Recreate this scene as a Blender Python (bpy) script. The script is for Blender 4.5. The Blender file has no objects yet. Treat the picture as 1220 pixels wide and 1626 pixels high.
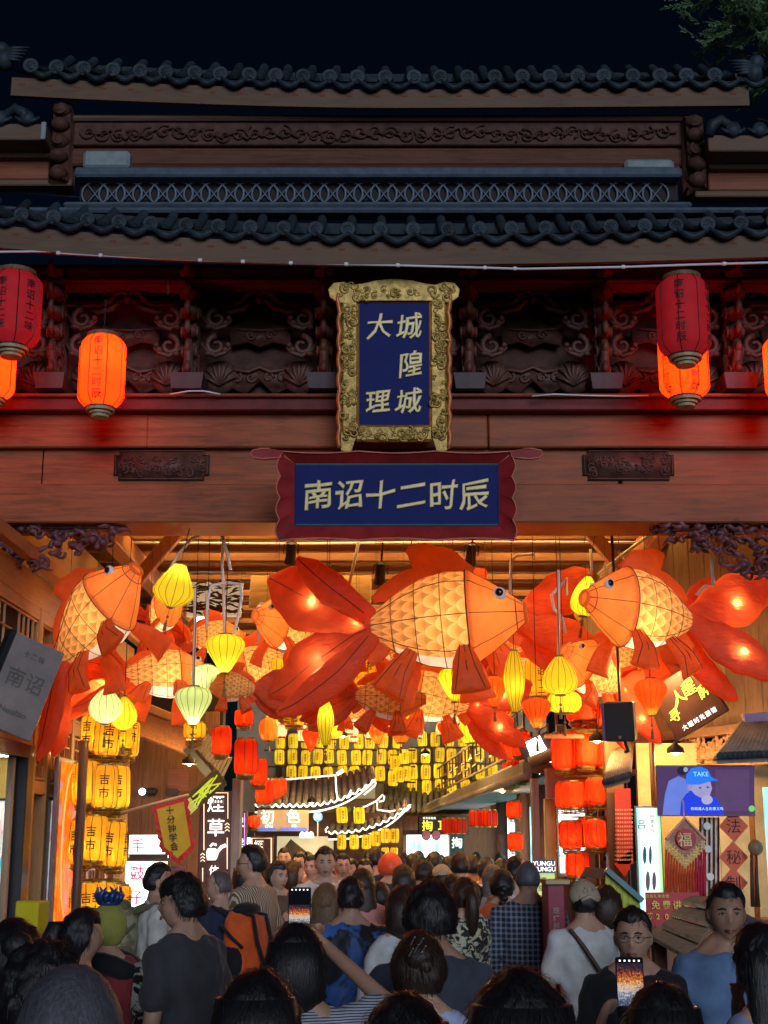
import bpy, math, random
from math import sin, cos, pi, radians, sqrt, atan2
from mathutils import Vector, Matrix, noise
import numpy as np
random.seed(7)
SC = bpy.context.scene
COL = SC.collection
# ------------------------------------------------------------------ camera
PITCH = radians(13.3); FPX = 2190.0; CAMZ = 1.9
cam = bpy.data.cameras.new('camera'); cam.sensor_fit = 'VERTICAL'; cam.sensor_height = 36.0
cam.lens = FPX / 1626 * 36; cam.clip_end = 500; cam.clip_start = 0.05
camo = bpy.data.objects.new('camera', cam); COL.objects.link(camo)
camo.location = (0, 0, CAMZ); camo.rotation_euler = (pi / 2 + PITCH, 0, 0)
SC.camera = camo
# ------------------------------------------------------------------ night sky and the cool light behind the viewer
STREET_EL, STREET_AZ = radians(12), radians(10)
wd = bpy.data.worlds.new('World'); SC.world = wd; wd.use_nodes = True
wn = wd.node_tree.nodes; wl = wd.node_tree.links
bgn = wn['Background']; sky = wn.new('ShaderNodeTexSky'); sky.sky_type = 'NISHITA'; sky.sun_disc = False
sky.sun_elevation = radians(4); sky.sun_rotation = pi - STREET_AZ
sky.air_density = 1.0; sky.dust_density = 0.2; sky.ozone_density = 5.0
wl.new(sky.outputs[0], bgn.inputs[0]); bgn.inputs[1].default_value = 0.0032
moon = bpy.data.lights.new('street_light_fill', 'SUN'); moon.energy = 1.65; moon.angle = radians(26); moon.color = (0.74, 0.83, 1.0)  # soft sun standing in for the unseen street lighting behind the viewer
street_suno = bpy.data.objects.new('street_light_fill', moon); COL.objects.link(street_suno)
street_suno.rotation_euler = (pi / 2 - STREET_EL, 0, STREET_AZ)
SC.view_settings.view_transform = 'Standard'; SC.view_settings.look = 'None'
SC.view_settings.exposure = 0.0; SC.view_settings.gamma = 1.0; SC.view_settings.use_curve_mapping = False
cy = SC.cycles
cy.use_denoising = True
try: cy.denoiser = 'OPENIMAGEDENOISE'
except Exception: pass
cy.max_bounces = 6; cy.diffuse_bounces = 3; cy.glossy_bounces = 2; cy.transmission_bounces = 3; cy.transparent_max_bounces = 12
cy.sample_clamp_indirect = 6.0; cy.caustics_reflective = False; cy.caustics_refractive = False
cy.use_light_tree = True

CP, SP = cos(PITCH), sin(PITCH)
def P(x, y, Y):
    """photo pixel at depth Y -> world point"""
    dx = (x - 610) / FPX; dy = (813 - y) / FPX
    t = Y / (CP - dy * SP)
    return Vector((dx * t, Y, CAMZ + (SP + dy * CP) * t))
def M(px, Y, y=813):
    """photo pixels -> metres at depth Y"""
    return px / FPX * Y / (CP - (813 - y) / FPX * SP)
def DZ(y, z):
    """depth at which a level plane of height z meets photo row y"""
    dy = (813 - y) / FPX
    return (z - CAMZ) * (CP - dy * SP) / (SP + dy * CP)
# ------------------------------------------------------------------ mesh building
class MB:
    def __init__(s): s.v = []; s.f = []; s.m = []; s.uv = None
    def add(s, vs, fs, mi=0, mx=None):
        o = len(s.v)
        if mx is not None: vs = [mx @ Vector(v) for v in vs]
        s.v += [tuple(v) for v in vs]
        s.f += [tuple(i + o for i in f) for f in fs]; s.m += [mi] * len(fs)
        return s
    def box(s, c, d, mi=0, mx=None, bev=0.0):
        x, y, z = d[0] / 2, d[1] / 2, d[2] / 2
        b = min(bev, x * .9, y * .9, z * .9)
        T = Matrix.Translation(c)
        if mx is not None: T = T @ mx.to_4x4()
        if b <= 0:
            vs = [(i * x, j * y, k * z) for i in (-1, 1) for j in (-1, 1) for k in (-1, 1)]
            fs = [(0, 1, 3, 2), (4, 6, 7, 5), (0, 4, 5, 1), (2, 3, 7, 6), (0, 2, 6, 4), (1, 5, 7, 3)]
            return s.add(vs, fs, mi, T)
        vs = []; ix = {}
        for i in (-1, 1):
            for j in (-1, 1):
                for k in (-1, 1):
                    for a in range(3):
                        p = [i * x, j * y, k * z]
                        for q in range(3):
                            if q != a: p[q] -= (i, j, k)[q] * b
                        ix[(i, j, k, a)] = len(vs); vs.append(p)
        fs = []
        def quad(a, sg):
            u, w = [q for q in range(3) if q != a]
            out = []
            for su, sw in ((-1, -1), (1, -1), (1, 1), (-1, 1)):
                t = [0, 0, 0]; t[a] = sg; t[u] = su; t[w] = sw
                out.append(ix[(t[0], t[1], t[2], a)])
            return out
        for a in range(3):
            for sg in (-1, 1): fs.append(quad(a, sg))
        for a in range(3):
            u, w = [q for q in range(3) if q != a]
            for su in (-1, 1):
                for sw in (-1, 1):
                    r = []
                    for sa, ax in ((-1, u), (1, u), (1, w), (-1, w)):
                        t = [0, 0, 0]; t[a] = sa; t[u] = su; t[w] = sw
                        r.append(ix[(t[0], t[1], t[2], ax)])
                    fs.append(r)
        for i in (-1, 1):
            for j in (-1, 1):
                for k in (-1, 1): fs.append([ix[(i, j, k, a)] for a in range(3)])
        return s.add(vs, fs, mi, T)
    def beam(s, a, b, w, h, mi=0, bev=0.0, up=(0, 0, 1)):
        a = Vector(a); b = Vector(b); d = b - a; L = d.length
        if L < 1e-6: return s
        x = d / L; u = Vector(up); y = u.cross(x)
        if y.length < 1e-4: y = Vector((0, 1, 0)).cross(x)
        y.normalize(); z = x.cross(y)
        R = Matrix((x, y, z)).transposed()
        return s.box((a + b) / 2, (L, w, h), mi, R, bev)
    def tube(s, pts, r, n=6, mi=0, closed=False, cap=True, flat=1.0):
        pts = [Vector(p) for p in pts]; k = len(pts)
        if k < 2: return s
        rs = r if hasattr(r, '__len__') else [r] * k
        vs = []; prev = None
        for i, p in enumerate(pts):
            a = pts[(i - 1) % k] if (i > 0 or closed) else p
            b = pts[(i + 1) % k] if (i < k - 1 or closed) else p
            t = (b - a)
            t = t.normalized() if t.length > 1e-9 else Vector((0, 0, 1))
            if prev is None:
                u = Vector((0, 0, 1)) if abs(t.z) < .9 else Vector((1, 0, 0))
                u = (u - t * u.dot(t)).normalized()
            else:
                u = prev - t * prev.dot(t)
                u = u.normalized() if u.length > 1e-6 else t.orthogonal().normalized()
            prev = u; w = t.cross(u)
            for j in range(n):
                an = 2 * pi * j / n
                vs.append(p + u * (cos(an) * rs[i]) + w * (sin(an) * rs[i] * flat))
        fs = []
        for i in range(k if closed else k - 1):
            for j in range(n):
                i2 = (i + 1) % k; j2 = (j + 1) % n
                fs.append((i * n + j, i * n + j2, i2 * n + j2, i2 * n + j))
        if cap and not closed:
            fs.append(tuple(range(n - 1, -1, -1))); fs.append(tuple((k - 1) * n + j for j in range(n)))
        return s.add(vs, fs, mi)
    def lathe(s, prof, n=16, mi=0, mx=None, cap=True, ph=0.0, sx=1.0, sy=1.0, a0=0.0, a1=2 * pi):
        vs = []; fs = []; full = abs(a1 - a0 - 2 * pi) < 1e-6; m = n if full else n + 1
        for r, z in prof:
            for j in range(m):
                a = a0 + (a1 - a0) * j / n + ph
                vs.append((r * cos(a) * sx, r * sin(a) * sy, z))
        k = len(prof)
        for i in range(k - 1):
            for j in range(n):
                j2 = (j + 1) % m
                fs.append((i * m + j, i * m + j2, (i + 1) * m + j2, (i + 1) * m + j))
        if cap and full:
            fs.append(tuple(range(m - 1, -1, -1))); fs.append(tuple((k - 1) * m + j for j in range(m)))
        return s.add(vs, fs, mi, mx)
    def prism(s, poly, y0, y1, mi=0, mx=None):
        """outline in (x, z), thickness from y0 to y1"""
        n = len(poly)
        vs = [(p[0], y0, p[1]) for p in poly] + [(p[0], y1, p[1]) for p in poly]
        fs = [tuple(range(n)), tuple(range(2 * n - 1, n - 1, -1))]
        fs += [(i, i + n, (i + 1) % n + n, (i + 1) % n) for i in range(n)]
        return s.add(vs, fs, mi, mx)
    def ball(s, c, r, n=10, k=7, mi=0, mx=None):
        rr = r if hasattr(r, '__len__') else (r, r, r)
        T = Matrix.Translation(c) @ (mx.to_4x4() if mx is not None else Matrix()) @ Matrix.Diagonal((rr[0], rr[1], rr[2], 1))
        pr = [(sin(pi * (i + .02) / (k + .04)), -cos(pi * (i + .02) / (k + .04))) for i in range(k + 1)]
        return s.lathe(pr, n, mi, T)
    def grid(s, fn, nu, nv, mi=0, wrap=False):
        vs = [fn(i / nu, j / nv) for i in range(nu + 1) for j in range(nv + (0 if wrap else 1))]
        m = nv if wrap else nv + 1
        fs = [(i * m + j, i * m + (j + 1) % m, (i + 1) * m + (j + 1) % m, (i + 1) * m + j) for i in range(nu) for j in range(nv)]
        return s.add(vs, fs, mi)
    def mesh(s, name, mats, smooth=False):
        me = bpy.data.meshes.new(name); me.from_pydata(s.v, [], s.f)
        for m in (mats if isinstance(mats, (list, tuple)) else [mats]): me.materials.append(m)
        if any(s.m): me.polygons.foreach_set('material_index', s.m)
        if smooth: me.polygons.foreach_set('use_smooth', [True] * len(me.polygons))
        me.update(); return me
    def build(s, name, mats, parent=None, smooth=False, loc=None, fix=False):
        me = s.mesh(name, mats, smooth)
        if fix: fixnorm(me)
        if smooth == 'auto':
            me.polygons.foreach_set('use_smooth', [True] * len(me.polygons)); me.set_sharp_from_angle(angle=radians(40))
        return link(name, me, parent, loc)
def fixnorm(me):
    import bmesh
    b = bmesh.new(); b.from_mesh(me); bmesh.ops.recalc_face_normals(b, faces=b.faces); b.to_mesh(me); b.free()
def link(name, me, parent=None, loc=None):
    o = bpy.data.objects.new(name, me); COL.objects.link(o)
    if parent is not None: o.parent = parent
    if loc is not None: o.location = loc
    return o
def thing(name, label, cat, loc=(0, 0, 0), rot=(0, 0, 0), group=None, scale=1.0):
    o = bpy.data.objects.new(name, None); COL.objects.link(o); o.empty_display_size = .1
    o.location = loc; o.rotation_euler = rot; o.scale = (scale,) * 3
    return tag(o, label, cat, group)
def tag(o, label=None, cat=None, group=None, kind=None):
    if label: o['label'] = label
    if cat: o['category'] = cat
    if group: o['group'] = group
    if kind: o['kind'] = kind
    return o
KIDS = {}
def copy_tree(o, label=None, parent=None):
    c = o.copy(); COL.objects.link(c)
    if parent is not None: c.parent = parent
    if label: c['label'] = label
    for ch in o.children: copy_tree(ch, None, c)
    return c
ORD = ['first', 'second', 'third', 'fourth', 'fifth', 'sixth', 'seventh', 'eighth', 'ninth', 'tenth', 'eleventh', 'twelfth',
       'thirteenth', 'fourteenth', 'fifteenth', 'sixteenth', 'seventeenth', 'eighteenth', 'nineteenth', 'twentieth']
# ------------------------------------------------------------------ materials
def S(h):
    """sRGB hex -> linear"""
    h = h.lstrip('#')
    return tuple(((c / 12.92) if c <= .04045 else ((c + .055) / 1.055) ** 2.4) for c in (int(h[i:i + 2], 16) / 255 for i in (0, 2, 4))) + (1,)
MATS = {}
class NT:
    def __init__(s, name):
        s.mat = bpy.data.materials.new(name); s.mat.use_nodes = True
        s.t = s.mat.node_tree; s.n = s.t.nodes; s.p = s.n['Principled BSDF']; s.out = s.n['Material Output']
    def node(s, typ, **k):
        n = s.n.new(typ)
        for a, b in k.items(): setattr(n, a, b)
        return n
    def ln(s, a, b): s.t.links.new(a, b)
    def math(s, op, a, b=0.0, c=None):
        n = s.node('ShaderNodeMath', operation=op)
        for i, x in enumerate((a, b, c)):
            if x is None: continue
            if isinstance(x, (int, float)): n.inputs[i].default_value = x
            else: s.ln(x, n.inputs[i])
        return n.outputs[0]
    def coord(s, kind='Object', scale=(1, 1, 1), rot=(0, 0, 0), loc=(0, 0, 0)):
        tc = s.node('ShaderNodeTexCoord'); mp = s.node('ShaderNodeMapping')
        s.ln(tc.outputs[kind], mp.inputs[0]); mp.inputs['Scale'].default_value = scale
        mp.inputs['Rotation'].default_value = rot; mp.inputs['Location'].default_value = loc
        return mp.outputs[0]
    def noise(s, vec, scale=5, detail=4, rough=.6, dist=0.0):
        n = s.node('ShaderNodeTexNoise'); s.ln(vec, n.inputs['Vector'])
        n.inputs['Scale'].default_value = scale; n.inputs['Detail'].default_value = detail
        n.inputs['Roughness'].default_value = rough; n.inputs['Distortion'].default_value = dist
        return n.outputs['Fac']
    def ramp(s, fac, stops, interp='LINEAR'):
        r = s.node('ShaderNodeValToRGB'); s.ln(fac, r.inputs[0]); r.color_ramp.interpolation = interp
        e = r.color_ramp.elements
        while len(e) < len(stops): e.new(.5)
        for i, (p, c) in enumerate(stops):
            e[i].position = p; e[i].color = c if len(c) == 4 else tuple(c) + (1,)
        return r.outputs[0]
    def mix(s, fac, a, b, typ='MIX'):
        m = s.node('ShaderNodeMix', data_type='RGBA', blend_type=typ)
        for i, x in ((0, fac), (6, a), (7, b)):
            if isinstance(x, (int, float)): m.inputs[i].default_value = x
            elif isinstance(x, (tuple, list)): m.inputs[i].default_value = x
            else: s.ln(x, m.inputs[i])
        return m.outputs[2]
    def bump(s, h, strength=.3, dist=.01):
        b = s.node('ShaderNodeBump'); b.inputs['Strength'].default_value = strength; b.inputs['Distance'].default_value = dist
        s.ln(h, b.inputs['Height']); s.ln(b.outputs[0], s.p.inputs['Normal']); return b.outputs[0]
    def set(s, **k):
        for a, b in k.items():
            i = s.p.inputs[a.replace('_', ' ')]
            if hasattr(b, 'is_output') or hasattr(b, 'links'): s.ln(b, i)
            else: i.default_value = b
        return s.mat
def sc(c, k): return (min(1, c[0] * k), min(1, c[1] * k), min(1, c[2] * k), 1)
def paint(name, hexc, rough=.6, var=.35, scale=6, bump=.15, bscale=60, metal=0.0, spec=.4, coord='Object', bd=.004, rand=0.0):
    if name in MATS: return MATS[name]
    c = S(hexc) if isinstance(hexc, str) else hexc
    t = NT(name); v = t.coord(coord)
    f = t.noise(v, scale, 5, .65)
    col = t.ramp(f, [(.3, sc(c, 1 - var)), (.7, sc(c, 1 + var * .7))])
    if rand:
        oi = t.node('ShaderNodeObjectInfo'); col = t.mix(t.math('MULTIPLY', oi.outputs['Random'], rand), col, sc(c, .25))
    t.set(Base_Color=col, Roughness=rough, Metallic=metal, Specular_IOR_Level=spec)
    if bump: t.bump(t.noise(v, bscale, 3, .6), bump, bd)
    MATS[name] = t.mat; return t.mat
def wood(name, hexc, axis='x', rough=.5, var=.45, scale=1.0, bump=.25, spec=.35):
    if name in MATS: return MATS[name]
    c = S(hexc) if isinstance(hexc, str) else hexc
    t = NT(name); st = {'x': (1.2, 14, 14), 'y': (14, 1.2, 14), 'z': (14, 14, 1.2)}[axis]
    v = t.coord('Object', tuple(q * scale for q in st)); v2 = t.coord('Object')
    g = t.noise(v, 2.2, 6, .7, .6); big = t.noise(v2, 1.1, 3, .6)
    f = t.math('ADD', t.math('MULTIPLY', g, .7), t.math('MULTIPLY', big, .3))
    col = t.ramp(f, [(.32, sc(c, 1 - var)), (.5, c), (.68, sc(c, 1 + var * .8))])
    r = t.math('ADD', t.math('MULTIPLY', g, .3), rough - .15)
    t.set(Base_Color=col, Roughness=r, Specular_IOR_Level=spec); t.bump(g, bump, .004)
    MATS[name] = t.mat; return t.mat
def glow(name, hexc, strength=1.0, base=None, var=.12, scale=8, transl=0.0, transp=0.0, coord='Object', rand=0.0):
    rand = rand or (.32 if transl > 0 else 0.0)
    """cloth or plastic that gives off light: emission + a diffuse / translucent sheet"""
    if name in MATS: return MATS[name]
    c = S(hexc) if isinstance(hexc, str) else hexc
    t = NT(name); v = t.coord(coord); f = t.noise(v, scale, 3, .6)
    col = t.ramp(f, [(.3, sc(c, 1 - var)), (.7, sc(c, 1 + var))])
    b = S(base) if isinstance(base, str) else (base or sc(c, .8))
    st = strength
    if rand:
        oi = t.node('ShaderNodeObjectInfo'); st = t.math('MULTIPLY', t.math('ADD', t.math('MULTIPLY', oi.outputs['Random'], rand * 2), 1 - rand), strength)
    t.set(Base_Color=b, Roughness=.7, Specular_IOR_Level=.2, Emission_Color=col, Emission_Strength=st)
    sh = t.p.outputs[0]
    if transl > 0:
        tr = t.node('ShaderNodeBsdfTranslucent'); tr.inputs[0].default_value = b
        mx = t.node('ShaderNodeMixShader'); mx.inputs[0].default_value = transl
        t.ln(sh, mx.inputs[1]); t.ln(tr.outputs[0], mx.inputs[2]); 
        ad = t.node('ShaderNodeAddShader'); em = t.node('ShaderNodeEmission'); t.ln(col, em.inputs[0]); (t.ln(t.math('MULTIPLY', st, transl), em.inputs[1]) if rand else setattr(em.inputs[1], 'default_value', strength * transl))
        t.ln(mx.outputs[0], ad.inputs[0]); t.ln(em.outputs[0], ad.inputs[1]); sh = ad.outputs[0]
    if transp > 0:
        tp = t.node('ShaderNodeBsdfTransparent'); tp.inputs[0].default_value = b
        mx = t.node('ShaderNodeMixShader'); mx.inputs[0].default_value = transp
        t.ln(sh, mx.inputs[1]); t.ln(tp.outputs[0], mx.inputs[2]); sh = mx.outputs[0]
    t.ln(sh, t.out.inputs[0])
    MATS[name] = t.mat; return t.mat
def lamp(name, loc, watts, color, radius=.02, parent=None):
    l = bpy.data.lights.new(name, 'POINT'); l.energy = watts; l.color = color; l.shadow_soft_size = radius
    o = bpy.data.objects.new(name, l); COL.objects.link(o); o.location = loc
    if parent is not None: o.parent = parent
    return o
# ------------------------------------------------------------------ lettering (the built-in font)
_fc = bpy.data.curves.new('lettering_curve', 'FONT'); _fo = bpy.data.objects.new('lettering_curve', _fc)
GL = {}
def glyph(ch, off=0.0, ext=0.0, shear=0.0, bev=0.0, key=None):
    k = (ch, off, ext, shear, bev)
    if k in GL: return GL[k]
    _fc.body = ch; _fc.size = 1; _fc.resolution_u = 2; _fc.offset = off; _fc.extrude = ext; _fc.shear = shear
    _fc.bevel_depth = bev; _fc.bevel_resolution = 0
    me = bpy.data.meshes.new_from_object(_fo)
    vs = [tuple(v.co) for v in me.vertices]; fs = [tuple(p.vertices) for p in me.polygons]
    bpy.data.meshes.remove(me)
    w = max([v[0] for v in vs], default=1)
    GL[k] = (vs, fs, w); return GL[k]
def text(mb, s, x, z, size, step=None, vert=False, y=0.0, off=.012, ext=0.0, shear=0.0, mx=None, mi=0, bev=0.0, xf=None, sqx=1.0):
    """glyphs centred on (x, z) in the xz plane at depth y, facing -y; xf bends a point"""
    cjk = any(ord(c) > 0x2000 for c in s)
    if cjk or vert:
        step = step or size * 1.05; n = len(s)
        for i, ch in enumerate(s):
            if ch == ' ': continue
            vs, fs, w = glyph(ch, off, ext / size if size else 0, shear, bev / size if size else 0)
            k = (i - (n - 1) / 2) * step
            ox, oz = (0, -k) if vert else (k, 0)
            c = .5 if ord(ch) > 0x2000 else w / 2
            q = [(x + ox + (v[0] - c) * size * sqx, y - v[2] * size, z + oz + (v[1] - .38) * size) for v in vs]
            if xf: q = [xf(p) for p in q]
            mb.add(q, fs, mi, mx)
    else:
        vs, fs, w = glyph(s, off, ext / size, shear, bev / size)
        q = [(x + (v[0] - w / 2) * size, y - v[2] * size, z + (v[1] - .35) * size) for v in vs]
        if xf: q = [xf(p) for p in q]
        mb.add(q, fs, mi, mx)
    return mb
def spiral(cx, cz, r, turns=1.3, a0=0.0, hand=1, y=0.0, n=14, r1=.15):
    return [(cx + cos(a0 + hand * 2 * pi * turns * i / n) * r * (1 - (1 - r1) * i / n), y,
             cz + sin(a0 + hand * 2 * pi * turns * i / n) * r * (1 - (1 - r1) * i / n)) for i in range(n + 1)]
# ================================================================== ground
m_ground = NT('paving'); _v = m_ground.coord('Object'); _b = m_ground.node('ShaderNodeTexBrick'); m_ground.ln(_v, _b.inputs[0])
_b.inputs['Scale'].default_value = 1.0; _b.inputs['Brick Width'].default_value = .9; _b.inputs['Row Height'].default_value = .45
_b.inputs['Mortar Size'].default_value = .012; _b.inputs['Color1'].default_value = (.12, .115, .11, 1); _b.inputs['Color2'].default_value = (.17, .16, .15, 1); _b.inputs['Mortar'].default_value = (.04, .04, .04, 1)
m_ground.set(Base_Color=_b.outputs[0], Roughness=.45); m_ground.bump(_b.outputs['Fac'], .4, -.01)
tag(MB().add([(-60, -20, 0), (60, -20, 0), (60, 120, 0), (-60, 120, 0)], [(0, 1, 2, 3)]).build('pavement', m_ground.mat), kind='structure')
# ================================================================== gatehouse
W_carve = paint('carved_red_lacquer', (.105, .046, .032, 1), .55, .6, 9, .4, 40, spec=.35)
W_beam = wood('beam_lacquer', (.22, .065, .028, 1), 'x', .5, .5, spec=.15)
W_beam2 = wood('upper_beam', (.22, .075, .04, 1), 'x', .6, .5, spec=.15)
W_fascia = wood('fascia_timber', (.13, .075, .045, 1), 'x', .7, .4)
W_upper = wood('upper_plank', (.11, .048, .03, 1), 'x', .65, .5, spec=.1)
W_frz = paint('brown_frieze', (.085, .036, .026, 1), .65, .5, 9, .4, 40, spec=.2)
W_red = paint('dark_red_paint', (.13, .02, .018, 1), .55, .4, 5, .2, spec=.2)
M_tile = paint('roof_tile_glaze', (.030, .048, .064, 1), .6, .6, 14, .5, 30, rand=.7, spec=.3)
M_roofbed = paint('roof_bed', (.03, .045, .058, 1), .8, .4, 6, .5, 25)
M_stone = paint('pale_stone', (.22, .26, .27, 1), .8, .25, 8, .3, 40)
M_lat = paint('lattice_clay', (.13, .18, .24, 1), .8, .3, 12, .3, 50)
M_cap = paint('ridge_clay', (.07, .10, .135, 1), .85, .35, 10, .3, 40)
M_foot = paint('grey_foot_block', (.065, .042, .045, 1), .6, .3, 8, .2)
M_dark = paint('near_black_board', (.02, .014, .014, 1), .8, .3, 4, .1)  # one even near-black colour for backing and eave boards
gate = thing('gatehouse', 'wooden gatehouse with tiled double eaves and carved brackets over the street', 'gate')
GY = 12.0
def sag_lo(x): return (.13 if x < 0 else .06) * (min(abs(x), 5.0) / 3.0) ** 2
def sag_hi(x): return (.10 if x < 0 else .02) * (abs(x) / 3.0) ** 1.6
def tiled_roof(name, y_eave, z_eave, y_top, z_top, x0, x1, pitch, sag, r, fascia_h, shift=0.0):
    roof = MB()
    n = 40
    roof.grid(lambda u, v: (x0 + (x1 - x0) * u, y_eave + (y_top - y_eave) * v, z_eave - r * .55 + (z_top - z_eave) * v + sag(x0 + (x1 - x0) * u) - .10 * sin(pi * v)), n, 6)
    ro = roof.build(name, M_roofbed, gate, True); rd = r; r = r * .8
    # one cap-tile course, shared by all
    L = sqrt((y_top - y_eave) ** 2 + (z_top - z_eave) ** 2)
    c = MB()
    def cur(v): return Vector((0, (y_top - y_eave) * v, (z_top - z_eave) * v - .10 * sin(pi * v)))
    for k in range(6):
        a, b = cur(k / 6), cur((k + 1) / 6 + .012)
        d = (b - a).normalized(); u = Vector((0, -d.z, d.y))
        vs = []; nn = 8
        for q, rr in ((a, r), (b, r * .9)):
            for j in range(nn + 1):
                t = pi * j / nn
                vs.append(q + Vector((1, 0, 0)) * (cos(t) * rr) + u * (sin(t) * rr))
        c.add(vs, [(j, j + 1, nn + 2 + j, nn + 1 + j) for j in range(nn)])
    cme = c.mesh('roof_tile', M_tile, True); r = rd
    d = MB(); T = Matrix.Rotation(pi / 2, 4, 'X')
    d.lathe([(r * 1.04, -.05), (r * 1.1, 0), (r * 1.1, .018), (r * .92, .024), (r * .80, .016), (r * .78, .016), (r * .3, .018), (r * .18, .03), (.001, .034)], 18, 0, T)
    for j in range(8):
        d.ball((cos(j * pi / 4) * r * .56, -.018, sin(j * pi / 4) * r * .56), r * .13, 6, 4)
    dme = d.mesh('eave_disc', M_tile, True)
    e = MB(); g = pitch - 1.7 * r; nn = 8
    top = [(-pitch / 2 + pitch * j / nn, -.02 + -r * .75 * sin(pi * j / nn)) for j in range(nn + 1)]
    bot = [(p[0] * .97, p[1] - .028 - .03 * sin(pi * j / nn)) for j, p in enumerate(top)]
    e.prism(top + bot[::-1], -.015, .03)
    # concave pan tile behind the lip
    vs = []
    for v in (0, .5, 1):
        q = cur(v)
        for p in top: vs.append((p[0], q.y, q.z + p[1] + .0))
    e.add(vs, [(a * 9 + j, a * 9 + j + 1, a * 9 + 10 + j, a * 9 + 9 + j) for a in range(2) for j in range(nn)])
    eme = e.mesh('drip_tile', M_tile, True)
    k = 0; x = x0 + pitch / 2 + shift
    while x < x1:
        z = z_eave + sag(x); j = random.uniform(-.012, .012)
        o = link('roof_tile', cme, ro, (x, y_eave, z)); o.rotation_euler = (0, j * 2, j)
        o = link('eave_disc', dme, ro, (x + j, y_eave, z + r * .1)); o.rotation_euler = (random.uniform(-.12, .05), random.uniform(0, 6), random.uniform(-.08, .08))
        link('drip_tile', eme, ro, (x + pitch / 2, y_eave - .012 + j, z + j))
        x += pitch
    f = MB()
    f.grid(lambda u, v: (x0 + (x1 - x0) * u, y_eave + .05, z_eave - r * .9 - .03 - fascia_h * v + sag(x0 + (x1 - x0) * u)), n, 1)
    f.grid(lambda u, v: (x0 + (x1 - x0) * u, y_eave + .05 + .05 * v, z_eave - r * .9 - .03 - fascia_h + sag(x0 + (x1 - x0) * u)), n, 1)
    f.grid(lambda u, v: (x0 + (x1 - x0) * u, y_eave + .10, z_eave - r * .9 - .03 - fascia_h * (1 - v) + sag(x0 + (x1 - x0) * u)), n, 1)
    f.build('fascia', W_fascia, ro)
    # boarded underside
    u_ = MB().grid(lambda u, v: (x0 + (x1 - x0) * u, y_eave + .10 + (y_top - y_eave) * v, z_eave - r * .9 - .06 + (z_top - z_eave) * v * .8 + sag(x0 + (x1 - x0) * u)), n, 1)
    u_.build('soffit', W_beam2, ro)
    rf = MB(); x = x0 + .1
    a, b = (y_eave + .06, z_eave - r * .9 - .13), (y_top, z_eave - r * .9 - .13 + (z_top - z_eave) * .8)
    rme = MB().beam((0, 0, 0), (0, b[0] - a[0], b[1] - a[1]), .07, .09, 0, .01).mesh('rafter_end', W_beam2)
    while x < x1:
        link('rafter_end', rme, ro, (x, a[0], a[1] + sag(x))); x += pitch * 1.0
    return ro
p_lo = P(610, 366, 10.8); p_hi = P(610, 124, 11.8)
tiled_roof('lower_roof', 10.8, p_lo.z, 11.92, p_lo.z + .62, -6.0, 6.0, M(52, 10.8, 360), sag_lo, M(11.5, 10.8, 360), M(38, 10.8, 390), .02)
tiled_roof('upper_roof', 11.8, p_hi.z, 13.3, p_hi.z + .98, -3.55, 3.47, M(43.5, 11.8, 120), sag_hi, M(11.5, 11.8, 120), M(32, 11.8, 160), .05)
# ridge courses and the pierced lattice on top of the lower roof
ry = 11.92
def zrow(y, Y): return P(610, y, Y).z
def course(name, ytop, ybot, Y, x0, x1, mat, dep=.12, bev=.01, parent=gate):
    a, b = P(x0, ytop, Y), P(x1, ybot, Y)
    return MB().box(((a.x + b.x) / 2, Y + dep / 2, (a.z + b.z) / 2), (b.x - a.x, dep, a.z - b.z), 0, None, bev).build(name, mat, parent)
lat = MB(); a = P(128, 281, ry); b = P(1078, 318, ry)
lat = course('lattice_ridge', 279, 319, ry + .14, 128, 1078, M_dark, .06)
course('ridge_cap', 264, 279.5, ry - .03, 118, 1084, M_cap, .2, .02, lat)
course('ridge_base', 319, 327, ry - .02, 100, 1100, M_cap, .2, .02, lat)
course('ridge_base', 327.5, 336, ry - .06, -60, 1290, M_cap, .2, .02, lat)
hh = (a.z - b.z) * .5; zc = (a.z + b.z) / 2; per = M(27.2, ry, 300)
ring = MB(); ring.tube([(cos(t * pi / 12) * hh * 1.03, 0, sin(t * pi / 12) * hh * 1.03) for t in range(24)], .0105, 5, 0, True)
ring.tube([(-per / 2, .004, -hh * .9), (0, .004, 0), (per / 2, .004, hh * .9)], .007, 4); ring.tube([(-per / 2, .006, hh * .9), (0, .006, 0), (per / 2, .006, -hh * .9)], .007, 4)
rme = ring.mesh('lattice_ring', M_lat, True); x = a.x + hh
while x < b.x - hh * .8:
    link('lattice_ring', rme, lat, (x, ry + .11, zc)); x += per
# pale stone blocks that end the ridge
for x0, x1, y0, y1 in ((132, 205, 237, 272), (992, 1072, 251, 275)):
    course('ridge_stone', y0, y1 - 6, ry + .02, x0, x1, M_stone, .3, .03)
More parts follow.
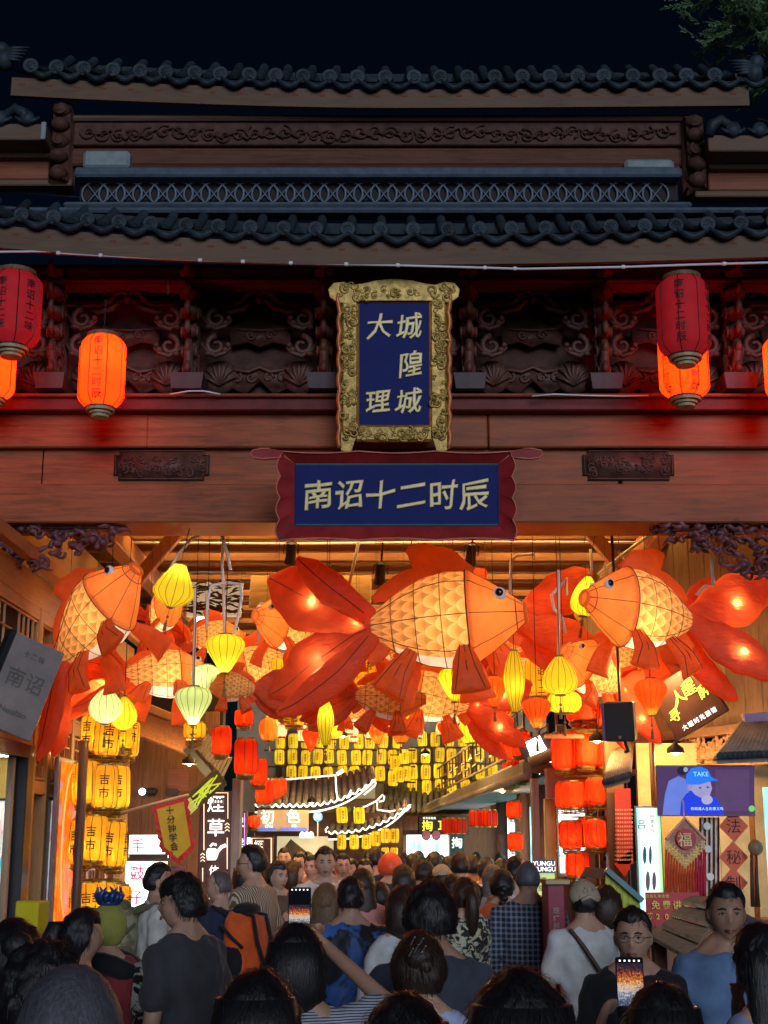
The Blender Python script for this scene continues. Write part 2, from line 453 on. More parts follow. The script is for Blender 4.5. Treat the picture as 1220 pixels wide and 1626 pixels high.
# upper wall: planks, carved frieze, mouldings
course('wall_plank', 196, 262, 12.12, 100, 1110, W_beam2, .1)
course('wall_plank', 236, 262, 12.08, 105, 1105, W_upper, .05, .02)
course('moulding', 181, 190, 12.03, 100, 1112, W_fascia, .14, .02)
course('moulding', 262, 266, 12.04, 150, 1080, W_red, .1, .01)
fz = course('carved_frieze', 194, 230, 12.06, 118, 1090, W_frz, .05)
sp = MB(); x = 140
while x < 1070:
    c = P(x, 212 + 4 * sin(x * .04), 12.04); r = M(13, 12.05, 210)
    sp.tube(spiral(c.x, c.z, r, 1.3, random.uniform(0, 6), random.choice((-1, 1)), 12.045), [.014 - .0006 * i for i in range(15)], 5)
    q = P(x + 14, 212 + random.uniform(-8, 8), 12.04)
    sp.tube([(c.x, 12.045, c.z), (c.x + .08, 12.03, c.z + random.uniform(-.05, .05)), (q.x + .05, 12.045, q.z)], .012, 5)
    x += 24
sp.build('relief_carving', W_frz, fz, True)
for (x, y0, y1) in ((100, 165, 290), (1100, 185, 300)):
    cp = MB(); top = P(x, y0, 11.98); bot = P(x, y1, 11.98); w = M(32, 11.98, 220)
    cp.box((top.x, 12.1, (top.z + bot.z) / 2), (w, .3, top.z - bot.z), 0, None, .02)
    for k in range(5):
        cp.ball((top.x, 11.96 - .03 * (k % 2), bot.z + (top.z - bot.z) * (k + .5) / 5), (w * .5, .09, .07), 8, 6)
        cp.tube(spiral(top.x, bot.z + (top.z - bot.z) * (k + .5) / 5, .06, 1.2, k, 1, 11.9), .016, 5)
    cp.build('carved_post', W_frz, gate, True)
# side wings: short lower eaves left and right
for x0, x1, yt, sgn in ((-90, 74, 196, -1), (1124, 1320, 214, 1)):
    a = P(x0, yt, 11.7); b = P(x1, yt, 11.7)
    w = MB(); w.box(((a.x + b.x) / 2, 11.85, a.z - M(14, 11.7, 200)), (b.x - a.x, .3, M(28, 11.7, 200)), 0, None, .01)
    wo = w.build('wing_eave', W_fascia, gate)
    if sgn < 0: MB().box((b.x - .02, 11.69, a.z - M(14, 11.7, 200)), (.045, .03, M(30, 11.7, 200)), 0, None, .005).build('end_cap', M_stone, wo)
    xs = [x1 - 30 * sgn * 0 - sgn * 0 + (-30 - 44 * i if sgn < 0 else 0) for i in range(3)] if sgn < 0 else [x0 + 40 + 42 * i for i in range(3)]
    for x in xs:
        q = P(x, yt - 6, 11.68); t = MB()
        t.lathe([(.07, -.3), (.072, 0), (.06, .02), (.02, .03), (.001, .035)], 12, 0, Matrix.Translation((q.x, 11.66, q.z + .01)) @ Matrix.Rotation(pi / 2, 4, 'X'))
        t.tube([(q.x - .11, 11.68, q.z + .02), (q.x - .06, 11.66, q.z - .02), (q.x, 11.66, q.z - .035), (q.x + .06, 11.66, q.z - .02), (q.x + .11, 11.68, q.z + .02)], .02, 6)
        t.build('eave_disc', M_tile, wo, True)
    # horn ornament where the wing meets the wall
    q = P(x1 - 28 if sgn < 0 else x0 - 0, yt - 14, 11.7)
    MB().tube([(q.x - sgn * .0, 11.7, q.z - .1), (q.x + sgn * .04, 11.68, q.z), (q.x + sgn * .12, 11.68, q.z + .05), (q.x + sgn * .2, 11.7, q.z + .0), (q.x + sgn * .28, 11.72, q.z + .02)], [.05, .06, .05, .045, .03], 8).build('ridge_horn', M_tile, wo, True)
    a2 = P(x0, yt + 32, 12.0); b2 = P(x1 + (10 if sgn < 0 else 0), yt + 80, 12.0)
    course('wing_beam', yt + 34, yt + 52, 11.95, x0, x1 + (8 if sgn < 0 else 8), W_fascia, .2, .02, wo)
    course('wing_board', yt + 54, yt + 88, 12.05, x0, x1 + (8 if sgn < 0 else -20), W_beam2, .1, .01, wo)
    course('wing_board', yt + 88.5, yt + 98, 12.0, x0 - 20 if sgn > 0 else x0, x1 + 40 if sgn < 0 else x1, W_fascia, .16, .01, wo)
# corner finial far left on the upper roof, right end horn
for x, y, s_ in ((8, 97, 1), (1196, 118, -1)):
    q = P(x, y, 11.8); fb = MB()
    fb.ball((q.x, 11.8, q.z), (.09, .1, .1), 10, 8); fb.ball((q.x - .03 * s_, 11.78, q.z + .1), (.08, .08, .08), 10, 7)
    for k in range(5): fb.tube([(q.x, 11.76, q.z + .02 * k), (q.x + s_ * .1, 11.74, q.z + .03 * k - .02), (q.x + s_ * (.16 + .02 * k), 11.76, q.z - .02 + .035 * k)], [.03, .022, .008], 6)
    fb.build('roof_finial', M_tile, gate, True)
# ------------------------------------------------ bracket zone
zb0 = P(610, 626, 11.75).z; zb1 = P(610, 430, 11.75).z; BH = zb1 - zb0
course('bracket_back_board', 420, 640, 12.16, -400, 1620, W_frz, .05, 0)
course('bracket_head_beam', 424, 446, 11.62, -400, 1620, W_beam2, .3, .02)
course('bracket_lip', 442, 447, 11.55, -400, 1620, W_red, .08, .01)
def scroll_lump(mb, x, y, z, r, hand, tilt=0):
    mb.tube(spiral(x, z, r, 1.15, pi / 2, hand, y, 14, .25), [r * .34 - r * .012 * i for i in range(15)], 6)
    mb.ball((x + hand * r * .9, y - .02, z - r * .55), (r * .38, r * .45, r * .32), 8, 6)
    mb.ball((x + hand * r * 1.2, y - .02, z - r * .05), (r * .3, r * .4, r * .3), 8, 6)
    mb.ball((x - hand * r * .7, y - .01, z - r * .9), (r * .42, r * .4, r * .25), 8, 6)
    mb.tube([(x - hand * r * 1.5, y + .03, z + r * .4), (x - hand * r * .8, y, z - r * .5), (x, y - .02, z - r * 1.15), (x + hand * r * .9, y - .03, z - r * .85), (x + hand * r * 1.5, y - .03, z - r * .3)], [r * .2, r * .26, r * .26, r * .22, r * .08], 6)
# bracket post, local: bottom at z=0
pm = MB()
pm.box((0, .16, BH * .5), (.10, .25, BH * .98), 0, None, .015)
zz = .10 * BH
for k, (w, d, h) in enumerate(((.05, .05, .16), (.065, .09, .15), (.075, .13, .15), (.085, .17, .14), (.09, .21, .14), (.1, .24, .13))):
    z = (.16 + k * .148) * BH
    pm.ball((0, .05 - d * .6, z), (w, d * .6 + .03, h * .42), 10, 7)
    for s_ in (-1, 1):
        pm.tube([(s_ * w * .8, .12 - d, z + sin(t) * .045) if 0 else (s_ * (w * .75 + .01), .05 - d * .5 + cos(t) * .05, z + sin(t) * .05) for t in [i * .6 for i in range(9)]], [.02 - .0016 * i for i in range(9)], 5)
    pm.tube([(0, -d + .02, z - .05), (0, -d - .05, z), (0, -d - .045, z + .05), (0, -d + .01, z + .06)], [.025, .03, .022, .012], 6)
pm.tube([(0, .02, .02), (0, -.05, .12), (0, -.02, .22), (0, -.10, .33), (0, -.08, .45)], [.05, .045, .05, .04, .03], 8)
pme = pm.mesh('carved_post', W_carve, True)
fm = MB(); fm.add([(-.125, -.14, 0), (.125, -.14, 0), (.125, .2, 0), (-.125, .2, 0), (-.145, -.16, .14), (.145, -.16, .14), (.145, .2, .14), (-.145, .2, .14)], [(3, 2, 1, 0), (4, 5, 6, 7), (0, 1, 5, 4), (1, 2, 6, 5), (2, 3, 7, 6), (3, 0, 4, 7)])
fme = fm.mesh('foot_block', M_foot)
bx = [-355, -130, 85, 300, 515, 745, 960, 1170, 1390]
posts = []
for x in bx:
    c = P(x, 626, 11.75)
    o = link('bracket', pme, gate, (c.x, 11.72, zb0 + .02)); posts.append(c.x)
    o.scale = (random.uniform(.92, 1.08), random.uniform(.95, 1.1), 1)
    f = link('foot_block', fme, o, (0, 0, -.02))
BW = posts[4] - posts[3]
bm_ = MB()   # frieze board + relief
bm_.box((0, .05, BH * .90), (BW * .9, .06, BH * .15), 0, None, .01)
for s_ in (-1, 1):
    for k, r in enumerate((.055, .04, .05)):
        bm_.tube(spiral(s_ * (.10 + .13 * k), BH * .90, r, 1.25, random.uniform(0, 6), s_, .015), [.016 - .0008 * i for i in range(15)], 5)
    bm_.tube([(s_ * .05, .01, BH * .87), (s_ * .2, -.005, BH * .86), (s_ * .34, .012, BH * .93), (s_ * .46, .015, BH * .88)], .014, 5)
bme = bm_.mesh('frieze_board', W_carve, True)
am = MB()    # horizontal bar with a knotted crest in the middle
am.box((-BW * .28, 0, BH * .77), (BW * .40, .06, .03), 0, None, .008); am.box((BW * .28, 0, BH * .77), (BW * .40, .06, .03), 0, None, .008)
for s_ in (-1, 1):
    am.tube([(s_ * .26, -.01, BH * .765), (s_ * .17, -.03, BH * .78), (s_ * .11, -.04, BH * .85), (s_ * .04, -.05, BH * .865), (0, -.05, BH * .83)], [.016, .026, .03, .03, .018], 6)
    am.tube([(s_ * .05, -.04, BH * .80), (s_ * .14, -.03, BH * .73), (s_ * .27, -.02, BH * .70), (s_ * .34, 0, BH * .72)], [.02, .03, .022, .01], 6)
am.ball((0, -.04, BH * .80), (.05, .04, .04), 8, 6)
ame = am.mesh('crest_bar', W_carve, True)
cm = MB(); scroll_lump(cm, 0, 0, 0, .095, 1); cmeR = cm.mesh('cloud_scroll', W_carve, True)
cm = MB(); scroll_lump(cm, 0, 0, 0, .095, -1); cmeL = cm.mesh('cloud_scroll', W_carve, True)
ap = MB(); pts = [(-BW * .42, BH * .30)] + [(-BW * .42 + BW * .84 * i / 16, BH * .30) for i in range(1, 17)]
low = [(BW * .42 - BW * .84 * i / 16, BH * (.10 + .03 * cos(i * pi / 2) + .06 * math.exp(-((i - 8) / 1.6) ** 2))) for i in range(17)]
ap.prism(pts + low, .02, .06)
for s_ in (-1, 1):
    for k in range(3):
        ap.tube(spiral(s_ * (.08 + .13 * k), BH * .21, .05, 1.2, k, s_, .01), [.016 - .0008 * i for i in range(15)], 5)
ap.tube([(-.3, .0, BH * .28), (-.1, -.01, BH * .25), (0, -.01, BH * .29), (.1, -.01, BH * .25), (.3, .0, BH * .28)], .018, 5)
apme = ap.mesh('apron_board', W_carve, True)
mid = MB(); mid.prism([(-BW * .24, BH * .60), (BW * .24, BH * .60), (BW * .22, BH * .47), (BW * .1, BH * .50), (0, BH * .46), (-BW * .1, BH * .50), (-BW * .22, BH * .47)], .0, .05)
for s_ in (-1, 1): mid.tube(spiral(s_ * .09, BH * .55, .05, 1.3, 0, s_, -.01), .012, 5)
mid.tube([(-.22, -.01, BH * .6), (0, -.02, BH * .585), (.22, -.01, BH * .6)], .014, 5)
mdme = mid.mesh('middle_board', W_carve, True)
fan = MB(); fan.ball((0, .05, 0), (.17, .09, .16), 12, 8)
for k in range(7): fan.tube([(0, -.03, -.1), (cos(pi * k / 6) * .09, -.05, -.05 + sin(pi * k / 6) * .12), (cos(pi * k / 6) * .15, -.02, -.02 + sin(pi * k / 6) * .15)], [.018, .016, .008], 5)
fanme = fan.mesh('leaf_lump', W_carve, True)
for i in range(len(posts) - 1):
    xc = (posts[i] + posts[i + 1]) / 2; k = (posts[i + 1] - posts[i]) / BW
    bay = bpy.data.objects.new('bracket_bay', None); COL.objects.link(bay); bay.parent = gate; bay.location = (xc, 11.95, zb0); bay.scale = (k, 1, 1)
    for me, yy in ((bme, 0), (ame, -.05), (apme, .06), (mdme, .05)): link(me.name.split('.')[0], me, bay, (0, yy, 0))
    for s_ in (-1, 1):
        me = cmeR if s_ < 0 else cmeL
        for zf in (.64, .42): link('cloud_scroll', me, bay, (s_ * BW * (.33 + random.uniform(-.01, .01)), -.1, BH * zf))
        link('leaf_lump', fanme, bay, (s_ * BW * .3, .05, BH * .22))
# ------------------------------------------------ the great beams
course('sill_board', 627, 651, 11.72, -400, 1620, W_red, .5, .01)
course('sill_board', 624, 629, 11.66, -400, 1620, W_beam2, .5, .01)
W_b1 = wood('architrave_grain', (.27, .082, .032, 1), 'x', .5, .6, .8, .4, .15)
for x0, x1 in ((-400, 234), (234.6, 775), (775.6, 1620)): course('architrave', 651.5, 710, 11.86, x0, x1, W_b1, .6, .012)
for x0, x1 in ((-400, 66), (66.5, 985), (985.5, 1620)): course('lintel_board', 713, 828, 11.95, x0, x1, W_b1, .55, .012)
course('lintel_board', 768, 829.5, 11.93, -400, 1620, W_b1, .57, .012)
zlow = P(610, 829, 11.93).z
for x0, x1 in ((182, 332), (925, 1072)):
    a = P(x0, 714, 11.92); b = P(x1, 762, 11.92); w = b.x - a.x; h = a.z - b.z
    ct = MB(); c0 = ((a.x + b.x) / 2, (a.z + b.z) / 2); st = .045
    poly = [(-w/2 + st, -h/2), (w/2 - st, -h/2), (w/2 - st, -h/2 + st), (w/2, -h/2 + st), (w/2, h/2 - st), (w/2 - st, h/2 - st), (w/2 - st, h/2), (-w/2 + st, h/2), (-w/2 + st, h/2 - st), (-w/2, h/2 - st), (-w/2, -h/2 + st), (-w/2 + st, -h/2 + st)]
    ct.prism([(c0[0] + p[0], c0[1] + p[1]) for p in poly], 11.925, 11.955)
    ct.tube([(c0[0] + p[0] * .96, 11.92, c0[1] + p[1] * .93) for p in poly], .009, 4, 0, True)
    for i in range(34):
        x, z = c0[0] + random.uniform(-w * .43, w * .43), c0[1] + random.uniform(-h * .33, h * .33)
        ct.tube(spiral(x, z, random.uniform(.025, .045), 1.2, random.uniform(0, 6), random.choice((-1, 1)), 11.92, 10), [.009 - .0005 * q for q in range(11)], 4)
    ct.build('carved_cartouche', W_carve, gate, True)
for s_ in (-1, 1):
    cm_ = MB(); cm_.lathe([(.27, 0), (.27, .25), (.2, .33), (.21, 2.5), (.2, 4.7)], 18, 0, Matrix.Translation((s_ * 4.75, 12.25, 0))); cm_.build('column', W_red, gate, True)
    wl_ = thing('flank_wall', 'dim timber wall flanking the gatehouse on the %s, outside the frame' % ('left' if s_ < 0 else 'right'), 'wall')
    for i in range(14): MB().box((s_ * (5.2 + i * .36), 12.6 + .01 * (i % 2), 3.0), (.352, .08, 6.0), 0, None, .004).build('plank', W_upper, wl_)
    MB().box((s_ * 7.6, 12.5, 6.1), (5.4, .5, .2), 0, None, .02).build('coping', M_tile, wl_)
# pierced corner carvings under the beam
def corner(name, outline, seed, hairy):
    rnd = random.Random(seed); mb = MB(); Yc = 12.05
    def inside(x, y):
        for (xa, ya), (xb, yb) in zip(outline, outline[1:]):
            if xa <= x <= xb: return y < ya + (yb - ya) * (x - xa) / (xb - xa)
        return False
    x0, x1 = outline[0][0], outline[-1][0]
    n = 0; tries = 0
    while n < 120 and tries < 3000:
        tries += 1
        x = rnd.uniform(x0, x1); y = rnd.uniform(834, 925)
        if not inside(x, y): continue
        n += 1; q = P(x, y, Yc + rnd.uniform(-.08, .12)); r = rnd.uniform(.035, .075)
        if rnd.random() < .5:
            mb.tube([(p[0], p[1] + .03 * sin(i), p[2]) for i, p in enumerate(spiral(q.x, q.z, r, 1.2, rnd.uniform(0, 6), rnd.choice((-1, 1)), q.y, 12))], [r * .34 - r * .018 * i for i in range(13)], 5)
        else:
            a = rnd.uniform(-.6, .6) + (pi if rnd.random() < .5 else 0); pts = []
            for i in range(6):
                pts.append((q.x + cos(a) * i * r * .55, q.y - .05 * sin(i * .6), q.z + sin(a) * i * r * .4 + .02 * sin(i * 1.3 + n)))
            mb.tube(pts, [.012, .024, .026, .022, .015, .004], 5)
        if hairy and n % 2 == 0:
            mb.ball((q.x, q.y - .02, q.z), (r * .6, r * .6, r * .45), 7, 5)
    # frame rail along the top
    a, b = P(x0, 836, Yc), P(x1, 836, Yc); mb.box(((a.x + b.x) / 2, Yc + .06, a.z), (b.x - a.x, .12, .05), 0, None, .01)
    mb.build(name, W_corner, gate, True)
W_corner = paint('corner_carving_lacquer', (.15, .055, .06, 1), .5, .5, 9, .4, 40)
corner('corner_carving', [(-120, 960), (0, 915), (60, 908), (95, 896), (115, 884), (150, 876), (195, 852), (200, 836)], 3, True)
corner('corner_carving', [(1040, 838), (1050, 852), (1100, 872), (1140, 880), (1165, 908), (1225, 920), (1330, 960)], 5, True)
# ------------------------------------------------ conduit and small cables on the eave
M_pvc = paint('white_conduit', (.62, .63, .66, 1), .4, .08, 5, 0)
pts = [(-60, 399), (0, 400), (90, 399), (93, 402), (200, 408), (330, 414), (465, 418), (620, 421), (760, 425), (830, 427), (990, 424), (1110, 420), (1220, 417), (1300, 414)]
cb = MB(); cb.tube([P(x, y, 10.86) for x, y in pts], .011, 6)
co = cb.build('white_conduit', M_pvc, None, True); tag(co, 'white plastic conduit strung along the lower eave board', 'conduit')
for x in (93, 160, 318, 386, 462, 550, 632, 770, 818, 990, 1150):
    ys = np.interp(x, [p[0] for p in pts], [p[1] for p in pts]); q = P(x, float(ys), 10.86)
    MB().box(q, (.035, .03, .03), 0, None, .005).build('conduit_clip', M_pvc, co)
M_blk = paint('black_cable', (.012, .012, .013, 1), .5, .2, 5, 0)
cb = MB()
for a in ([(320, 290), (420, 284), (470, 278), (560, 282), (700, 296)], [(10, 305), (120, 313), (240, 316), (330, 305)]):
    cb.tube([P(x, y, 12.1) for x, y in a], .006, 5)
tag(cb.build('black_cable', M_blk, None, True), 'black cable sagging across the pierced roof ridge', 'cable')
for nm, pl, lab in (('white_cable', [(570, 626), (600, 622), (640, 622), (670, 625), (700, 627)], 'white cable end lying on the sill left of the gold plaque'),
                ('white_cable', [(270, 626), (300, 621), (325, 621), (350, 626)], 'white cable loop lying on the sill by the lit left lantern'),
                ('white_cable', [(845, 629), (880, 626), (930, 628), (990, 629), (1030, 628)], 'white cable lying along the sill right of the gold plaque')):
    tag(MB().tube([P(x, y, 11.6) for x, y in pl], .008, 5).build(nm, M_pvc, None, True), lab, 'cable')
# ================================================================== plaques
M_navy = paint('navy_enamel', (.010, .018, .12, 1), .6, .15, 4, .05, 50, spec=.12)
M_gold = paint('gold_leaf', (.42, .27, .06, 1), .42, .6, 18, .6, 60, metal=.35, spec=.4)
M_goldtxt = paint('pale_gold_letters', (.80, .66, .30, 1), .45, .2, 10, .1, 60, metal=.1)
M_orange_edge = paint('orange_gilt_edge', (.55, .20, .06, 1), .4, .25, 8, .2, 40, metal=.3)
M_redframe = paint('crimson_lacquer', (.28, .018, .02, 1), .5, .3, 5, .15, 50, spec=.2)
M_redtrim = paint('salmon_trim', (.55, .16, .10, 1), .4, .2, 8, .1)
M_teal = paint('teal_trim', (.05, .16, .20, 1), .4, .2, 8, .1)
def tilted(name, label, cat, xc, yc, Y, tilt):
    return thing(name, label, cat, P(xc, yc, Y), (-tilt, 0, 0))
def brush(seed, size):
    def f(p):
        n1 = noise.noise(Vector((p[0] / size * 1.6 + seed, 0, p[2] / size * 1.6))); n2 = noise.noise(Vector((p[0] / size * 1.6, seed + 9, p[2] / size * 1.6)))
        return (p[0] * 1.0 + n1 * size * .09 - p[2] * .03, p[1], p[2] + n2 * size * .09 + p[0] * .13)
    return f
# --- upright gold plaque
Yp = 11.25; pl = tilted('upright_plaque', 'upright navy plaque in a carved gilt frame above the red plaque', 'plaque', 626, 578, Yp, radians(-9))
k = M(1, Yp, 578); W, H = 113 * k, 197 * k
MB().box((0, 0, 0), (W, .03, H), 0, None, .004).build('panel', M_navy, pl)
fr = MB(); fw = 27 * k
fr.box((-W / 2 - fw / 2, 0, -3 * k), (fw, .08, H + 20 * k), 0, None, .02); fr.box((W / 2 + fw / 2, 0, -3 * k), (fw, .08, H + 20 * k), 0, None, .02)
fr.box((0, 0, -H / 2 - 13 * k), (W + 10 * k, .08, 26 * k), 0, None, .02)
top = [(-104, 22), (-96, 32), (-80, 34), (-66, 29), (-50, 31), (-30, 36), (0, 39), (30, 36), (50, 31), (66, 29), (80, 34), (96, 32), (104, 22), (102, 10), (90, 2), (72, -2), (60, 4), (-60, 4), (-72, -2), (-90, 2), (-102, 10)]
fr.prism([(a * k, H / 2 - 2 * k + b * k) for a, b in top], -.045, .05)
for s_ in (-1, 1):   # feet
    fr.prism([(s_ * (W / 2 + 4 * k), -H / 2 - 20 * k), (s_ * (W / 2 + fw), -H / 2 - 10 * k), (s_ * (W / 2 + fw), -H / 2 - 40 * k), (s_ * (W / 2 + 12 * k), -H / 2 - 44 * k)][::s_], -.035, .035)
fo = fr.build('gilt_frame', M_gold, pl)
cv = MB(); rnd = random.Random(4)
for i in range(150):
    side = i % 3
    if side == 0: x, z = -W / 2 - fw * rnd.uniform(.2, .9), rnd.uniform(-H / 2 - 20 * k, H / 2)
    elif side == 1: x, z = W / 2 + fw * rnd.uniform(.2, .9), rnd.uniform(-H / 2 - 20 * k, H / 2)
    elif i % 2: x, z = rnd.uniform(-W / 2, W / 2), -H / 2 - rnd.uniform(4, 22) * k
    else: x, z = rnd.uniform(-92, 92) * k, H / 2 + rnd.uniform(6, 28) * k
    r = rnd.uniform(.022, .05)
    cv.tube(spiral(x, z, r, 1.2, rnd.uniform(0, 6), rnd.choice((-1, 1)), -.045, 11), [r * .30 - r * .016 * q for q in range(12)], 5)
    if i % 4 == 0: cv.ball((x, -.04, z), (r * .5, .022, r * .4), 7, 5)
tag(cv.build('frame_carving', M_gold, fo, True), kind='stuff')
for s_ in (-1, 1):
    ed = MB(); n = 48; pts = []
    for i in range(n + 1):
        z = H / 2 + 14 * k - (H + 50 * k) * i / n
        pts.append((s_ * (W / 2 + fw + (2 + 2.8 * abs(sin(i / n * pi * 8))) * k + (2.5 * k if i < 3 else 0)), -.02, z))
    ed.tube(pts, .022, 6, 0, False, True, 1.9); ed.build('scalloped_edge', M_orange_edge, fo, True)
trm = MB(); trm.tube([(-W / 2, -.022, -H / 2), (W / 2, -.022, -H / 2), (W / 2, -.022, H / 2), (-W / 2, -.022, H / 2)], .008, 4, 0, True); trm.build('inner_trim', M_orange_edge, pl)
for ch, x, y, s_ in (('大', 601, 518, 38), ('城', 649, 518, 38), ('隍', 651, 580, 37), ('理', 599, 638, 36), ('城', 647, 638, 38)):
    t = MB(); text(t, ch, 0, 0, s_ * k * 1.12, off=.0, ext=.006, bev=.0045, y=-.022, shear=.1, xf=brush(x * .37, s_ * k)); t.build('character', M_goldtxt, pl, loc=((x - 626) * k, 0, (578 - y) * k))
# --- red framed horizontal plaque
Yq = 11.15; pq = tilted('name_plaque', 'wide navy plaque in a scalloped crimson frame below the gilt one', 'plaque', 630, 786, Yq, radians(-8))
k = M(1, Yq, 786); W, H = 324 * k, 100 * k
MB().box((0, 0, 0), (W, .03, H), 0, None, .003).build('panel', M_navy, pq)
MB().tube([(-W / 2 + .01, -.018, -H / 2 + .01), (W / 2 - .01, -.018, -H / 2 + .01), (W / 2 - .01, -.018, H / 2 - .01), (-W / 2 + .01, -.018, H / 2 - .01)], .010, 4, 0, True).build('inner_trim', M_teal, pq)
def frame_bar(poly_in, poly_out, name):
    """sloping frame face between an inner edge (back) and an outer edge (front)"""
    n = len(poly_in); mb = MB()
    vs = [(a * k, -.012, b * k) for a, b in poly_in] + [(a * k, -.085, b * k) for a, b in poly_out] + [(a * k, .03, b * k) for a, b in poly_out]
    mb.add(vs, [(i, i + 1, n + i + 1, n + i) for i in range(n - 1)] + [(n + i, n + i + 1, 2 * n + i + 1, 2 * n + i) for i in range(n - 1)])
    o = mb.build(name, M_redframe, pq, False); e = MB()
    e.tube([(a * k, -.088, b * k) for a, b in poly_out], .0065, 5); e.build('gilt_line', M_redtrim, o, True)
    return o
def lin(a, b, n): return [(a[0] + (b[0] - a[0]) * i / n, a[1] + (b[1] - a[1]) * i / n) for i in range(n + 1)]
n = 36
scal = lambda i, c: 3.2 * abs(sin(i / n * pi * c))
frame_bar(lin((-162, 50), (162, 50), n), [(-184 + 368 * i / n, 66 - scal(i, 3) * 1.0 + 2) for i in range(n + 1)], 'top_rail')
frame_bar(lin((162, 50), (162, -50), n), [(181 + 6 * abs(sin(i / n * pi * 4)) + 2 * (i / n), 62 - 137 * i / n) for i in range(n + 1)], 'side_rail')
frame_bar(lin((-162, -50), (-162, 50), n), [(-183 - 6 * abs(sin(i / n * pi * 4)) - 2 * (1 - i / n), -75 + 137 * i / n) for i in range(n + 1)], 'side_rail')
frame_bar(lin((162, -50), (-162, -50), n), [(183 - 366 * i / n, -73 + scal(i, 3)) for i in range(n + 1)], 'bottom_rail')
for s_ in (-1, 1):
    h = MB(); po = [(178, 68), (200, 72), (215, 72), (228, 69), (231, 64), (226, 58), (212, 56), (196, 57), (182, 58)]
    h.prism([(s_ * a * k, b * k) for a, b in (po if s_ < 0 else po[::-1])], -.09, .02)
    ho = h.build('frame_horn', M_redframe, pq); MB().tube([(s_ * a * k, -.092, b * k) for a, b in po[1:]], .006, 5).build('gilt_line', M_redtrim, ho, True)
for i, ch in enumerate('南诏十二时辰'):
    t = MB(); text(t, ch, 0, 0, 49 * k, off=.0, ext=.006, bev=.005, y=-.022, shear=.1, xf=brush(i * 3.7, 46 * k)); t.build('character', M_goldtxt, pq, loc=((504 + 49.4 * i - 630) * k, 0, 0.0 * k))
# ================================================================== lantern makers
M_rib = paint('lantern_wire', (.02, .012, .01, 1), .5, .2, 5, 0)
M_ink = paint('black_ink', (.012, .01, .008, 1), .6, .1, 5, 0)
M_collar = paint('brocade_collar', (.42, .30, .16, 1), .5, .5, 60, .2, 80)
M_collar2 = paint('bamboo_collar', (.16, .10, .05, 1), .6, .5, 40, .2, 80)
M_chain = paint('dull_chain', (.08, .08, .09, 1), .4, .3, 10, 0, metal=.7)
M_brass = paint('brass_wire', (.35, .24, .06, 1), .35, .3, 10, 0, metal=.6)
M_tassel = paint('tassel_thread', (.22, .14, .05, 1), .8, .4, 30, .3)
G_red = glow('lit_red_silk', (1, .030, .0015, 1), 3.6, (.85, .055, .008, 1), .1, 5, .5, .22)
G_red2 = glow('lit_crimson_silk', (1, .016, .003, 1), .16, (.82, .065, .010, 1), .15, 5, .5, .2)
G_dim = glow('unlit_silk_added_glow', (.40, .012, .02, 1), .24, (.50, .022, .03, 1), .2, 12, .35)  # emission added to brighten unlit silk, standing for light from the lantern below
G_yel = glow('lit_yellow_paper', (1, .44, .010, 1), .42, (.8, .40, .03, 1), .18, 10, .45, .2)
G_lem = glow('lit_lemon_silk', (1, .72, .012, 1), .42, (.85, .7, .06, 1), .15, 7, .5, .2)
G_pale = glow('lit_pale_green_silk', (.72, .86, .30, 1), .42, (.7, .8, .35, 1), .1, 7, .5, .2)
G_ora = glow('lit_orange_silk', (1, .12, .005, 1), .5, (.8, .15, .02, 1), .15, 7, .5, .2)
G_olive = glow('lit_olive_silk', (.75, .48, .01, 1), .50, (.7, .5, .04, 1), .15, 7, .5, .2)
G_bulb = glow('bulb', (1, .85, .55, 1), 9.0, (1, 1, 1, 1), 0)
def prof_r(prof, z):
    for (r0, z0), (r1, z1) in zip(prof, prof[1:]):
        if z0 <= z <= z1 or z1 <= z <= z0: return r0 + (r1 - r0) * (z - z0) / ((z1 - z0) or 1)
    return prof[0][0]
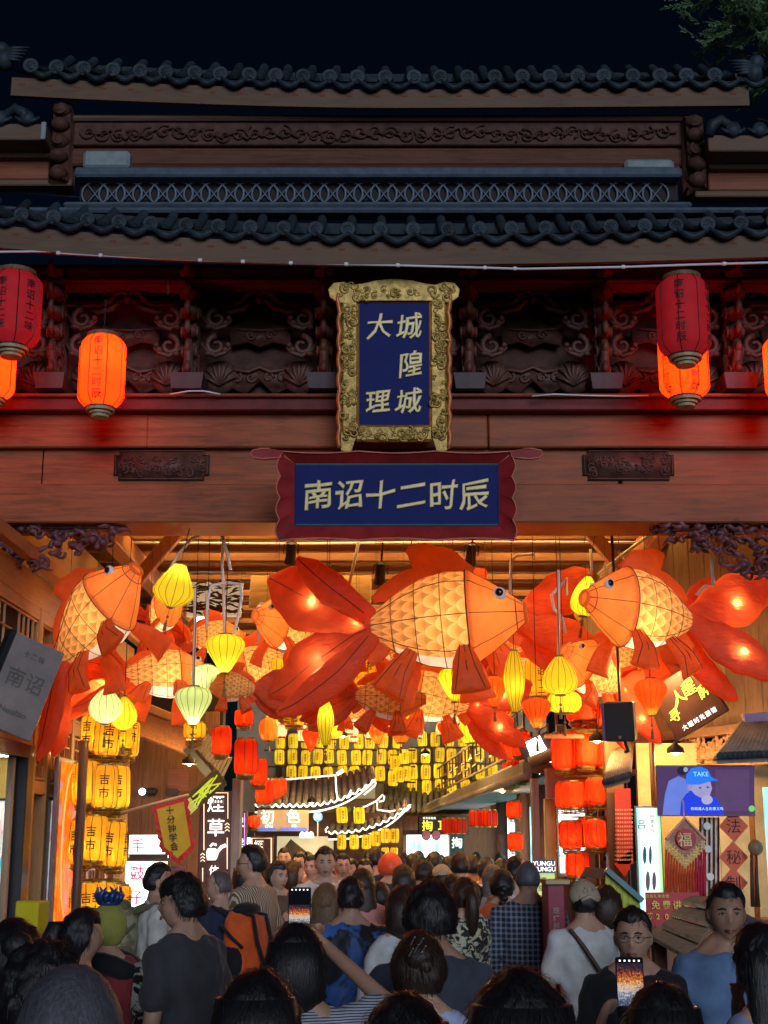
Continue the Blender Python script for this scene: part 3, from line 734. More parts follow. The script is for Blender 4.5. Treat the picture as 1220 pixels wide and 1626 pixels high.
def fill_lantern(root, prof, shade, ribs, n=24, rib_r=.0035, puff=.04, caps=None, txt=None, tsize=.07, tangs=(0,), tstep=None, tz=0.0, tassel=0.0, chain=0.0, cage=0.0, bulb=None, capmat=None, tmat=None, ph=0.0):
    """shade of revolution hung from its top; prof runs from bottom to top, in metres"""
    sh = MB(); vs = []; q = max(1, n // ribs) if ribs else 1; nn = ribs * 3 if ribs else n
    for r, z in prof:
        for j in range(nn):
            a = 2 * pi * j / nn; w = (j % 3) / 3 if ribs else 0
            rr = r * (1 - (0 if not ribs else puff * (1 if w == 0 else 0)))
            vs.append((rr * cos(a + ph), rr * sin(a + ph), z))
    K = len(prof)
    sh.add(vs, [(i * nn + j, i * nn + (j + 1) % nn, (i + 1) * nn + (j + 1) % nn, (i + 1) * nn + j) for i in range(K - 1) for j in range(nn)])
    so = sh.build('shade', shade, root, True)
    if ribs:
        rb = MB()
        for j in range(ribs):
            a = 2 * pi * j / ribs + ph
            rb.tube([(r * (1 - puff) * cos(a) * 1.006, r * (1 - puff) * sin(a) * 1.006, z) for r, z in prof], rib_r, 4, 0, False, False)
        rb.build('rib', M_rib, so)
    zb, zt = prof[0][1], prof[-1][1]; rb_, rt = prof[0][0], prof[-1][0]
    cmt = capmat or M_collar
    if caps == 'tier':
        c = MB(); c.lathe([(rb_ * .6, zb - .085), (rb_ * .62, zb - .06), (rb_ * .78, zb - .058), (rb_ * .80, zb - .035), (rb_ * 1.0, zb - .033), (rb_ * 1.02, zb), (rb_ * .9, zb + .005)], 20); c.build('bottom_collar', cmt, root, 'auto')
        c = MB(); c.tube([(rb_ * 1.03 * cos(t * pi / 10), rb_ * 1.03 * sin(t * pi / 10), zb - .002) for t in range(20)], .006, 5, 0, True); c.tube([(rb_ * .82 * cos(t * pi / 10), rb_ * .82 * sin(t * pi / 10), zb - .034) for t in range(20)], .005, 5, 0, True); c.build('collar_ring', M_rib, root)
        c = MB(); c.lathe([(rt * .9, zt - .002), (rt * 1.04, zt), (rt * 1.02, zt + .035), (rt * .7, zt + .04), (rt * .2, zt + .042)], 20); c.build('top_collar', M_collar2, root, 'auto')
    elif caps:
        c = MB(); c.lathe([(rb_ * .96, zb - caps), (rb_ * 1.04, zb - caps), (rb_ * 1.04, zb + .003), (rb_ * .9, zb + .004)], 14); c.build('bottom_collar', cmt, root, 'auto')
        c = MB(); c.lathe([(rt * .96, zt - .002), (rt * 1.04, zt), (rt * 1.03, zt + caps), (rt * .5, zt + caps * 1.05), (.004, zt + caps * 1.05)], 14); c.build('top_collar', cmt, root, 'auto')
    if cage:
        c = MB(); R = max(r for r, z in prof)
        for zz, rr in ((zb - cage * .35, R * .72), (zb - cage * .7, R * .78), (zb - cage, R * .6)):
            c.tube([(rr * cos(t * pi / 6), rr * sin(t * pi / 6), zz) for t in range(12)], .005, 4, 0, True)
        for t in range(6):
            a = t * pi / 3; c.tube([(rb_ * cos(a), rb_ * sin(a), zb), (R * .78 * cos(a), R * .78 * sin(a), zb - cage * .7), (R * .6 * cos(a), R * .6 * sin(a), zb - cage)], .004, 4)
        c.build('wire_cage', M_brass, root)
    if tassel:
        c = MB(); c.tube([(0, 0, zb), (0, 0, zb - tassel * .5)], .004, 4); c.ball((0, 0, zb - tassel * .42), .014, 6, 5)
        c.lathe([(.016, zb - tassel), (.014, zb - tassel * .7), (.006, zb - tassel * .52)], 8); c.build('tassel', M_tassel, root)
    if chain:
        c = MB(); nl = max(2, int(chain / .035))
        for i in range(nl):
            z = zt + .03 + chain * i / nl; ax = i % 2
            c.tube([(0 if ax else cos(t) * .008, cos(t) * .008 if ax else 0, z + sin(t) * .018) for t in [w * pi / 3 for w in range(6)]], .0028, 3, 0, True)
        c.build('chain', M_chain, root)
    if txt:
        rp = max(r for r, z in prof)
        for ta in tangs:
            t = MB()
            def bend(p, ta=ta):
                r = prof_r(prof, p[2]) * (1 - puff * .3) + .006; a = p[0] / r + ta
                return (r * sin(a), -r * cos(a), p[2])
            text(t, txt, 0, (zb + zt) / 2 + tz, tsize, tstep, True, off=.014, xf=bend); tag(t.build('lettering', tmat or M_ink, root), kind='stuff')
    if bulb:
        bz, bw, bc = bulb[:3]; bx_ = bulb[3] if len(bulb) > 3 else 0.0
        b = MB().ball((bx_, -.02 if bx_ else 0, bz), .018, 8, 6).build('bulb', G_bulb, root); lamp('bulb_light', (bx_, -.02 if bx_ else 0, bz), bw * (6 if root['category'] == 'x' or root.name.startswith('gate') else 11), bc, .02, root)
    return root
def panel_prof(h, R): return [(R * .62, 0), (R * .70, h * .025), (R * .93, h * .10), (R, h * .15), (R, h * .5), (R, h * .86), (R * .96, h * .91), (R * .80, h * .975), (R * .72, h)]
def barrel_prof(h, R, b=.72): return [(R * b, 0), (R * (b + .18), h * .04), (R * .985, h * .14), (R, h * .3), (R, h * .7), (R * .985, h * .86), (R * (b + .18), h * .96), (R * b, h)]
WARM = (1.0, .62, .22)
# --- six lanterns hung on the gate
Yl = 11.1
def gate_lantern(xc, ytop, ybot, Y, wpx, lit, txt, label, ang, bulb=None, chain=.1):
    a = P(xc, ytop, Y); b = P(xc, ybot, Y); h = a.z - b.z; R = M(wpx, Y, ytop) / 2
    o = thing('gate_lantern', label, 'lantern', (a.x, Y, b.z), group='red lanterns hung on the gatehouse')
    fill_lantern(o, panel_prof(h, R), G_red if lit else G_dim, 8, caps='tier', txt=txt, tsize=.085, tangs=ang, tstep=.092, tz=.0, puff=.035, rib_r=.0045, bulb=bulb, chain=chain, tmat=M_ink, ph=pi / 8)
    return o
gate_lantern(26, 438, 552, 10.75, 86, False, '南诏十二味', 'big unlit red lantern at the upper left edge', (-.2, .85), None, .08)
gate_lantern(-6, 540, 634, 11.35, 68, True, '南诏十二时辰', 'lit orange lantern cut by the left edge under an unlit one', (.15, -.8), (.25, 5, WARM), .35)
gate_lantern(165, 538, 648, Yl, 73, True, '南诏十二时辰', 'lit orange lantern hanging alone left of the plaques', (.0, 1.57), (.42, 5, WARM, .03), .35)
gate_lantern(1082, 446, 566, 10.75, 83, False, '南诏十二时辰', 'big unlit red lantern right of the plaques', (-.32, .95), None, .08)
gate_lantern(1083, 530, 632, 11.3, 78, True, '南诏十二时辰', 'lit orange lantern half hidden below the unlit right one', (.25, -1.0), (.22, 5, WARM), .35)
gate_lantern(1248, 538, 634, Yl, 74, True, '南诏十二时辰', 'lit orange lantern cut by the right edge', (.2, -.8), (.3, 5, WARM), .35)
# loose chain left of the gilt plaque
c = MB()
for i in range(7):
    q = P(267, 432 + i * 5.5, 11.2); ax = i % 2
    c.tube([(q.x + (0 if ax else cos(t) * .01), q.y + (cos(t) * .01 if ax else 0), q.z + sin(t) * .02) for t in [w * pi / 3 for w in range(6)]], .003, 3, 0, True)
tag(c.build('loose_chain', M_chain), 'empty hanging chain left of the gilt plaque', 'chain')
# ================================================================== covered arcade behind the gate
W_joist = wood('joist_timber', (.16, .075, .035, 1), 'x', .55, .4)
W_raft = wood('rafter_timber', (.42, .20, .08, 1), 'y', .55, .35)
W_pine = wood('pine_panel', (.40, .22, .08, 1), 'z', .5, .35)
W_oak = wood('weathered_plank', (.25, .17, .10, 1), 'z', .75, .5)
W_dkbr = wood('dark_post', (.10, .05, .03, 1), 'z', .5, .4)
M_cream = paint('cream_board', (.55, .46, .26, 1), .7, .2, 3, .1)
CZ = 5.15
arc = thing('arcade_canopy', 'timber canopy of joists and rafters roofing the street behind the gate', 'canopy')
MB().box((0, 18.2, CZ + .42), (8.4, 11.4, .05)).build('ceiling_board', M_cream, arc)
jm = MB().box((0, 0, 0), (7.6, .12, .24), 0, None, .012).mesh('joist', W_joist)
y = 13.3; ji = 0
while y < 23.6:
    o = link('joist', jm, arc, (0, y, CZ + .12)); o.rotation_euler = (random.uniform(-.02, .02), 0, random.uniform(-.004, .004)); y += .62; ji += 1
rm = MB().box((0, 0, 0), (.16, 10.6, .17), 0, None, .012).mesh('rafter', W_raft)
for x in (-3.3, -2.25, -1.2, -.05, 1.15, 2.25, 3.3): link('rafter', rm, arc, (x, 18.1, CZ + .325))
for x in (-2.9, 2.9): 
    MB().box((x, 17.6, CZ - .12), (.2, 10.8, .22), 0, None, .015).build('wall_plate', W_raft, arc)
# knee braces
for s_ in (-1, 1):
    for yy in (14.5, 18.4): MB().beam((s_ * 2.9, yy, CZ - .9), (s_ * 2.2, yy, CZ - .02), .12, .14, 0, .01).build('knee_brace', W_raft, arc)
# thin white conduit pipes under the joists
tag(arc, None)
for i, (yy, z) in enumerate(((13.75, CZ - .03), (15.1, CZ - .03), (16.9, CZ - .04), (18.9, CZ - .04))):
    c = MB().tube([(-3.2, yy, z), (-1, yy + .03, z - .01), (1.2, yy - .02, z), (3.2, yy, z)], .016, 6).build('ceiling_conduit', M_pvc, None, True)
    tag(c, 'white conduit pipe crossing under the %s canopy joists' % ('nearest', 'second nearest', 'middle', 'farthest')[i], 'conduit', 'conduits under the canopy')
# strip lights lying on the joists: the bright bands between them, with more added to brighten the arcade
G_strip = glow('strip_light', (1, .54, .15, 1), 75.0, (.9, .9, .8, 1), 0)
for i, yy in enumerate((13.63, 14.87, 16.11, 17.35, 18.6, 19.83, 21.07, 22.3)):
    o = thing('strip_light', 'long white strip light in the %s bay of the canopy ceiling' % ('nearest', 'second', 'third', 'fourth', 'fifth', 'sixth', 'seventh', 'farthest')[i], 'light', (0, yy - .02, CZ + .36), group='strip lights of the canopy')
    MB().box((0, 0, .015), (5.6, .1, .03), 0, None, .004).build('housing', M_cream, o); MB().box((0, 0, -.012), (5.5, .06, .024)).build('diffuser', G_strip, o)
# carved ceiling cartouche panels hanging at the far end
for x0, x1, y0, y1, lab in ((398, 590, 903, 962, 'tan carved ceiling panel with an oval medallion behind the centre fish tail'),):
    Yc = 17.2; a = P(x0, y0, Yc); b = P(x1, y1, Yc); o = thing('ceiling_panel', lab, 'panel', ((a.x + b.x) / 2, Yc, (a.z + b.z) / 2), (radians(-28), 0, 0))
    w, h = b.x - a.x, (a.z - b.z) * 1.35
    MB().box((0, 0, 0), (w, .04, h), 0, None, .01).build('board', wood('tan_panel', (.45, .30, .12, 1), 'x', .6), o)
    m = MB(); m.tube([(cos(t * pi / 16) * w * .3, -.03, sin(t * pi / 16) * h * .38) for t in range(32)], .03, 6, 0, True); m.build('oval_frame', W_raft, o, True)
    m = MB(); rnd = random.Random(2)
    for i in range(34):
        x, z = rnd.uniform(-w * .22, w * .22), rnd.uniform(-h * .26, h * .26)
        m.tube(spiral(x, z, rnd.uniform(.05, .1), 1.2, rnd.uniform(0, 6), rnd.choice((-1, 1)), -.03, 9), [.022 - .0016 * q for q in range(10)], 5)
    m.build('leaf_carving', W_dkbr, o, True)
o = thing('backlit_screen', 'white backlit screen with dark leaf fretwork over the left walkway', 'screen', P(342, 952, 17.0), (radians(-20), 0, 0))
MB().box((0, 0, 0), (M(86, 17, 950), .03, M(62, 17, 950))).build('lit_panel', glow('lit_screen', (1, .85, .5, 1), .35, (.9, .9, .8, 1), .15, 3), o)
m = MB(); rnd = random.Random(9)
for i in range(110):
    x, z = rnd.uniform(-.32, .32), rnd.uniform(-.22, .24); a = rnd.uniform(-.5, .5); L = rnd.uniform(.04, .09)
    m.tube([(x - cos(a) * L, -.03, z - sin(a) * L), (x, -.035, z + .01), (x + cos(a) * L, -.03, z + sin(a) * L)], [.004, .016, .004], 5)
tag(m.build('leaf_fretwork', W_dkbr, o, True), kind='stuff')
# flood lamp
o = thing('flood_lamp', 'square white flood lamp glaring below the left canopy', 'lamp', P(326, 984, 17.5))
MB().box((0, .05, 0), (.27, .1, .33), 0, None, .01).build('housing', M_blk, o); MB().box((0, -.006, 0), (.23, .012, .28)).build('diffuser', glow('flood_white', (1, 1, .95, 1), 14.0, (1, 1, 1, 1), 0), o)
MB().tube([(0, .06, .15), (0, .06, .5)], .012, 5).build('bracket', M_blk, o)
# stage spots under the plaque
for x, y, lab in ((748, 882, 'black stage spotlight hanging below the right half of the red plaque'), (462, 880, 'black spotlight hanging behind the centre fish tail'), (604, 912, 'black spotlight partly behind the centre fish dorsal fin')):
    o = thing('spotlight', lab, 'spotlight', P(x, y, 13.2), (radians(30), 0, radians(10)))
    MB().lathe([(.055, -.1), (.062, -.09), (.05, -.02), (.05, .09), (.04, .11), (.01, .115)], 14).build('can', M_blk, o, 'auto')
    MB().tube([(-.07, 0, .0), (-.07, 0, .1), (0, 0, .14), (.07, 0, .1), (.07, 0, 0)], .007, 5).build('yoke', M_blk, o); MB().tube([(0, 0, .14), (0, .02, .32)], .01, 5).build('hook', M_blk, o)
# white looping cables and hangers
loops = [([(262, 920), (282, 882), (305, 855), (330, 845), (352, 850), (362, 880), (366, 905)], 12.6, 'white cable arching over the lemon lantern at left'),
         ([(328, 1000), (330, 950), (336, 930), (360, 925), (382, 928), (384, 950), (377, 985), (370, 1012)], 12.7, 'white bent pipe behind the lemon balloon lantern'),
         ([(411, 1020), (410, 965), (415, 958), (425, 962)], 13.5, 'short white bent pipe left of the centre fish tail'),
         ([(810, 945), (812, 890), (820, 882), (848, 880)], 13.5, 'white bent pipe above the tail fin right of centre'),
         ([(887, 1045), (887, 912), (886, 905)], 13.0, 'straight white hanger pipe of the olive pear lantern'),
         ([(900, 945), (899, 918), (890, 930), (876, 945), (880, 968), (892, 980), (898, 1005)], 13.4, 'white cable looping beside the olive lantern hanger'),
         ([(938, 872), (940, 905), (936, 912)], 13.4, 'short white pipe above the right fish head'),
         ([(1130, 885), (1133, 930), (1120, 930), (1106, 945)], 12.8, 'white pipe hooked above the right fish tail'),
         ([(1040, 842), (990, 880), (950, 912)], 13.6, 'white pipe slanting across the right joists'),
         ([(355, 850), (353, 900), (355, 930), (357, 1008)], 12.9, 'thin white hanger of the lemon balloon lantern'),
         ([(309, 940), (310, 990), (307, 1090)], 12.8, 'thin white hanger of the pale green lantern'),
         ([(570, 860), (560, 905), (552, 940)], 13.4, 'white cable slanting behind the centre fish')]
for pts, Y, lab in loops:
    tag(MB().tube([P(x, y, Y) for x, y in pts], M(2.6, Y), 6).build('white_pipe', M_pvc, None, True), lab, 'pipe')
# ================================================================== fish lanterns
def fish_cloth(name, c_em, em, c_base, scales=False, transl=.55, transp=.10):
    t = NT(name)
    if not scales:
        v = t.coord('Object'); f = t.noise(v, 5, 4, .6)
        base = t.ramp(f, [(.3, sc(c_base, .8)), (.7, sc(c_base, 1.15))]); emc = t.ramp(f, [(.3, sc(c_em, .75)), (.7, c_em)])
    else:
        tc = t.node('ShaderNodeUVMap'); tc.uv_map = 'UVMap'; sep = t.node('ShaderNodeSeparateXYZ'); t.ln(tc.outputs[0], sep.inputs[0])
        u = t.math('MULTIPLY', sep.outputs[0], 14.0); v = t.math('MULTIPLY', sep.outputs[1], 18.0)
        r0 = t.math('FLOOR', u); fu = t.math('SUBTRACT', u, r0)
        def h(row):
            off = t.math('MULTIPLY', t.math('MODULO', t.math('ADD', row, 100.0), 2.0), .5)
            fv = t.math('SUBTRACT', t.math('FRACT', t.math('ADD', v, off)), .5)
            return t.math('SQRT', t.math('MAXIMUM', t.math('SUBTRACT', 1.0, t.math('MULTIPLY', t.math('MULTIPLY', fv, fv), 4.0)), 0.0))
        h0 = h(r0); h1 = h(t.math('ADD', r0, 1.0))
        e0 = t.math('SUBTRACT', h0, fu); e1 = t.math('SUBTRACT', t.math('ADD', h1, 1.0), fu)
        ins = t.math('GREATER_THAN', e0, 0.0)
        e = t.math('ADD', t.math('MULTIPLY', ins, e0), t.math('MULTIPLY', t.math('SUBTRACT', 1.0, ins), e1))
        stops = [(0.0, sc(c_base, .55)), (.05, (min(1, c_base[0] * 1.1), min(1, c_base[1] * 1.35), min(1, c_base[2] * 2.0), 1)), (.55, c_base), (1.0, sc(c_base, .62))]
        base = t.ramp(e, stops)
        emc = t.ramp(e, [(0.0, sc(c_em, .5)), (.05, (min(1, c_em[0] * 1.05), min(1, c_em[1] * 1.25), min(1, c_em[2] * 1.8), 1)), (.55, c_em), (1.0, sc(c_em, .6))])
    t.set(Base_Color=base, Roughness=.55, Specular_IOR_Level=.35, Emission_Color=emc, Emission_Strength=em)
    wv = t.coord('Object', (3, 6, 10)); hgt = t.math('ADD', t.noise(wv, 2.2, 3, .55, .8), t.math('MULTIPLY', t.noise(t.coord('Object'), 60, 2), .12)); bn = t.bump(hgt, .55, .035)
    tr = t.node('ShaderNodeBsdfTranslucent'); t.ln(base, tr.inputs[0]); t.ln(bn, tr.inputs['Normal'])
    mx = t.node('ShaderNodeMixShader'); mx.inputs[0].default_value = transl; t.ln(t.p.outputs[0], mx.inputs[1]); t.ln(tr.outputs[0], mx.inputs[2])
    em_ = t.node('ShaderNodeEmission'); t.ln(emc, em_.inputs[0]); em_.inputs[1].default_value = em * transl
    ad = t.node('ShaderNodeAddShader'); t.ln(mx.outputs[0], ad.inputs[0]); t.ln(em_.outputs[0], ad.inputs[1])
    tp = t.node('ShaderNodeBsdfTransparent'); t.ln(base, tp.inputs[0]); m2 = t.node('ShaderNodeMixShader'); m2.inputs[0].default_value = transp
    t.ln(ad.outputs[0], m2.inputs[1]); t.ln(tp.outputs[0], m2.inputs[2]); t.ln(m2.outputs[0], t.out.inputs[0])
    return t.mat
FM = {}
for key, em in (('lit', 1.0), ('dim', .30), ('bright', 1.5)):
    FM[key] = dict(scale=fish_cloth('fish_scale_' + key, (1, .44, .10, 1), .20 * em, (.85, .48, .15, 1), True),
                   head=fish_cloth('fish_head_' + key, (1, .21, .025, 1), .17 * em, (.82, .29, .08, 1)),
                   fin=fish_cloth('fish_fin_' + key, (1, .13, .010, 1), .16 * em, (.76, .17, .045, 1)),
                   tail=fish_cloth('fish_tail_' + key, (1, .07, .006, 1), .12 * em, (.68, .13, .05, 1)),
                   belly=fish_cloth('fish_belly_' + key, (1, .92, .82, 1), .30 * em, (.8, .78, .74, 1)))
M_eyew = paint('eye_white', (.8, .78, .76, 1), .35, .1, 5, 0); M_eyeb = paint('eye_black', (.01, .01, .01, 1), .15, 0, 5, 0, spec=.6)
M_wire = paint('fish_wire', (.16, .05, .025, 1), .6, .2, 5, 0)
FP = [(0, .085, .06), (.08, .135, .09), (.2, .215, .14), (.35, .285, .185), (.5, .315, .205), (.62, .305, .20), (.68, .285, .19), (.78, .225, .155), (.88, .15, .11), (.95, .095, .075), (1, .055, .05)]
def fprof(t):
    for a, b in zip(FP, FP[1:]):
        if a[0] <= t <= b[0]:
            k = (t - a[0]) / (b[0] - a[0]); return a[1] + (b[1] - a[1]) * k, a[2] + (b[2] - a[2]) * k
    return FP[-1][1:]
def fpt(t, a, k=1.0):
    h, w = fprof(t); return (t - .5, sin(a) * w * k, cos(a) * h * k)
def lobe(mb, spine, widths, th, nrm, n=10, ruf=0.0):
    sp_ = [Vector(p) for p in spine]; nrm = Vector(nrm).normalized()
    # subdivide
    pts = []; ws = []; m = 4
    for i in range(len(sp_) - 1):
        p0 = sp_[max(0, i - 1)]; p1 = sp_[i]; p2 = sp_[i + 1]; p3 = sp_[min(len(sp_) - 1, i + 2)]
        for j in range(m):
            t = j / m
            pts.append(.5 * ((2 * p1) + (p2 - p0) * t + (2 * p0 - 5 * p1 + 4 * p2 - p3) * t * t + (3 * p1 - p0 - 3 * p2 + p3) * t ** 3))
            ws.append(widths[i] + (widths[i + 1] - widths[i]) * (t * t * (3 - 2 * t)))
    pts.append(sp_[-1]); ws.append(widths[-1])
    vs = []; K = len(pts)
    for i, p in enumerate(pts):
        tg = (pts[min(K - 1, i + 1)] - pts[max(0, i - 1)]).normalized(); pr = nrm.cross(tg).normalized(); w = ws[i]
        for j in range(n):
            a = 2 * pi * j / n; cx = cos(a)
            vs.append(p + pr * (w * cx) + nrm * (min(th, w * .6) * sin(a) * (1 if abs(sin(a)) < .8 else .92) + ruf * w * sin(i * 1.7 + cx * 3)))
    fs = [(i * n + j, i * n + (j + 1) % n, (i + 1) * n + (j + 1) % n, (i + 1) * n + j) for i in range(K - 1) for j in range(n)]
    fs += [tuple(range(n - 1, -1, -1)), tuple((K - 1) * n + j for j in range(n))]
    mb.add(vs, fs); return pts
def uvmesh(vs, fs, uvs, name, mat):
    us = sorted({v for f in fs for v in f}); ix = {v: i for i, v in enumerate(us)}
    vs = [vs[v] for v in us]; uvs = [uvs[v] for v in us]; fs = [tuple(ix[v] for v in f) for f in fs]
    me = bpy.data.meshes.new(name); me.from_pydata(vs, [], fs); me.materials.append(mat)
    l = me.uv_layers.new(name='UVMap'); 
    for p in me.polygons:
        uu = [uvs[v] for v in p.vertices]
        wrap = max(q[1] for q in uu) - min(q[1] for q in uu) > .5
        for li, q in zip(p.loop_indices, uu): l.data[li].uv = (q[0], q[1] + (1 if wrap and q[1] < .5 else 0))
    me.polygons.foreach_set('use_smooth', [True] * len(me.polygons)); return me
FISH = {}
def fish_meshes(key):
    if key in FISH: return FISH[key]
    F = FM[key]; out = []; na = 32
    # scaled body (upper 270 degrees) and belly
    NB = 22; vs = []; uvs = []
    for i in range(NB + 1):
        t = .66 * i / NB
        for j in range(na):
            a = 2 * pi * j / na; vs.append(fpt(t, a)); uvs.append((-t, j / na))
    fb, fl = [], []
    for i in range(NB):
        for j in range(na):
            f = (i * na + j, i * na + (j + 1) % na, (i + 1) * na + (j + 1) % na, (i + 1) * na + j)
            (fl if (13 <= j <= 18 and i > 4) else fb).append(f)
    out.append(('body', uvmesh(vs, fb, uvs, 'body', F['scale']), None)); out.append(('belly', uvmesh(vs, fl, uvs, 'belly', F['belly']), None))
    h = MB(); NH = 12; hv = []
    for i in range(NH + 1):
        t = .635 + .365 * i / NH; k = 1.05 if i == 0 else (1.035 if i == 1 else 1.01)
        for j in range(na): hv.append(fpt(t, 2 * pi * j / na, k))
    h.add(hv, [(i * na + j, i * na + (j + 1) % na, (i + 1) * na + (j + 1) % na, (i + 1) * na + j) for i in range(NH) for j in range(na)] + [tuple(NH * na + j for j in range(na))])
    h.tube([(.5, sin(t * pi / 8) * .052, cos(t * pi / 8) * .058) for t in range(16)], .014, 6, 0, True)
    out.append(('head', h.mesh('head', F['head'], True), None))
    w = MB()
    for j in range(0, na, 4):
        a = 2 * pi * j / na; w.tube([fpt(i / 24, a, 1.055 if .63 < i / 24 < .68 else 1.012) for i in range(25)], .003, 4, 0, False, False)
    for t in (.14, .30, .47): w.tube([fpt(t, 2 * pi * j / na, 1.008) for j in range(na)], .003, 4, 0, True)
    w.tube([fpt(.635, 2 * pi * j / na, 1.055) for j in range(na)], .0045, 4, 0, True); w.tube([fpt(.94, 2 * pi * j / na, 1.015) for j in range(na)], .004, 4, 0, True)
    out.append(('wire_frame', w.mesh('wire_frame', M_wire), None))
    for s_ in (-1, 1):
        hh, ww = fprof(.84); a = radians(48); c = Vector((.345, s_ * sin(a) * ww * 1.0, cos(a) * hh * 1.0))
        e = MB(); e.ball(c, (.046, .026, .046), 14, 9); em = e.mesh('eye', M_eyew, True); e2 = MB(); d = Vector((.12, s_ * .9, .35)).normalized()
        e2.ball(c + d * .020, (.027, .016, .027), 12, 8); out.append(('eye', em, ('pupil', e2.mesh('pupil', M_eyeb, True))))
    d = MB(); lobe(d, [(-.02, 0, .24), (-.06, 0, .34), (-.14, 0, .43), (-.23, 0, .49)], [.24, .18, .10, .025], .05, (0, 1, 0), 12)
    lobe(d, [(-.10, 0, .28), (-.25, 0, .26), (-.38, 0, .22), (-.48, 0, .17)], [.10, .09, .06, .02], .04, (0, 1, 0), 10)
    out.append(('dorsal_fin', d.mesh('dorsal_fin', F['fin'], True), None))
    TL = [([(-.47, 0, 0), (-.62, 1, .06), (-.76, 1, .15), (-.93, 1, .24), (-1.08, 1, .34), (-1.2, 1, .42)], [.075, .12, .18, .225, .16, .03], .13),
          ([(-.47, 0, 0), (-.62, 1, -.05), (-.78, 1, -.13), (-.95, 1, -.21), (-1.10, 1, -.30), (-1.26, 1, -.37)], [.075, .11, .17, .185, .12, .02], .22),
          ([(-.47, 0, -.02), (-.57, 1, -.14), (-.70, 1, -.28), (-.86, 1, -.39), (-1.0, 1, -.47), (-1.13, 1, -.52)], [.06, .08, .11, .11, .08, .02], -.16),
          ([(-.47, 0, .02), (-.60, 1, .14), (-.72, 1, .24), (-.84, 1, .36), (-.93, 1, .46)], [.06, .08, .11, .09, .02], -.22)]
    for sp_, wd_, yo in TL:
        m = MB(); n_ = len(sp_) - 1; pts = lobe(m, [(p[0], yo * (i / n_) ** .8 - .04 * sin(i), p[2]) for i, p in enumerate(sp_)], wd_, .055, (.12, 1, .05 * (1 if yo > 0 else -1)), 12, .05)
        lw = MB(); lw.tube([p + Vector((0, -.056, 0)) for p in pts[2:-1]], .0036, 4)
        out.append(('tail_lobe', m.mesh('tail_lobe', F['tail'], True), ('seam_wire', lw.mesh('seam_wire', M_wire))))
    for s_ in (-1, 1):
        for (a, b, wa, wb, nm) in (((.10, .13, -.20), (.13, .30, -.50), .045, .125, 'pectoral_fin'), ((-.24, .10, -.20), (-.40, .20, -.46), .045, .12, 'pelvic_fin')):
            m = MB(); a_ = Vector((a[0], a[1] * s_, a[2])); b_ = Vector((b[0], b[1] * s_, b[2])); mid_ = (a_ + b_) / 2 + Vector((0, .05 * s_, 0))
            lobe(m, [a_, mid_, b_], [wa, (wa + wb) * .55, wb], .04, (.15, s_, .4), 12)
            fw_ = MB(); 
            for q in (-.5, 0, .5):
                pr = (Vector((.15, s_, .4)).normalized()).cross((b_ - a_).normalized())
                fw_.tube([a_ + pr * q * wa * 1.2 + Vector((0, s_ * .035, .01)), mid_ + pr * q * (wa + wb) * .6 + Vector((0, s_ * .042, .01)), b_ + pr * q * wb * 1.5 + Vector((0, s_ * .03, .01))], .0035, 4)
            out.append((nm, m.mesh(nm, F['fin'], True), ('seam_wire', fw_.mesh('seam_wire', M_wire))))
    m = MB(); lobe(m, [(-.40, 0, -.10), (-.47, 0, -.17), (-.54, 0, -.22)], [.05, .06, .05], .03, (0, 1, 0), 10); out.append(('anal_fin', m.mesh('anal_fin', F['fin'], True), None))
    FISH[key] = out; return out
def fish(label, xc, yc, Y, Lpx, yaw, pitch, roll, key, lights=()):
    c = P(xc, yc, Y); o = thing('fish_lantern', label, 'lantern', c, group='goldfish lanterns hung under the gate')
    L = M(Lpx, Y, yc); o.scale = (L, L, L)
    R = Matrix.Rotation(radians(yaw), 4, 'Z') @ Matrix.Rotation(radians(-pitch), 4, 'Y') @ Matrix.Rotation(radians(roll), 4, 'X')
    o.rotation_euler = R.to_euler()
    for nm, me, sub in fish_meshes(key):
        p = link(nm, me, o)
        if sub: link(sub[0], sub[1], p)
    for (x, y, z, w) in lights: lamp('bulb_light', (x, y, z), w * (3.0 if abs(x) < .4 else 8.0) * min(1.0, L / 1.39) ** 1.8, (1, .62, .28), .016 / L * 1.2, o)
    up = R.to_3x3().inverted() @ Vector((0, 0, 1)); h = MB()
    for x in (-.22, .18):
        b = Vector((x, 0, .25)); h.tube([b, b + up * ((CZ - c.z) / L - .2)], .0035, 4)
    h.build('hanger_wire', M_wire, o)
    return o
LB = ((0, -.02, -.10, 2.2), (.3, 0, 0, 1.0), (-.88, .14, .20, .7), (-.90, .20, -.19, .7), (-.60, .05, .02, .4))
LBm = tuple((x, -y, z, w) for x, y, z, w in LB)
fish('largest goldfish lantern in the centre, facing right below the red plaque', 712, 984, 12.4, 246, -8, 4, 0, 'lit', ((0, 0, -.02, 2.5), (.3, 0, 0, .9), (-.9, -.01, .21, .7), (-.92, -.01, -.19, .7), (-.58, -.03, .04, .5)))
fish('big goldfish lantern at upper right, facing left with red tail', 1012, 968, 12.5, 205, 208, 6, 0, 'bright', ((0, .05, -.10, 2.6), (.3, 0, 0, .6), (-.9, .1, .20, .8), (-.92, .2, -.19, .8)))
fish('big goldfish lantern at upper left, swimming up towards the right', 158, 975, 12.3, 200, -34, 40, 4, 'lit', ((0, -.02, -.05, 1.8), (.3, 0, 0, .7), (-.88, .1, .2, .4), (-.9, .16, -.19, .5)))
fish('goldfish lantern low at left, its scaled side below the upper left one', 268, 1070, 13.4, 135, 12, 4, -28, 'bright', LB)
fish('small dull goldfish lantern facing left under the lemon balloon lantern', 366, 1090, 13.0, 78, 188, 6, 0, 'dim')
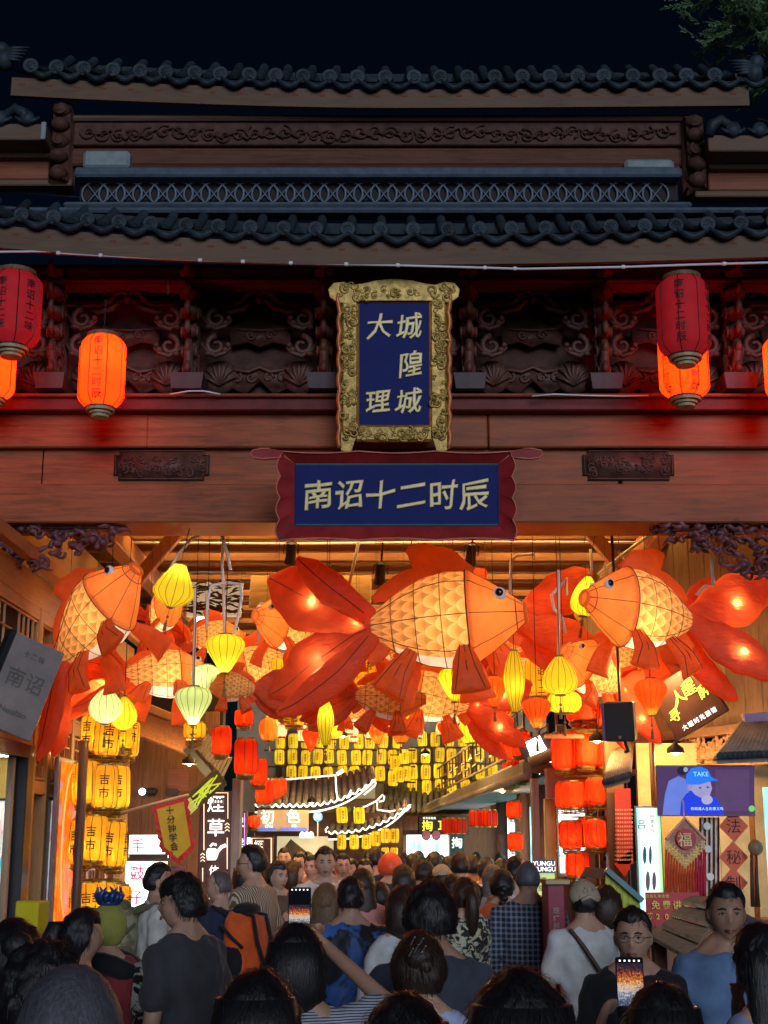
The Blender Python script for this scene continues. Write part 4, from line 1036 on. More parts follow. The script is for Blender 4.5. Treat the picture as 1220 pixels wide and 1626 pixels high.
fish('round orange goldfish head peeping out left of the big centre tail', 452, 990, 13.6, 135, 232, 4, 0, 'bright', LB)
fish('goldfish lantern behind the centre one, only its orange tail showing at right', 735, 985, 14.0, 170, 178, 0, 8, 'bright', LBm)
fish('goldfish lantern below the upper right one, round face turned left', 938, 1062, 13.3, 135, 222, 22, -8, 'bright', LB)
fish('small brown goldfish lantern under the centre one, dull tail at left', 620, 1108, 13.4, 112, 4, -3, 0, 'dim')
fish('goldfish lantern under the centre one with glowing red tail at right', 682, 1106, 14.2, 128, 184, 12, 0, 'bright', LB)
fish('goldfish lantern half hidden behind the upper left one', 262, 968, 13.8, 110, -62, 14, 0, 'lit', LB[:2])
fish('small goldfish lantern deep behind the big centre tail, facing right', 475, 1064, 15.2, 80, 8, 6, 0, 'bright', LB[:2])
fish('small goldfish lantern deep behind the olive spindle, facing left', 832, 1072, 15.0, 88, 188, 8, 0, 'bright', LB[:2])
fish('tiny goldfish lantern low beside the slim lemon spindle', 556, 1126, 15.6, 66, 200, 0, 0, 'lit', LB[:1])
fish('goldfish lantern deep in the canopy above the small dull one', 345, 1012, 15.4, 88, 12, 4, 0, 'lit', LB[:2])
fish('goldfish lantern deep behind the centre fish body, low', 585, 1030, 15.0, 100, 170, -4, 0, 'lit', LB[:2])
fish('goldfish lantern deep behind the centre fish fins, facing right', 655, 1050, 15.8, 92, 6, 4, 0, 'bright', LB[:2])
fish('goldfish lantern deep between the centre fish and olive pear', 842, 1020, 15.6, 90, 20, 10, 0, 'lit', LB[:2])
fish('goldfish lantern deep under the upper right fish', 985, 1052, 15.2, 95, 160, 6, 0, 'lit', LB[:2])
fish('goldfish lantern mostly hidden left of the small dull one', 405, 1058, 14.6, 105, 186, -12, 0, 'bright', LB)
# ================================================================== silk lanterns hanging among the fish
def hang(root, h, ztop):
    MB().tube([(0, 0, h), (0, 0, h + max(.05, ztop))], .004, 4).build('hanger', M_rib, root)
SH = dict(balloon=[(.20, 0), (.34, .10), (.62, .32), (.92, .58), (1.0, .72), (.97, .82), (.80, .92), (.5, .985), (.34, 1)],
          kite=[(.16, 0), (.42, .06), (.78, .16), (.98, .28), (1.0, .36), (.90, .5), (.66, .72), (.42, .9), (.30, 1)],
          pear=[(.30, 0), (.60, .05), (.90, .14), (1.0, .27), (.98, .42), (.84, .62), (.56, .82), (.30, .97), (.22, 1)],
          spindle=[(.28, 0), (.52, .12), (.86, .32), (1.0, .5), (.98, .62), (.80, .80), (.5, .95), (.36, 1)],
          drop=[(.2, 0), (.55, .08), (.9, .24), (1.0, .42), (.9, .6), (.6, .8), (.25, .97), (.12, 1)],
          pumpkin=[(.5, 0), (.8, .1), (.98, .3), (1, .5), (.98, .7), (.8, .9), (.5, 1)])
SILK = [('kite', 270, 896, 964, 66, 'lem', 12.2, 'lemon yellow kite-shaped silk lantern beside the upper left fish', 12, .82),
        ('balloon', 357, 1008, 1068, 62, 'lem', 12.6, 'lemon yellow balloon silk lantern above the small dull fish', 0, .16),
        ('balloon', 306, 1091, 1151, 59, 'pale', 12.5, 'pale green balloon silk lantern with a long tassel', 0, .14),
        ('drop', 167, 1092, 1149, 54, 'pale', 12.9, 'pale green drop-shaped silk lantern below the upper left fish', 0, .14),
        ('drop', 196, 1106, 1160, 42, 'lem', 13.1, 'lemon yellow silk lantern tucked behind the pale green drop one', 0, .3),
        ('balloon', 326, 1056, 1108, 46, 'pale', 13.0, 'pale green silk lantern half hidden behind the small dull fish', 0, .5),
        ('pear', 890, 1043, 1103, 56, 'olive', 12.7, 'olive yellow pear-shaped silk lantern left of the round-faced fish', 0, .12),
        ('spindle', 818, 1034, 1131, 34, 'olive', 12.6, 'long olive spindle silk lantern below the centre fish mouth', 0, .42),
        ('spindle', 517, 1112, 1184, 27, 'lem', 13.2, 'slim lemon spindle silk lantern below the big centre tail', 0, .7),
        ('balloon', 853, 1108, 1156, 46, 'ora', 13.0, 'orange balloon silk lantern beside the pear-shaped one', 0, .12),
        ('balloon', 1035, 1078, 1136, 52, 'ora', 12.8, 'orange balloon silk lantern in front of the brown tilted sign', 0, .1),
        ('balloon', 786, 1074, 1123, 40, 'ora', 13.4, 'orange silk lantern between the centre fish fin and olive spindle', 0, .5),
        ('balloon', 722, 1060, 1114, 50, 'lem', 13.6, 'lemon silk lantern glowing behind the centre fish pectoral fin', 0, .5),
        ('pear', 926, 915, 978, 46, 'lem', 13.4, 'lemon silk lantern behind the mouth of the upper right fish', 10, .5),
        ('pumpkin', 897, 1098, 1132, 54, 'lem', 13.3, 'squat lemon silk lantern right below the olive pear one', 0, .5),
        ('pear', 522, 1052, 1096, 42, 'lem', 14.2, 'lemon silk lantern behind the dull small tail in the centre', 0, .4),
        ('balloon', 440, 1046, 1084, 34, 'lem', 14.6, 'small lemon silk lantern below the orange fish head', 0, .4)]
GC = dict(lem=G_lem, pale=G_pale, olive=G_olive, ora=G_ora)
BC = dict(lem=(1, .85, .35), pale=(1, .97, .7), olive=(1, .8, .25), ora=(1, .5, .12))
for shp, xc, y0, y1, w, col, Y, lab, tilt, bz in SILK:
    a = P(xc, y0, Y); b = P(xc, y1, Y); h = a.z - b.z; R = M(w, Y, y0) / 2
    o = thing('silk_lantern', lab, 'lantern', (b.x, Y, b.z), (0, radians(tilt), 0), group='silk lanterns among the fish')
    fill_lantern(o, [(r * R, z * h) for r, z in SH[shp]], GC[col], 14 if w > 38 else 12, puff=.05, rib_r=.0022, caps=.012, capmat=M_collar2, tassel=.22 if w > 40 else .14, bulb=(h * bz, .9 if w > 45 else .55, BC[col]))
    hang(o, h, (CZ - a.z) * .9)
# ================================================================== paper barrel lanterns
def barrel(label, x, Y, ytop, ybot, wpx, shade, group, txt=None, bulb=None, cage=.07, rx=0.0, ts=.11, angs=(0,), z0=None, nm='barrel_lantern', capm=None):
    a = P(x, ytop, Y); b = P(x, ybot, Y); h = a.z - b.z; R = M(wpx, Y, ytop) / 2
    o = thing(nm, label, 'lantern', (a.x, Y, b.z), (0, 0, rx), group=group)
    fill_lantern(o, barrel_prof(h, R), shade, 8, puff=.03, rib_r=.0035, caps=.016, capmat=capm or M_brass, txt=txt, tsize=ts, tangs=angs, tstep=ts * 1.15, cage=cage, bulb=bulb)
    return o
def tower(tiers, Y, wpx, n, shade, ring_px, group, txt, word, bw, bc, ts, pole=None):
    for ti, (xc, y0, y1) in enumerate(tiers):
        k = n[ti]; seen = [a for a in range(k)]
        for j in seen:
            an = -pi / 2 + 2 * pi * (j + .35 * (ti % 2)) / max(k, 1)
            rp = ring_px if k > 1 else 0
            dx = cos(an) * rp; dY = sin(an) * M(rp, Y)
            # nearer lanterns of the ring hang in front
            side = 'front' if sin(an) < -.35 else ('back' if sin(an) > .35 else ('left' if cos(an) < 0 else 'right'))
            if sin(an) > .35: pos = 'at the back' + (' left' if cos(an) < -.2 else ' right' if cos(an) > .2 else '')
            elif sin(an) < -.35: pos = 'at the front' + (' left' if cos(an) < -.2 else ' right' if cos(an) > .2 else '')
            else: pos = 'at the ' + side
            lab = '%s %s of the %s ring of the %s lantern tower' % (word, pos, ['top', 'second', 'third', 'lowest'][ti] if len(tiers) > 3 else ['top', 'middle', 'lowest'][ti], group.split()[0])
            yy = dY * 0
            q = P(xc, y0, Y); Yq = Y + dY; xq = q.x + cos(an) * M(rp, Y)
            h = q.z - P(xc, y1, Y).z; zb_ = P(xc, y1, Y).z + random.uniform(-.045, .045); R = M(wpx, Y) / 2
            o = thing('barrel_lantern', lab, 'lantern', (xq, Yq, zb_), (random.uniform(-.06, .06), random.uniform(-.07, .07), random.uniform(-.5, .5)), group=group)
            fill_lantern(o, barrel_prof(h, R), shade, 8, puff=.03, rib_r=.0035, caps=.014, capmat=M_brass, txt=txt, tsize=ts, tangs=(0, pi / 2, -pi / 2), tstep=ts * 1.2, cage=.06, bulb=(h * .3, bw, bc))
        if k > 1:
            q = P(xc, y0, Y); R = M(ring_px, Y); m = MB(); zt_ = q.z + .03
            m.tube([(q.x + R * cos(t * pi / 10), Y + R * sin(t * pi / 10), zt_) for t in range(20)], .008, 5, 0, True); m.tube([(q.x - R, Y, zt_), (q.x + R, Y, zt_)], .008, 5)
            tag(m.build('hanging_hoop', M_brass), 'brass hoop carrying the %s ring of the %s lantern tower' % (['top', 'second', 'third', 'lowest'][ti], group.split()[0]), 'hoop')
tower([(176, 1140, 1196), (163, 1213, 1279), (158, 1303, 1373), (160, 1402, 1470)], 14.0, 40, (6, 6, 6, 6), G_yel, 26, 'yellow tower lanterns', '吉市', 'yellow paper lantern', .9, (1, .75, .3), .11)
tower([(925, 1165, 1215), (930, 1238, 1279), (940, 1302, 1345), (916, 1360, 1398)], 15.0, 37, (5, 5, 4, 1), G_red2, 32, 'red tower lanterns', None, 'red silk lantern', .8, (1, .6, .2), .1)
tower([(933, 1122, 1150)], 15.6, 30, (5,), G_red2, 20, 'upper red tower lanterns', None, 'small orange-red lantern', .5, (1, .6, .2), .1)
YB = [(585, 1038, 1098, 48, 14.6, 'yellow paper lantern with ink lettering behind the centre tail'), (856, 1046, 1106, 46, 14.8, 'tall yellow paper lantern with ink lettering behind the olive spindle'),
      (310, 1148, 1172, 36, 14.4, 'yellow paper lantern below the pale green balloon one'), (458, 1098, 1136, 40, 15.0, 'yellow paper lantern left of the slim lemon spindle'),
      (545, 1052, 1096, 36, 15.2, 'yellow paper lantern beside the big lettered one'), (500, 1112, 1150, 34, 16.2, 'yellow paper lantern hidden behind the slim lemon spindle'),
      (620, 1052, 1092, 34, 16.0, 'yellow paper lantern right of the big lettered one'), (760, 1060, 1100, 34, 16.0, 'yellow paper lantern behind the glowing red tail')]
for x, y0, y1, w, Y, lab in YB: barrel(lab, x, Y, y0, y1, w, G_yel, 'yellow paper lanterns of the canopy', '南诏十二', (.1, .5, (1, .75, .3)), .08, 0, .085, (0.0, 1.57))
rnd = random.Random(31); YM = []
for i in range(26):
    YM.append((430 + (i * 67 % 430) + rnd.uniform(-8, 8), 1032 + (i * 29 % 70) + rnd.uniform(-5, 5), 16.5 + (i * 11 % 7)))
for i, (x, y, Y) in enumerate(sorted(YM)):
    w = rnd.uniform(.24, .30) * FPX / Y; barrel('%s from the left of the yellow paper lanterns crowding the deep canopy' % (ORD[i] if i < 20 else 'twenty-' + ORD[i - 20]), x, Y, y, y + w * 1.4, w, G_yel, 'yellow paper lanterns deep in the canopy', '吉市', (.1, .6, (1, .75, .3)), .05, rnd.uniform(-.6, .6), .07, (0.0, 1.57))
RB = [(353, 1155, 1198, 32, 15.6, 'red silk lantern alone under the pale green tassel'), (391, 1174, 1230, 37, 15.0, 'largest red silk lantern left of the far street'),
      (388, 1128, 1152, 30, 16.2, 'red silk lantern just under the small dull fish'), (412, 1206, 1246, 28, 16.0, 'pinkish red silk lantern behind the largest left one'),
      (421, 1240, 1275, 29, 17.0, 'red silk lantern below the largest left one'), (436, 1238, 1268, 22, 18.0, 'red silk lantern second in the receding left row'),
      (447, 1237, 1262, 18, 19.5, 'red silk lantern farthest in the receding left row'), (404, 1296, 1313, 19, 19.0, 'little red lantern low beside the white lit sign'),
      (826, 1162, 1200, 32, 17.0, 'red silk lantern left of the white tilted sign'), (808, 1168, 1206, 26, 18.5, 'red silk lantern behind the one left of the white tilted sign'),
      (828, 1206, 1240, 31, 17.2, 'red silk lantern nearest under the white tilted sign'), (815, 1208, 1246, 26, 18.4, 'red silk lantern behind the nearest under the tilted sign'), (808, 1212, 1252, 24, 19.6, 'red silk lantern farthest under the tilted sign'),
      (816, 1273, 1299, 25, 18.5, 'red lantern on the right post, upper of two'), (818, 1323, 1350, 25, 18.5, 'red lantern on the right post, lower of two')]
for x, y0, y1, w, Y, lab in RB: barrel(lab, x, Y, y0, y1, w, G_red2, 'red silk lanterns of the street', None, (.1, .5, (1, .6, .2)), .05)
for g, (xs, y0, y1, w, Y, where) in enumerate((((753, 763, 773, 782), 1287, 1312, 17, 20.0, 'nearer bunch under the right eave'), ((708, 717, 726, 734), 1300, 1323, 14, 24.0, 'farther bunch under the right eave'))):
    for i, x in enumerate(xs): barrel('%s red lantern from the left in the %s' % (ORD[i], where), x, Y + .25 * (i % 2), y0, y1, w, G_red2, 'red eave lanterns', None, None, 0)
rnd = random.Random(44)
SM = sorted((430 + (i * 53 % 420) + rnd.uniform(-8, 8), 1088 + (i * 31 % 66) + rnd.uniform(-4, 4)) for i in range(22))
for i, (x, y) in enumerate(SM):
    Y = 18 + (i * 5 % 6); w = rnd.uniform(.20, .27) * FPX / Y; h = w * rnd.uniform(1.0, 1.35); a = P(x, y, Y); b = P(x, y + h, Y); R = M(w, Y, y) / 2
    col = ('ora', 'red', 'lem', 'ora')[i % 4]; cn = dict(ora='orange', red='red', lem='lemon')[col]
    o = thing('silk_lantern', '%s %s silk lantern, %s from left among small ones behind the fish' % (('round', 'tall')[i % 2], cn, ORD[i] if i < 20 else 'twenty-' + ORD[i - 20]), 'lantern', (b.x, Y, b.z), (0, radians(rnd.uniform(-6, 6)), 0), group='small silk lanterns behind the fish')
    fill_lantern(o, [(r * R, z * (a.z - b.z)) for r, z in SH[('pumpkin', 'balloon')[i % 2]]], dict(ora=G_ora, red=G_red2, lem=G_lem)[col], 12, puff=.05, rib_r=.003, caps=.012, capmat=M_collar2, tassel=.14, bulb=((a.z - b.z) * .35, .7, (1, .7, .3)))
# ================================================================== far facades: rows of little yellow lanterns
def mini(h, R, shade, n=10):
    m = MB(); m.lathe(barrel_prof(h, R, .7), n, 0, None, False); return m.mesh('shade', shade, True)
G_mini = glow('lit_mini_paper', (1, .50, .008, 1), .95, (.8, .5, .05, 1), .45, 7, coord='Object', rand=.3)
def mini_lantern(label, x, y, Y, w, hpx, mats, group, mark=True, nm='mini_lantern', prof=None):
    c = P(x, y, Y); h = M(hpx, Y, y); R = M(w, Y, y) / 2; key = (round(h, 2), round(R, 2), mats[0].name)
    if key not in MINI:
        pr = [(r * R, z * h) for r, z in prof] if prof else barrel_prof(h, R, .7)
        m = MB(); m.lathe(pr, 12, 0, None, False); s_ = m.mesh('shade', mats[0], True)
        r = MB()
        for j in range(6):
            a = j * pi / 3; r.tube([(q * 1.01 * cos(a), q * 1.01 * sin(a), z) for q, z in pr], .005, 3, 0, False, False)
        t = MB()
        if mark:
            for i, dz in enumerate((.68, .5, .32)): text(t, '吉', 0, h * dz, h * .17, off=.02, y=-R * 1.02)
        c3 = MB(); c3.lathe([(R * .5, -.02), (R * .72, -.02), (R * .72, .004)], 10, 0, None, False); c2 = MB(); c2.lathe([(R * .72, h - .004), (R * .72, h + .02), (R * .2, h + .02)], 10, 0, None, False); c2.tube([(0, 0, h), (0, 0, h + .1)], .006, 3)
        MINI[key] = (s_, r.mesh('rib', M_rib), t.mesh('lettering', M_ink) if mark else None, c2.mesh('top_collar', M_collar2), c3.mesh('bottom_collar', M_collar2))
    s_, r, t, c2, c3 = MINI[key]
    o = thing(nm, label, 'lantern', (c.x, Y, c.z - h / 2), (0, random.uniform(-.06, .06), random.uniform(-.4, .4)), group)
    so = link('shade', s_, o); link('rib', r, so)
    if t: tag(link('lettering', t, o), kind='stuff')
    link('top_collar', c2, o); link('bottom_collar', c3, o)
    return o
MINI = {}
rnd = random.Random(11)
ROWS = [('top', 1177, 446, 650, 20.5), ('second', 1202, 444, 654, 20.0), ('third', 1229, 462, 654, 20.5)]
for rn, yy, x0, x1, st in ROWS:
    x = x0; i = 0
    while x < x1:
        mini_lantern('%s little yellow lantern from the left in the %s row of the left far facade' % (ORD[i], rn), x + rnd.uniform(-2, 2), yy + rnd.uniform(-1.5, 1.5), 33.6 + rnd.uniform(-.3, .2), 15.5, 23, (G_mini,), 'little yellow lanterns on the far facades'); x += st; i += 1
ROWS = [('top', 1174, 672, 790, 20.5), ('second', 1199, 656, 800, 21), ('third', 1225, 656, 790, 21), ('lowest', 1249, 656, 760, 21)]
for rn, yy, x0, x1, st in ROWS:
    x = x0; i = 0
    while x < x1:
        mini_lantern('%s little yellow lantern from the left in the %s row of the right far facade' % (ORD[i], rn), x + rnd.uniform(-2, 2), yy + rnd.uniform(-1.5, 1.5), 34.6 + rnd.uniform(-.3, .2), 15.5, 23, (G_mini,), 'little yellow lanterns on the far facades'); x += st; i += 1
for i, (x, y) in enumerate(((624, 1236), (634, 1230), (628, 1212))): mini_lantern('%s little yellow lantern of the dangling bunch between the far facades' % ORD[i], x, y, 30, 16, 24, (G_mini,), 'dangling bunch of yellow lanterns')
# pink-orange globe lanterns under the far canopy edge
G_pink = glow('lit_pink_globe', (1, .20, .07, 1), .9, (.85, .35, .18, 1), .5, 9, .4, .3)
def ORDN(i): return ORD[i] if i < 20 else ('twenty-' + ORD[i - 20] if i < 29 and i > 19 and i - 20 < 9 else 'thirty-' + ORD[i - 30] if i > 29 else 'thirtieth')
GP = sorted((440 + (i * 37 % 330) + rnd.uniform(-5, 5), 1132 + (i * 23 % 44) * .85 + rnd.uniform(-3, 3)) for i in range(34))
for i, (x, y) in enumerate(GP):
    row = i % 2
    Y = 24 + (i * 7 % 10) * .5
    o = mini_lantern('pink-orange globe lantern, %s from the left in the swarm over the far street' % ORDN(i), x, y, Y, 16.5, 18.5, (G_pink,), 'pink globe lanterns over the far street', False, 'globe_lantern', SH['pumpkin'])
    lamp('bulb_light', (0, 0, M(9, Y, y)), 5.0, (1, .8, .6), .03, o)
# ================================================================== shops left and right, signs, far street
def PX(x, y, X):
    dx = (x - 610) / FPX; dy = (813 - y) / FPX; t = X / dx
    return Vector((X, t * (CP - dy * SP), CAMZ + t * (SP + dy * CP)))
def flat(name, x0, y0, x1, y1, Y, dep, mat, parent=None, bev=0.0):
    a = P(x0, y0, Y); b = P(x1, y1, Y)
    return MB().box(((a.x + b.x) / 2, Y + dep / 2, (a.z + b.z) / 2), (abs(b.x - a.x), dep, abs(a.z - b.z)), 0, None, bev).build(name, mat, parent)
def ptext(s, x, y, size, Y, mat, parent, vert=False, step=None, off=.008, nm='lettering', shear=0.0, ext=.004):
    q = P(x, y, Y); t = MB(); k = M(1, Y, y)
    text(t, s, q.x, q.z, size * k, step * k if step else None, vert, Y, off, ext, shear)
    o = t.build(nm, mat, parent); tag(o, kind='stuff'); return o
def root(name, label, cat, group=None): return thing(name, label, cat, group=group)
G_white = glow('sign_white', (1, .97, .9, 1), 1.3, (.9, .9, .9, 1), 0)
G_warmline = glow('warm_neon_line', (1, .78, .5, 1), 1.1, (.9, .8, .7, 1), 0)
G_yellowtx = glow('sign_yellow', (1, .85, .05, 1), 1.2, (.9, .8, .1, 1), 0)
G_cyan = glow('lit_cyan_poster', (.25, .85, 1, 1), 2.6, (.4, .8, .9, 1), .75, 3)
G_poster = glow('lit_white_poster', (.72, .95, 1, 1), 3.4, (.8, .9, .9, 1), .3, 4)
G_pinktx = glow('sign_pink', (1, .06, .12, 1), .9, (.8, .1, .2, 1), 0)
G_room = glow('lit_room_wall', (.85, .68, .36, 1), .7, (.7, .62, .45, 1), .3, 1.5)
M_brownsign = paint('brown_sign_board', (.07, .028, 0.018, 1), .5, .25, 5, .1)
M_blackal = paint('black_aluminium', (.015, .017, .02, 1), .35, .2, 4, 0, spec=.5)
M_greysheet = paint('brushed_grey_sign', (.24, .215, .205, 1), .4, .3, 2.5, .1, 30, metal=.0)
M_wallfar = paint('far_plaster', (.42, .36, .24, 1), .8, .35, .9, .1)
# ---------------------------------------------------------------- left shop along the passage
LX = -3.25
ls = thing('timber_shop', 'pine-panelled shop with fret lattice along the left of the passage', 'shop')
def wbox(name, Y0, Y1, z0, z1, th, mat, parent, X=LX, bev=.008):
    s_ = 1 if X > 0 else -1
    return MB().box((X + s_ * th / 2, (Y0 + Y1) / 2, (z0 + z1) / 2), (th, Y1 - Y0, z1 - z0), 0, None, bev).build(name, mat, parent)
W_pineY = wood('pine_rail', (.42, .23, .08, 1), 'y', .5, .35)
wbox('top_plate', 10.4, 17.9, 4.02, 4.30, .3, W_pineY, ls); wbox('cornice', 10.4, 17.9, 4.30, 4.42, .1, W_raft, ls, LX + .16); wbox('cornice', 10.4, 17.9, 4.44, 5.15, .1, W_pineY, ls, LX - .2)
wbox('back_wall', 12.95, 17.9, 0, 4.02, .05, W_dkbr, ls, LX - .12)
wbox('rail', 12.95, 17.9, 2.95, 3.08, .12, W_pineY, ls); wbox('rail', 10.4, 17.9, 3.90, 4.02, .1, W_pineY, ls); wbox('rail', 12.95, 17.9, 2.30, 2.42, .1, W_pineY, ls)
for yy in (12.98, 13.55, 14.55, 15.55, 16.6, 17.8): wbox('post', yy - .06, yy + .06, 0, 4.02, .14, W_pine, ls, LX + .01)
def fret(Y0, Y1, z0, z1, cell, seed):
    m = MB(); rn = random.Random(seed); ny = max(2, int((Y1 - Y0) / cell)); nz = max(2, int((z1 - z0) / cell)); b = .018
    X = LX - .02
    for i in range(ny + 1):
        y = Y0 + (Y1 - Y0) * i / ny
        for j in range(nz):
            if rn.random() < .62: m.beam((X, y, z0 + (z1 - z0) * j / nz), (X, y, z0 + (z1 - z0) * (j + 1) / nz), b, b)
    for j in range(nz + 1):
        z = z0 + (z1 - z0) * j / nz
        for i in range(ny):
            if rn.random() < .62 or j in (0, nz): m.beam((X + .001, Y0 + (Y1 - Y0) * i / ny, z), (X + .001, Y0 + (Y1 - Y0) * (i + 1) / ny, z), b, b)
    o = m.build('fret_lattice', W_pine, ls); tag(o, kind='stuff'); return o
ys_ = [10.5, 11.6, 12.9]
for a, b in zip(ys_, ys_[1:]): fret(a, b, 3.1, 3.88, .16, int(a * 10))
wbox('lattice_back', 10.4, 12.95, 3.05, 3.95, .04, M_dark, ls, LX - .08)
for a, b in ((13.05, 13.5), (13.62, 14.48), (14.62, 15.48), (15.62, 16.52), (16.68, 17.7)):
    fret(a, b, 3.1, 3.88, .14, int(a * 10)); fret(a, b, 2.45, 2.92, .1, int(a * 7)); 
    if a > 14: fret(a, b, .4, 2.28, .14, int(a * 5))
# doorway with black frame and the lit room behind it
wbox('door_head', 10.2, 12.95, 2.72, 3.05, .12, W_pineY, ls)
df = MB(); df.box((LX + .0, 12.66, 1.36), (.12, .22, 2.72), 0, None, .006); df.box((LX, 11.5, 2.66), (.12, 2.2, .12), 0, None, .006); df.build('door_frame', M_blackal, ls)
wbox('door_edge', 12.30, 12.36, 0, 2.6, .06, wood('door_edge_wood', (.35, .24, .14, 1), 'z'), ls); wbox('door_stile', 12.38, 12.5, 0, 2.6, .05, M_blackal, ls, LX - .03)
rm_ = MB(); rm_.box((LX - 1.6, 14.4, 1.35), (3.0, .06, 2.7)); rm_.box((LX - 3.1, 12.4, 1.35), (.06, 4, 2.7)); rm_.build('room_wall', paint('mustard_wall', (.50, .36, .10, 1), .7, .2, 2), ls)
MB().box((LX - 1.6, 12.4, 2.74), (3.0, 4.0, .04)).build('room_ceiling', paint('room_ceiling', (.75, .74, .7, 1), .8, .1, 2, 0), ls)
for i, (x, y) in enumerate(((-.5, 12.9), (-.9, 13.4), (-.5, 13.9), (-1.2, 12.6))):
    o = thing('downlight', 'white ceiling downlight in the left shop, %s from the door' % ORD[i], 'light', (LX + x, y, 2.70), group='downlights of the left shop'); MB().box((0, 0, 0), (.3, .1, .02)).build('diffuser', glow('downlight_white', (1, .9, .7, 1), 30.0, (1, 1, 1, 1), 0), o)
# wave mural in the room
t = NT('wave_mural'); v = t.coord('Object', (1, 1, 1)); w = t.node('ShaderNodeTexWave'); t.ln(v, w.inputs[0]); w.inputs['Scale'].default_value = 5.0; w.inputs['Distortion'].default_value = 9.0; w.inputs['Detail'].default_value = 2.0
v2 = t.noise(v, 2.5, 3); col = t.mix(t.ramp(w.outputs[1], [(.45, (0, 0, 0, 1)), (.55, (1, 1, 1, 1))]), t.ramp(v2, [(.35, (.75, .25, .4, 1)), (.5, (.7, .7, .65, 1)), (.62, (.1, .5, .65, 1))]), (.85, .82, .78, 1))
t.set(Base_Color=col, Roughness=.6, Emission_Color=col, Emission_Strength=.45)
o = root('wave_mural', 'colourful wave mural glowing inside the left shop', 'mural'); MB().box((LX - .75, 14.30, 1.75), (1.5, .04, 1.05)).build('printed_board', t.mat, o)
MB().tube([(LX - 1.5, 14.27, 1.22), (LX, 14.27, 1.22), (LX, 14.27, 2.28), (LX - 1.5, 14.27, 2.28)], .015, 4, 0, True).build('frame', M_blackal, o)
# orange phoenix light panel
t = NT('phoenix_print'); v = t.coord('Object', (1, 1, .45)); g = t.noise(v, 9, 5, .65, 1.8); g2 = t.noise(t.coord('Object', (1, 1, 1)), 2.2, 2)
col = t.ramp(g, [(.28, (.45, .03, .003, 1)), (.42, (.9, .14, .005, 1)), (.55, (1, .30, .01, 1)), (.70, (1, .50, .05, 1))]); col = t.mix(t.ramp(g2, [(.56, (0, 0, 0, 1)), (.64, (1, 1, 1, 1))]), col, (.45, .35, .60, 1))
t.set(Base_Color=col, Roughness=.4, Emission_Color=col, Emission_Strength=.5)
o = root('phoenix_light_panel', 'tall orange backlit banner panel beside the black shop door', 'light panel')
pa = [PX(72, 1196, LX + .14), PX(118, 1215, LX + .14)]
MB().box((LX + .1, 14.0, 1.52), (.04, 1.05, 2.3), 0, None, .01).build('frame', paint('grey_mauve_frame', (.16, .13, .15, 1), .5, .2), o)
MB().box((LX + .125, 14.03, 1.52), (.02, .9, 2.2)).build('printed_face', t.mat, o)
ol = MB(); ol.tube([(LX + .14, 14.03 + cos(t_ * pi / 12) * .34, 1.85 + sin(t_ * pi / 12) * .72) for t_ in range(24)], .009, 4, 0, True); ol.build('oval_outline', glow('oval_line', (1, .5, .15, 1), .8, None, 0), o)
# grey tilted sign board
q = P(34, 1090, 11.5); o = thing('grey_sign', 'tilted grey metal sign board at the left edge', 'sign', q, (radians(4), radians(18), radians(38)))
MB().box((0, 0, 0), (M(92, 11.5, 1090), .05, M(150, 11.5, 1090)), 0, None, .006).build('board', M_greysheet, o)
MB().box((-M(47, 11.5, 1090), .03, 0), (.05, .12, M(156, 11.5, 1090)), 0, None, .005).build('edge', M_blackal, o)
t = MB(); text(t, '南诏', 0, .05, .17, .18, False, -.03, .0, .004); text(t, '十二味', 0, .26, .06, .07, False, -.03, .0, .003); text(t, 'Nanzhao', 0, -.22, .07, None, False, -.03, .0, .003); tag(t.build('lettering', paint('brushed_letters', (.42, .39, .33, 1), .25, .2, 5, 0, metal=.7), o), kind='stuff')
# red and gold charm
q = P(60, 1105, 12.1); o = thing('hanging_charm', 'slim red and gold charm hanging in front of the grey sign', 'charm', q, (0, radians(16), 0))
MB().lathe([(.002, -.36), (.03, -.3), (.045, -.1), (.04, .1), (.015, .22), (.004, .25)], 10).build('pendant', paint('charm_red', (.45, .02, .02, 1), .5, .3, 20), o, True)
m = MB()
for k in range(14): a = k * 2.4; m.ball((cos(a) * .04, sin(a) * .04 - .012, -.24 + k * .035), (.016, .012, .018), 6, 4)
for k in range(4): m.tube([(0, 0, .22), ((k - 1.5) * .03, -.01, .30), ((k - 1.5) * .045, -.01, .33)], [.012, .014, .004], 5)
m.build('gold_studs', M_gold, o, True); MB().tube([(0, 0, .25), (0, 0, .9)], .003, 4).build('cord', M_rib, o)
# thin dark pole, yellow bin
o = root('dark_pole', 'thin dark red pole standing in front of the yellow lantern tower', 'pole'); a = P(134, 1176, 13.2); MB().tube([(a.x, 13.2, 0), (a.x, 13.2, a.z)], .045, 10).build('shaft', W_dkbr, o, True); MB().lathe([(.2, 0), (.2, .03), (.05, .05)], 14, 0, Matrix.Translation((a.x, 13.2, 0))).build('foot', M_blackal, o)
q = P(52, 1430, 9.6); o = thing('yellow_box', 'bright yellow advertising box near the black shop door', 'box', (q.x, 9.6, 0), (0, 0, radians(-14)))
M_ybox = paint('yellow_plastic', (.62, .50, .02, 1), .4, .1, 4, 0)
MB().box((0, 0, q.z - .30), (.17, .17, .6), 0, None, .012).build('body', M_ybox, o); MB().box((0, -.088, q.z - .34), (.165, .004, .006)).build('seam', M_ink, o); MB().tube([(0, 0, 0), (0, 0, q.z - .6)], .03, 8).build('stem', M_blackal, o); MB().lathe([(.17, 0), (.17, .03), (.04, .05)], 14).build('foot', M_blackal, o)
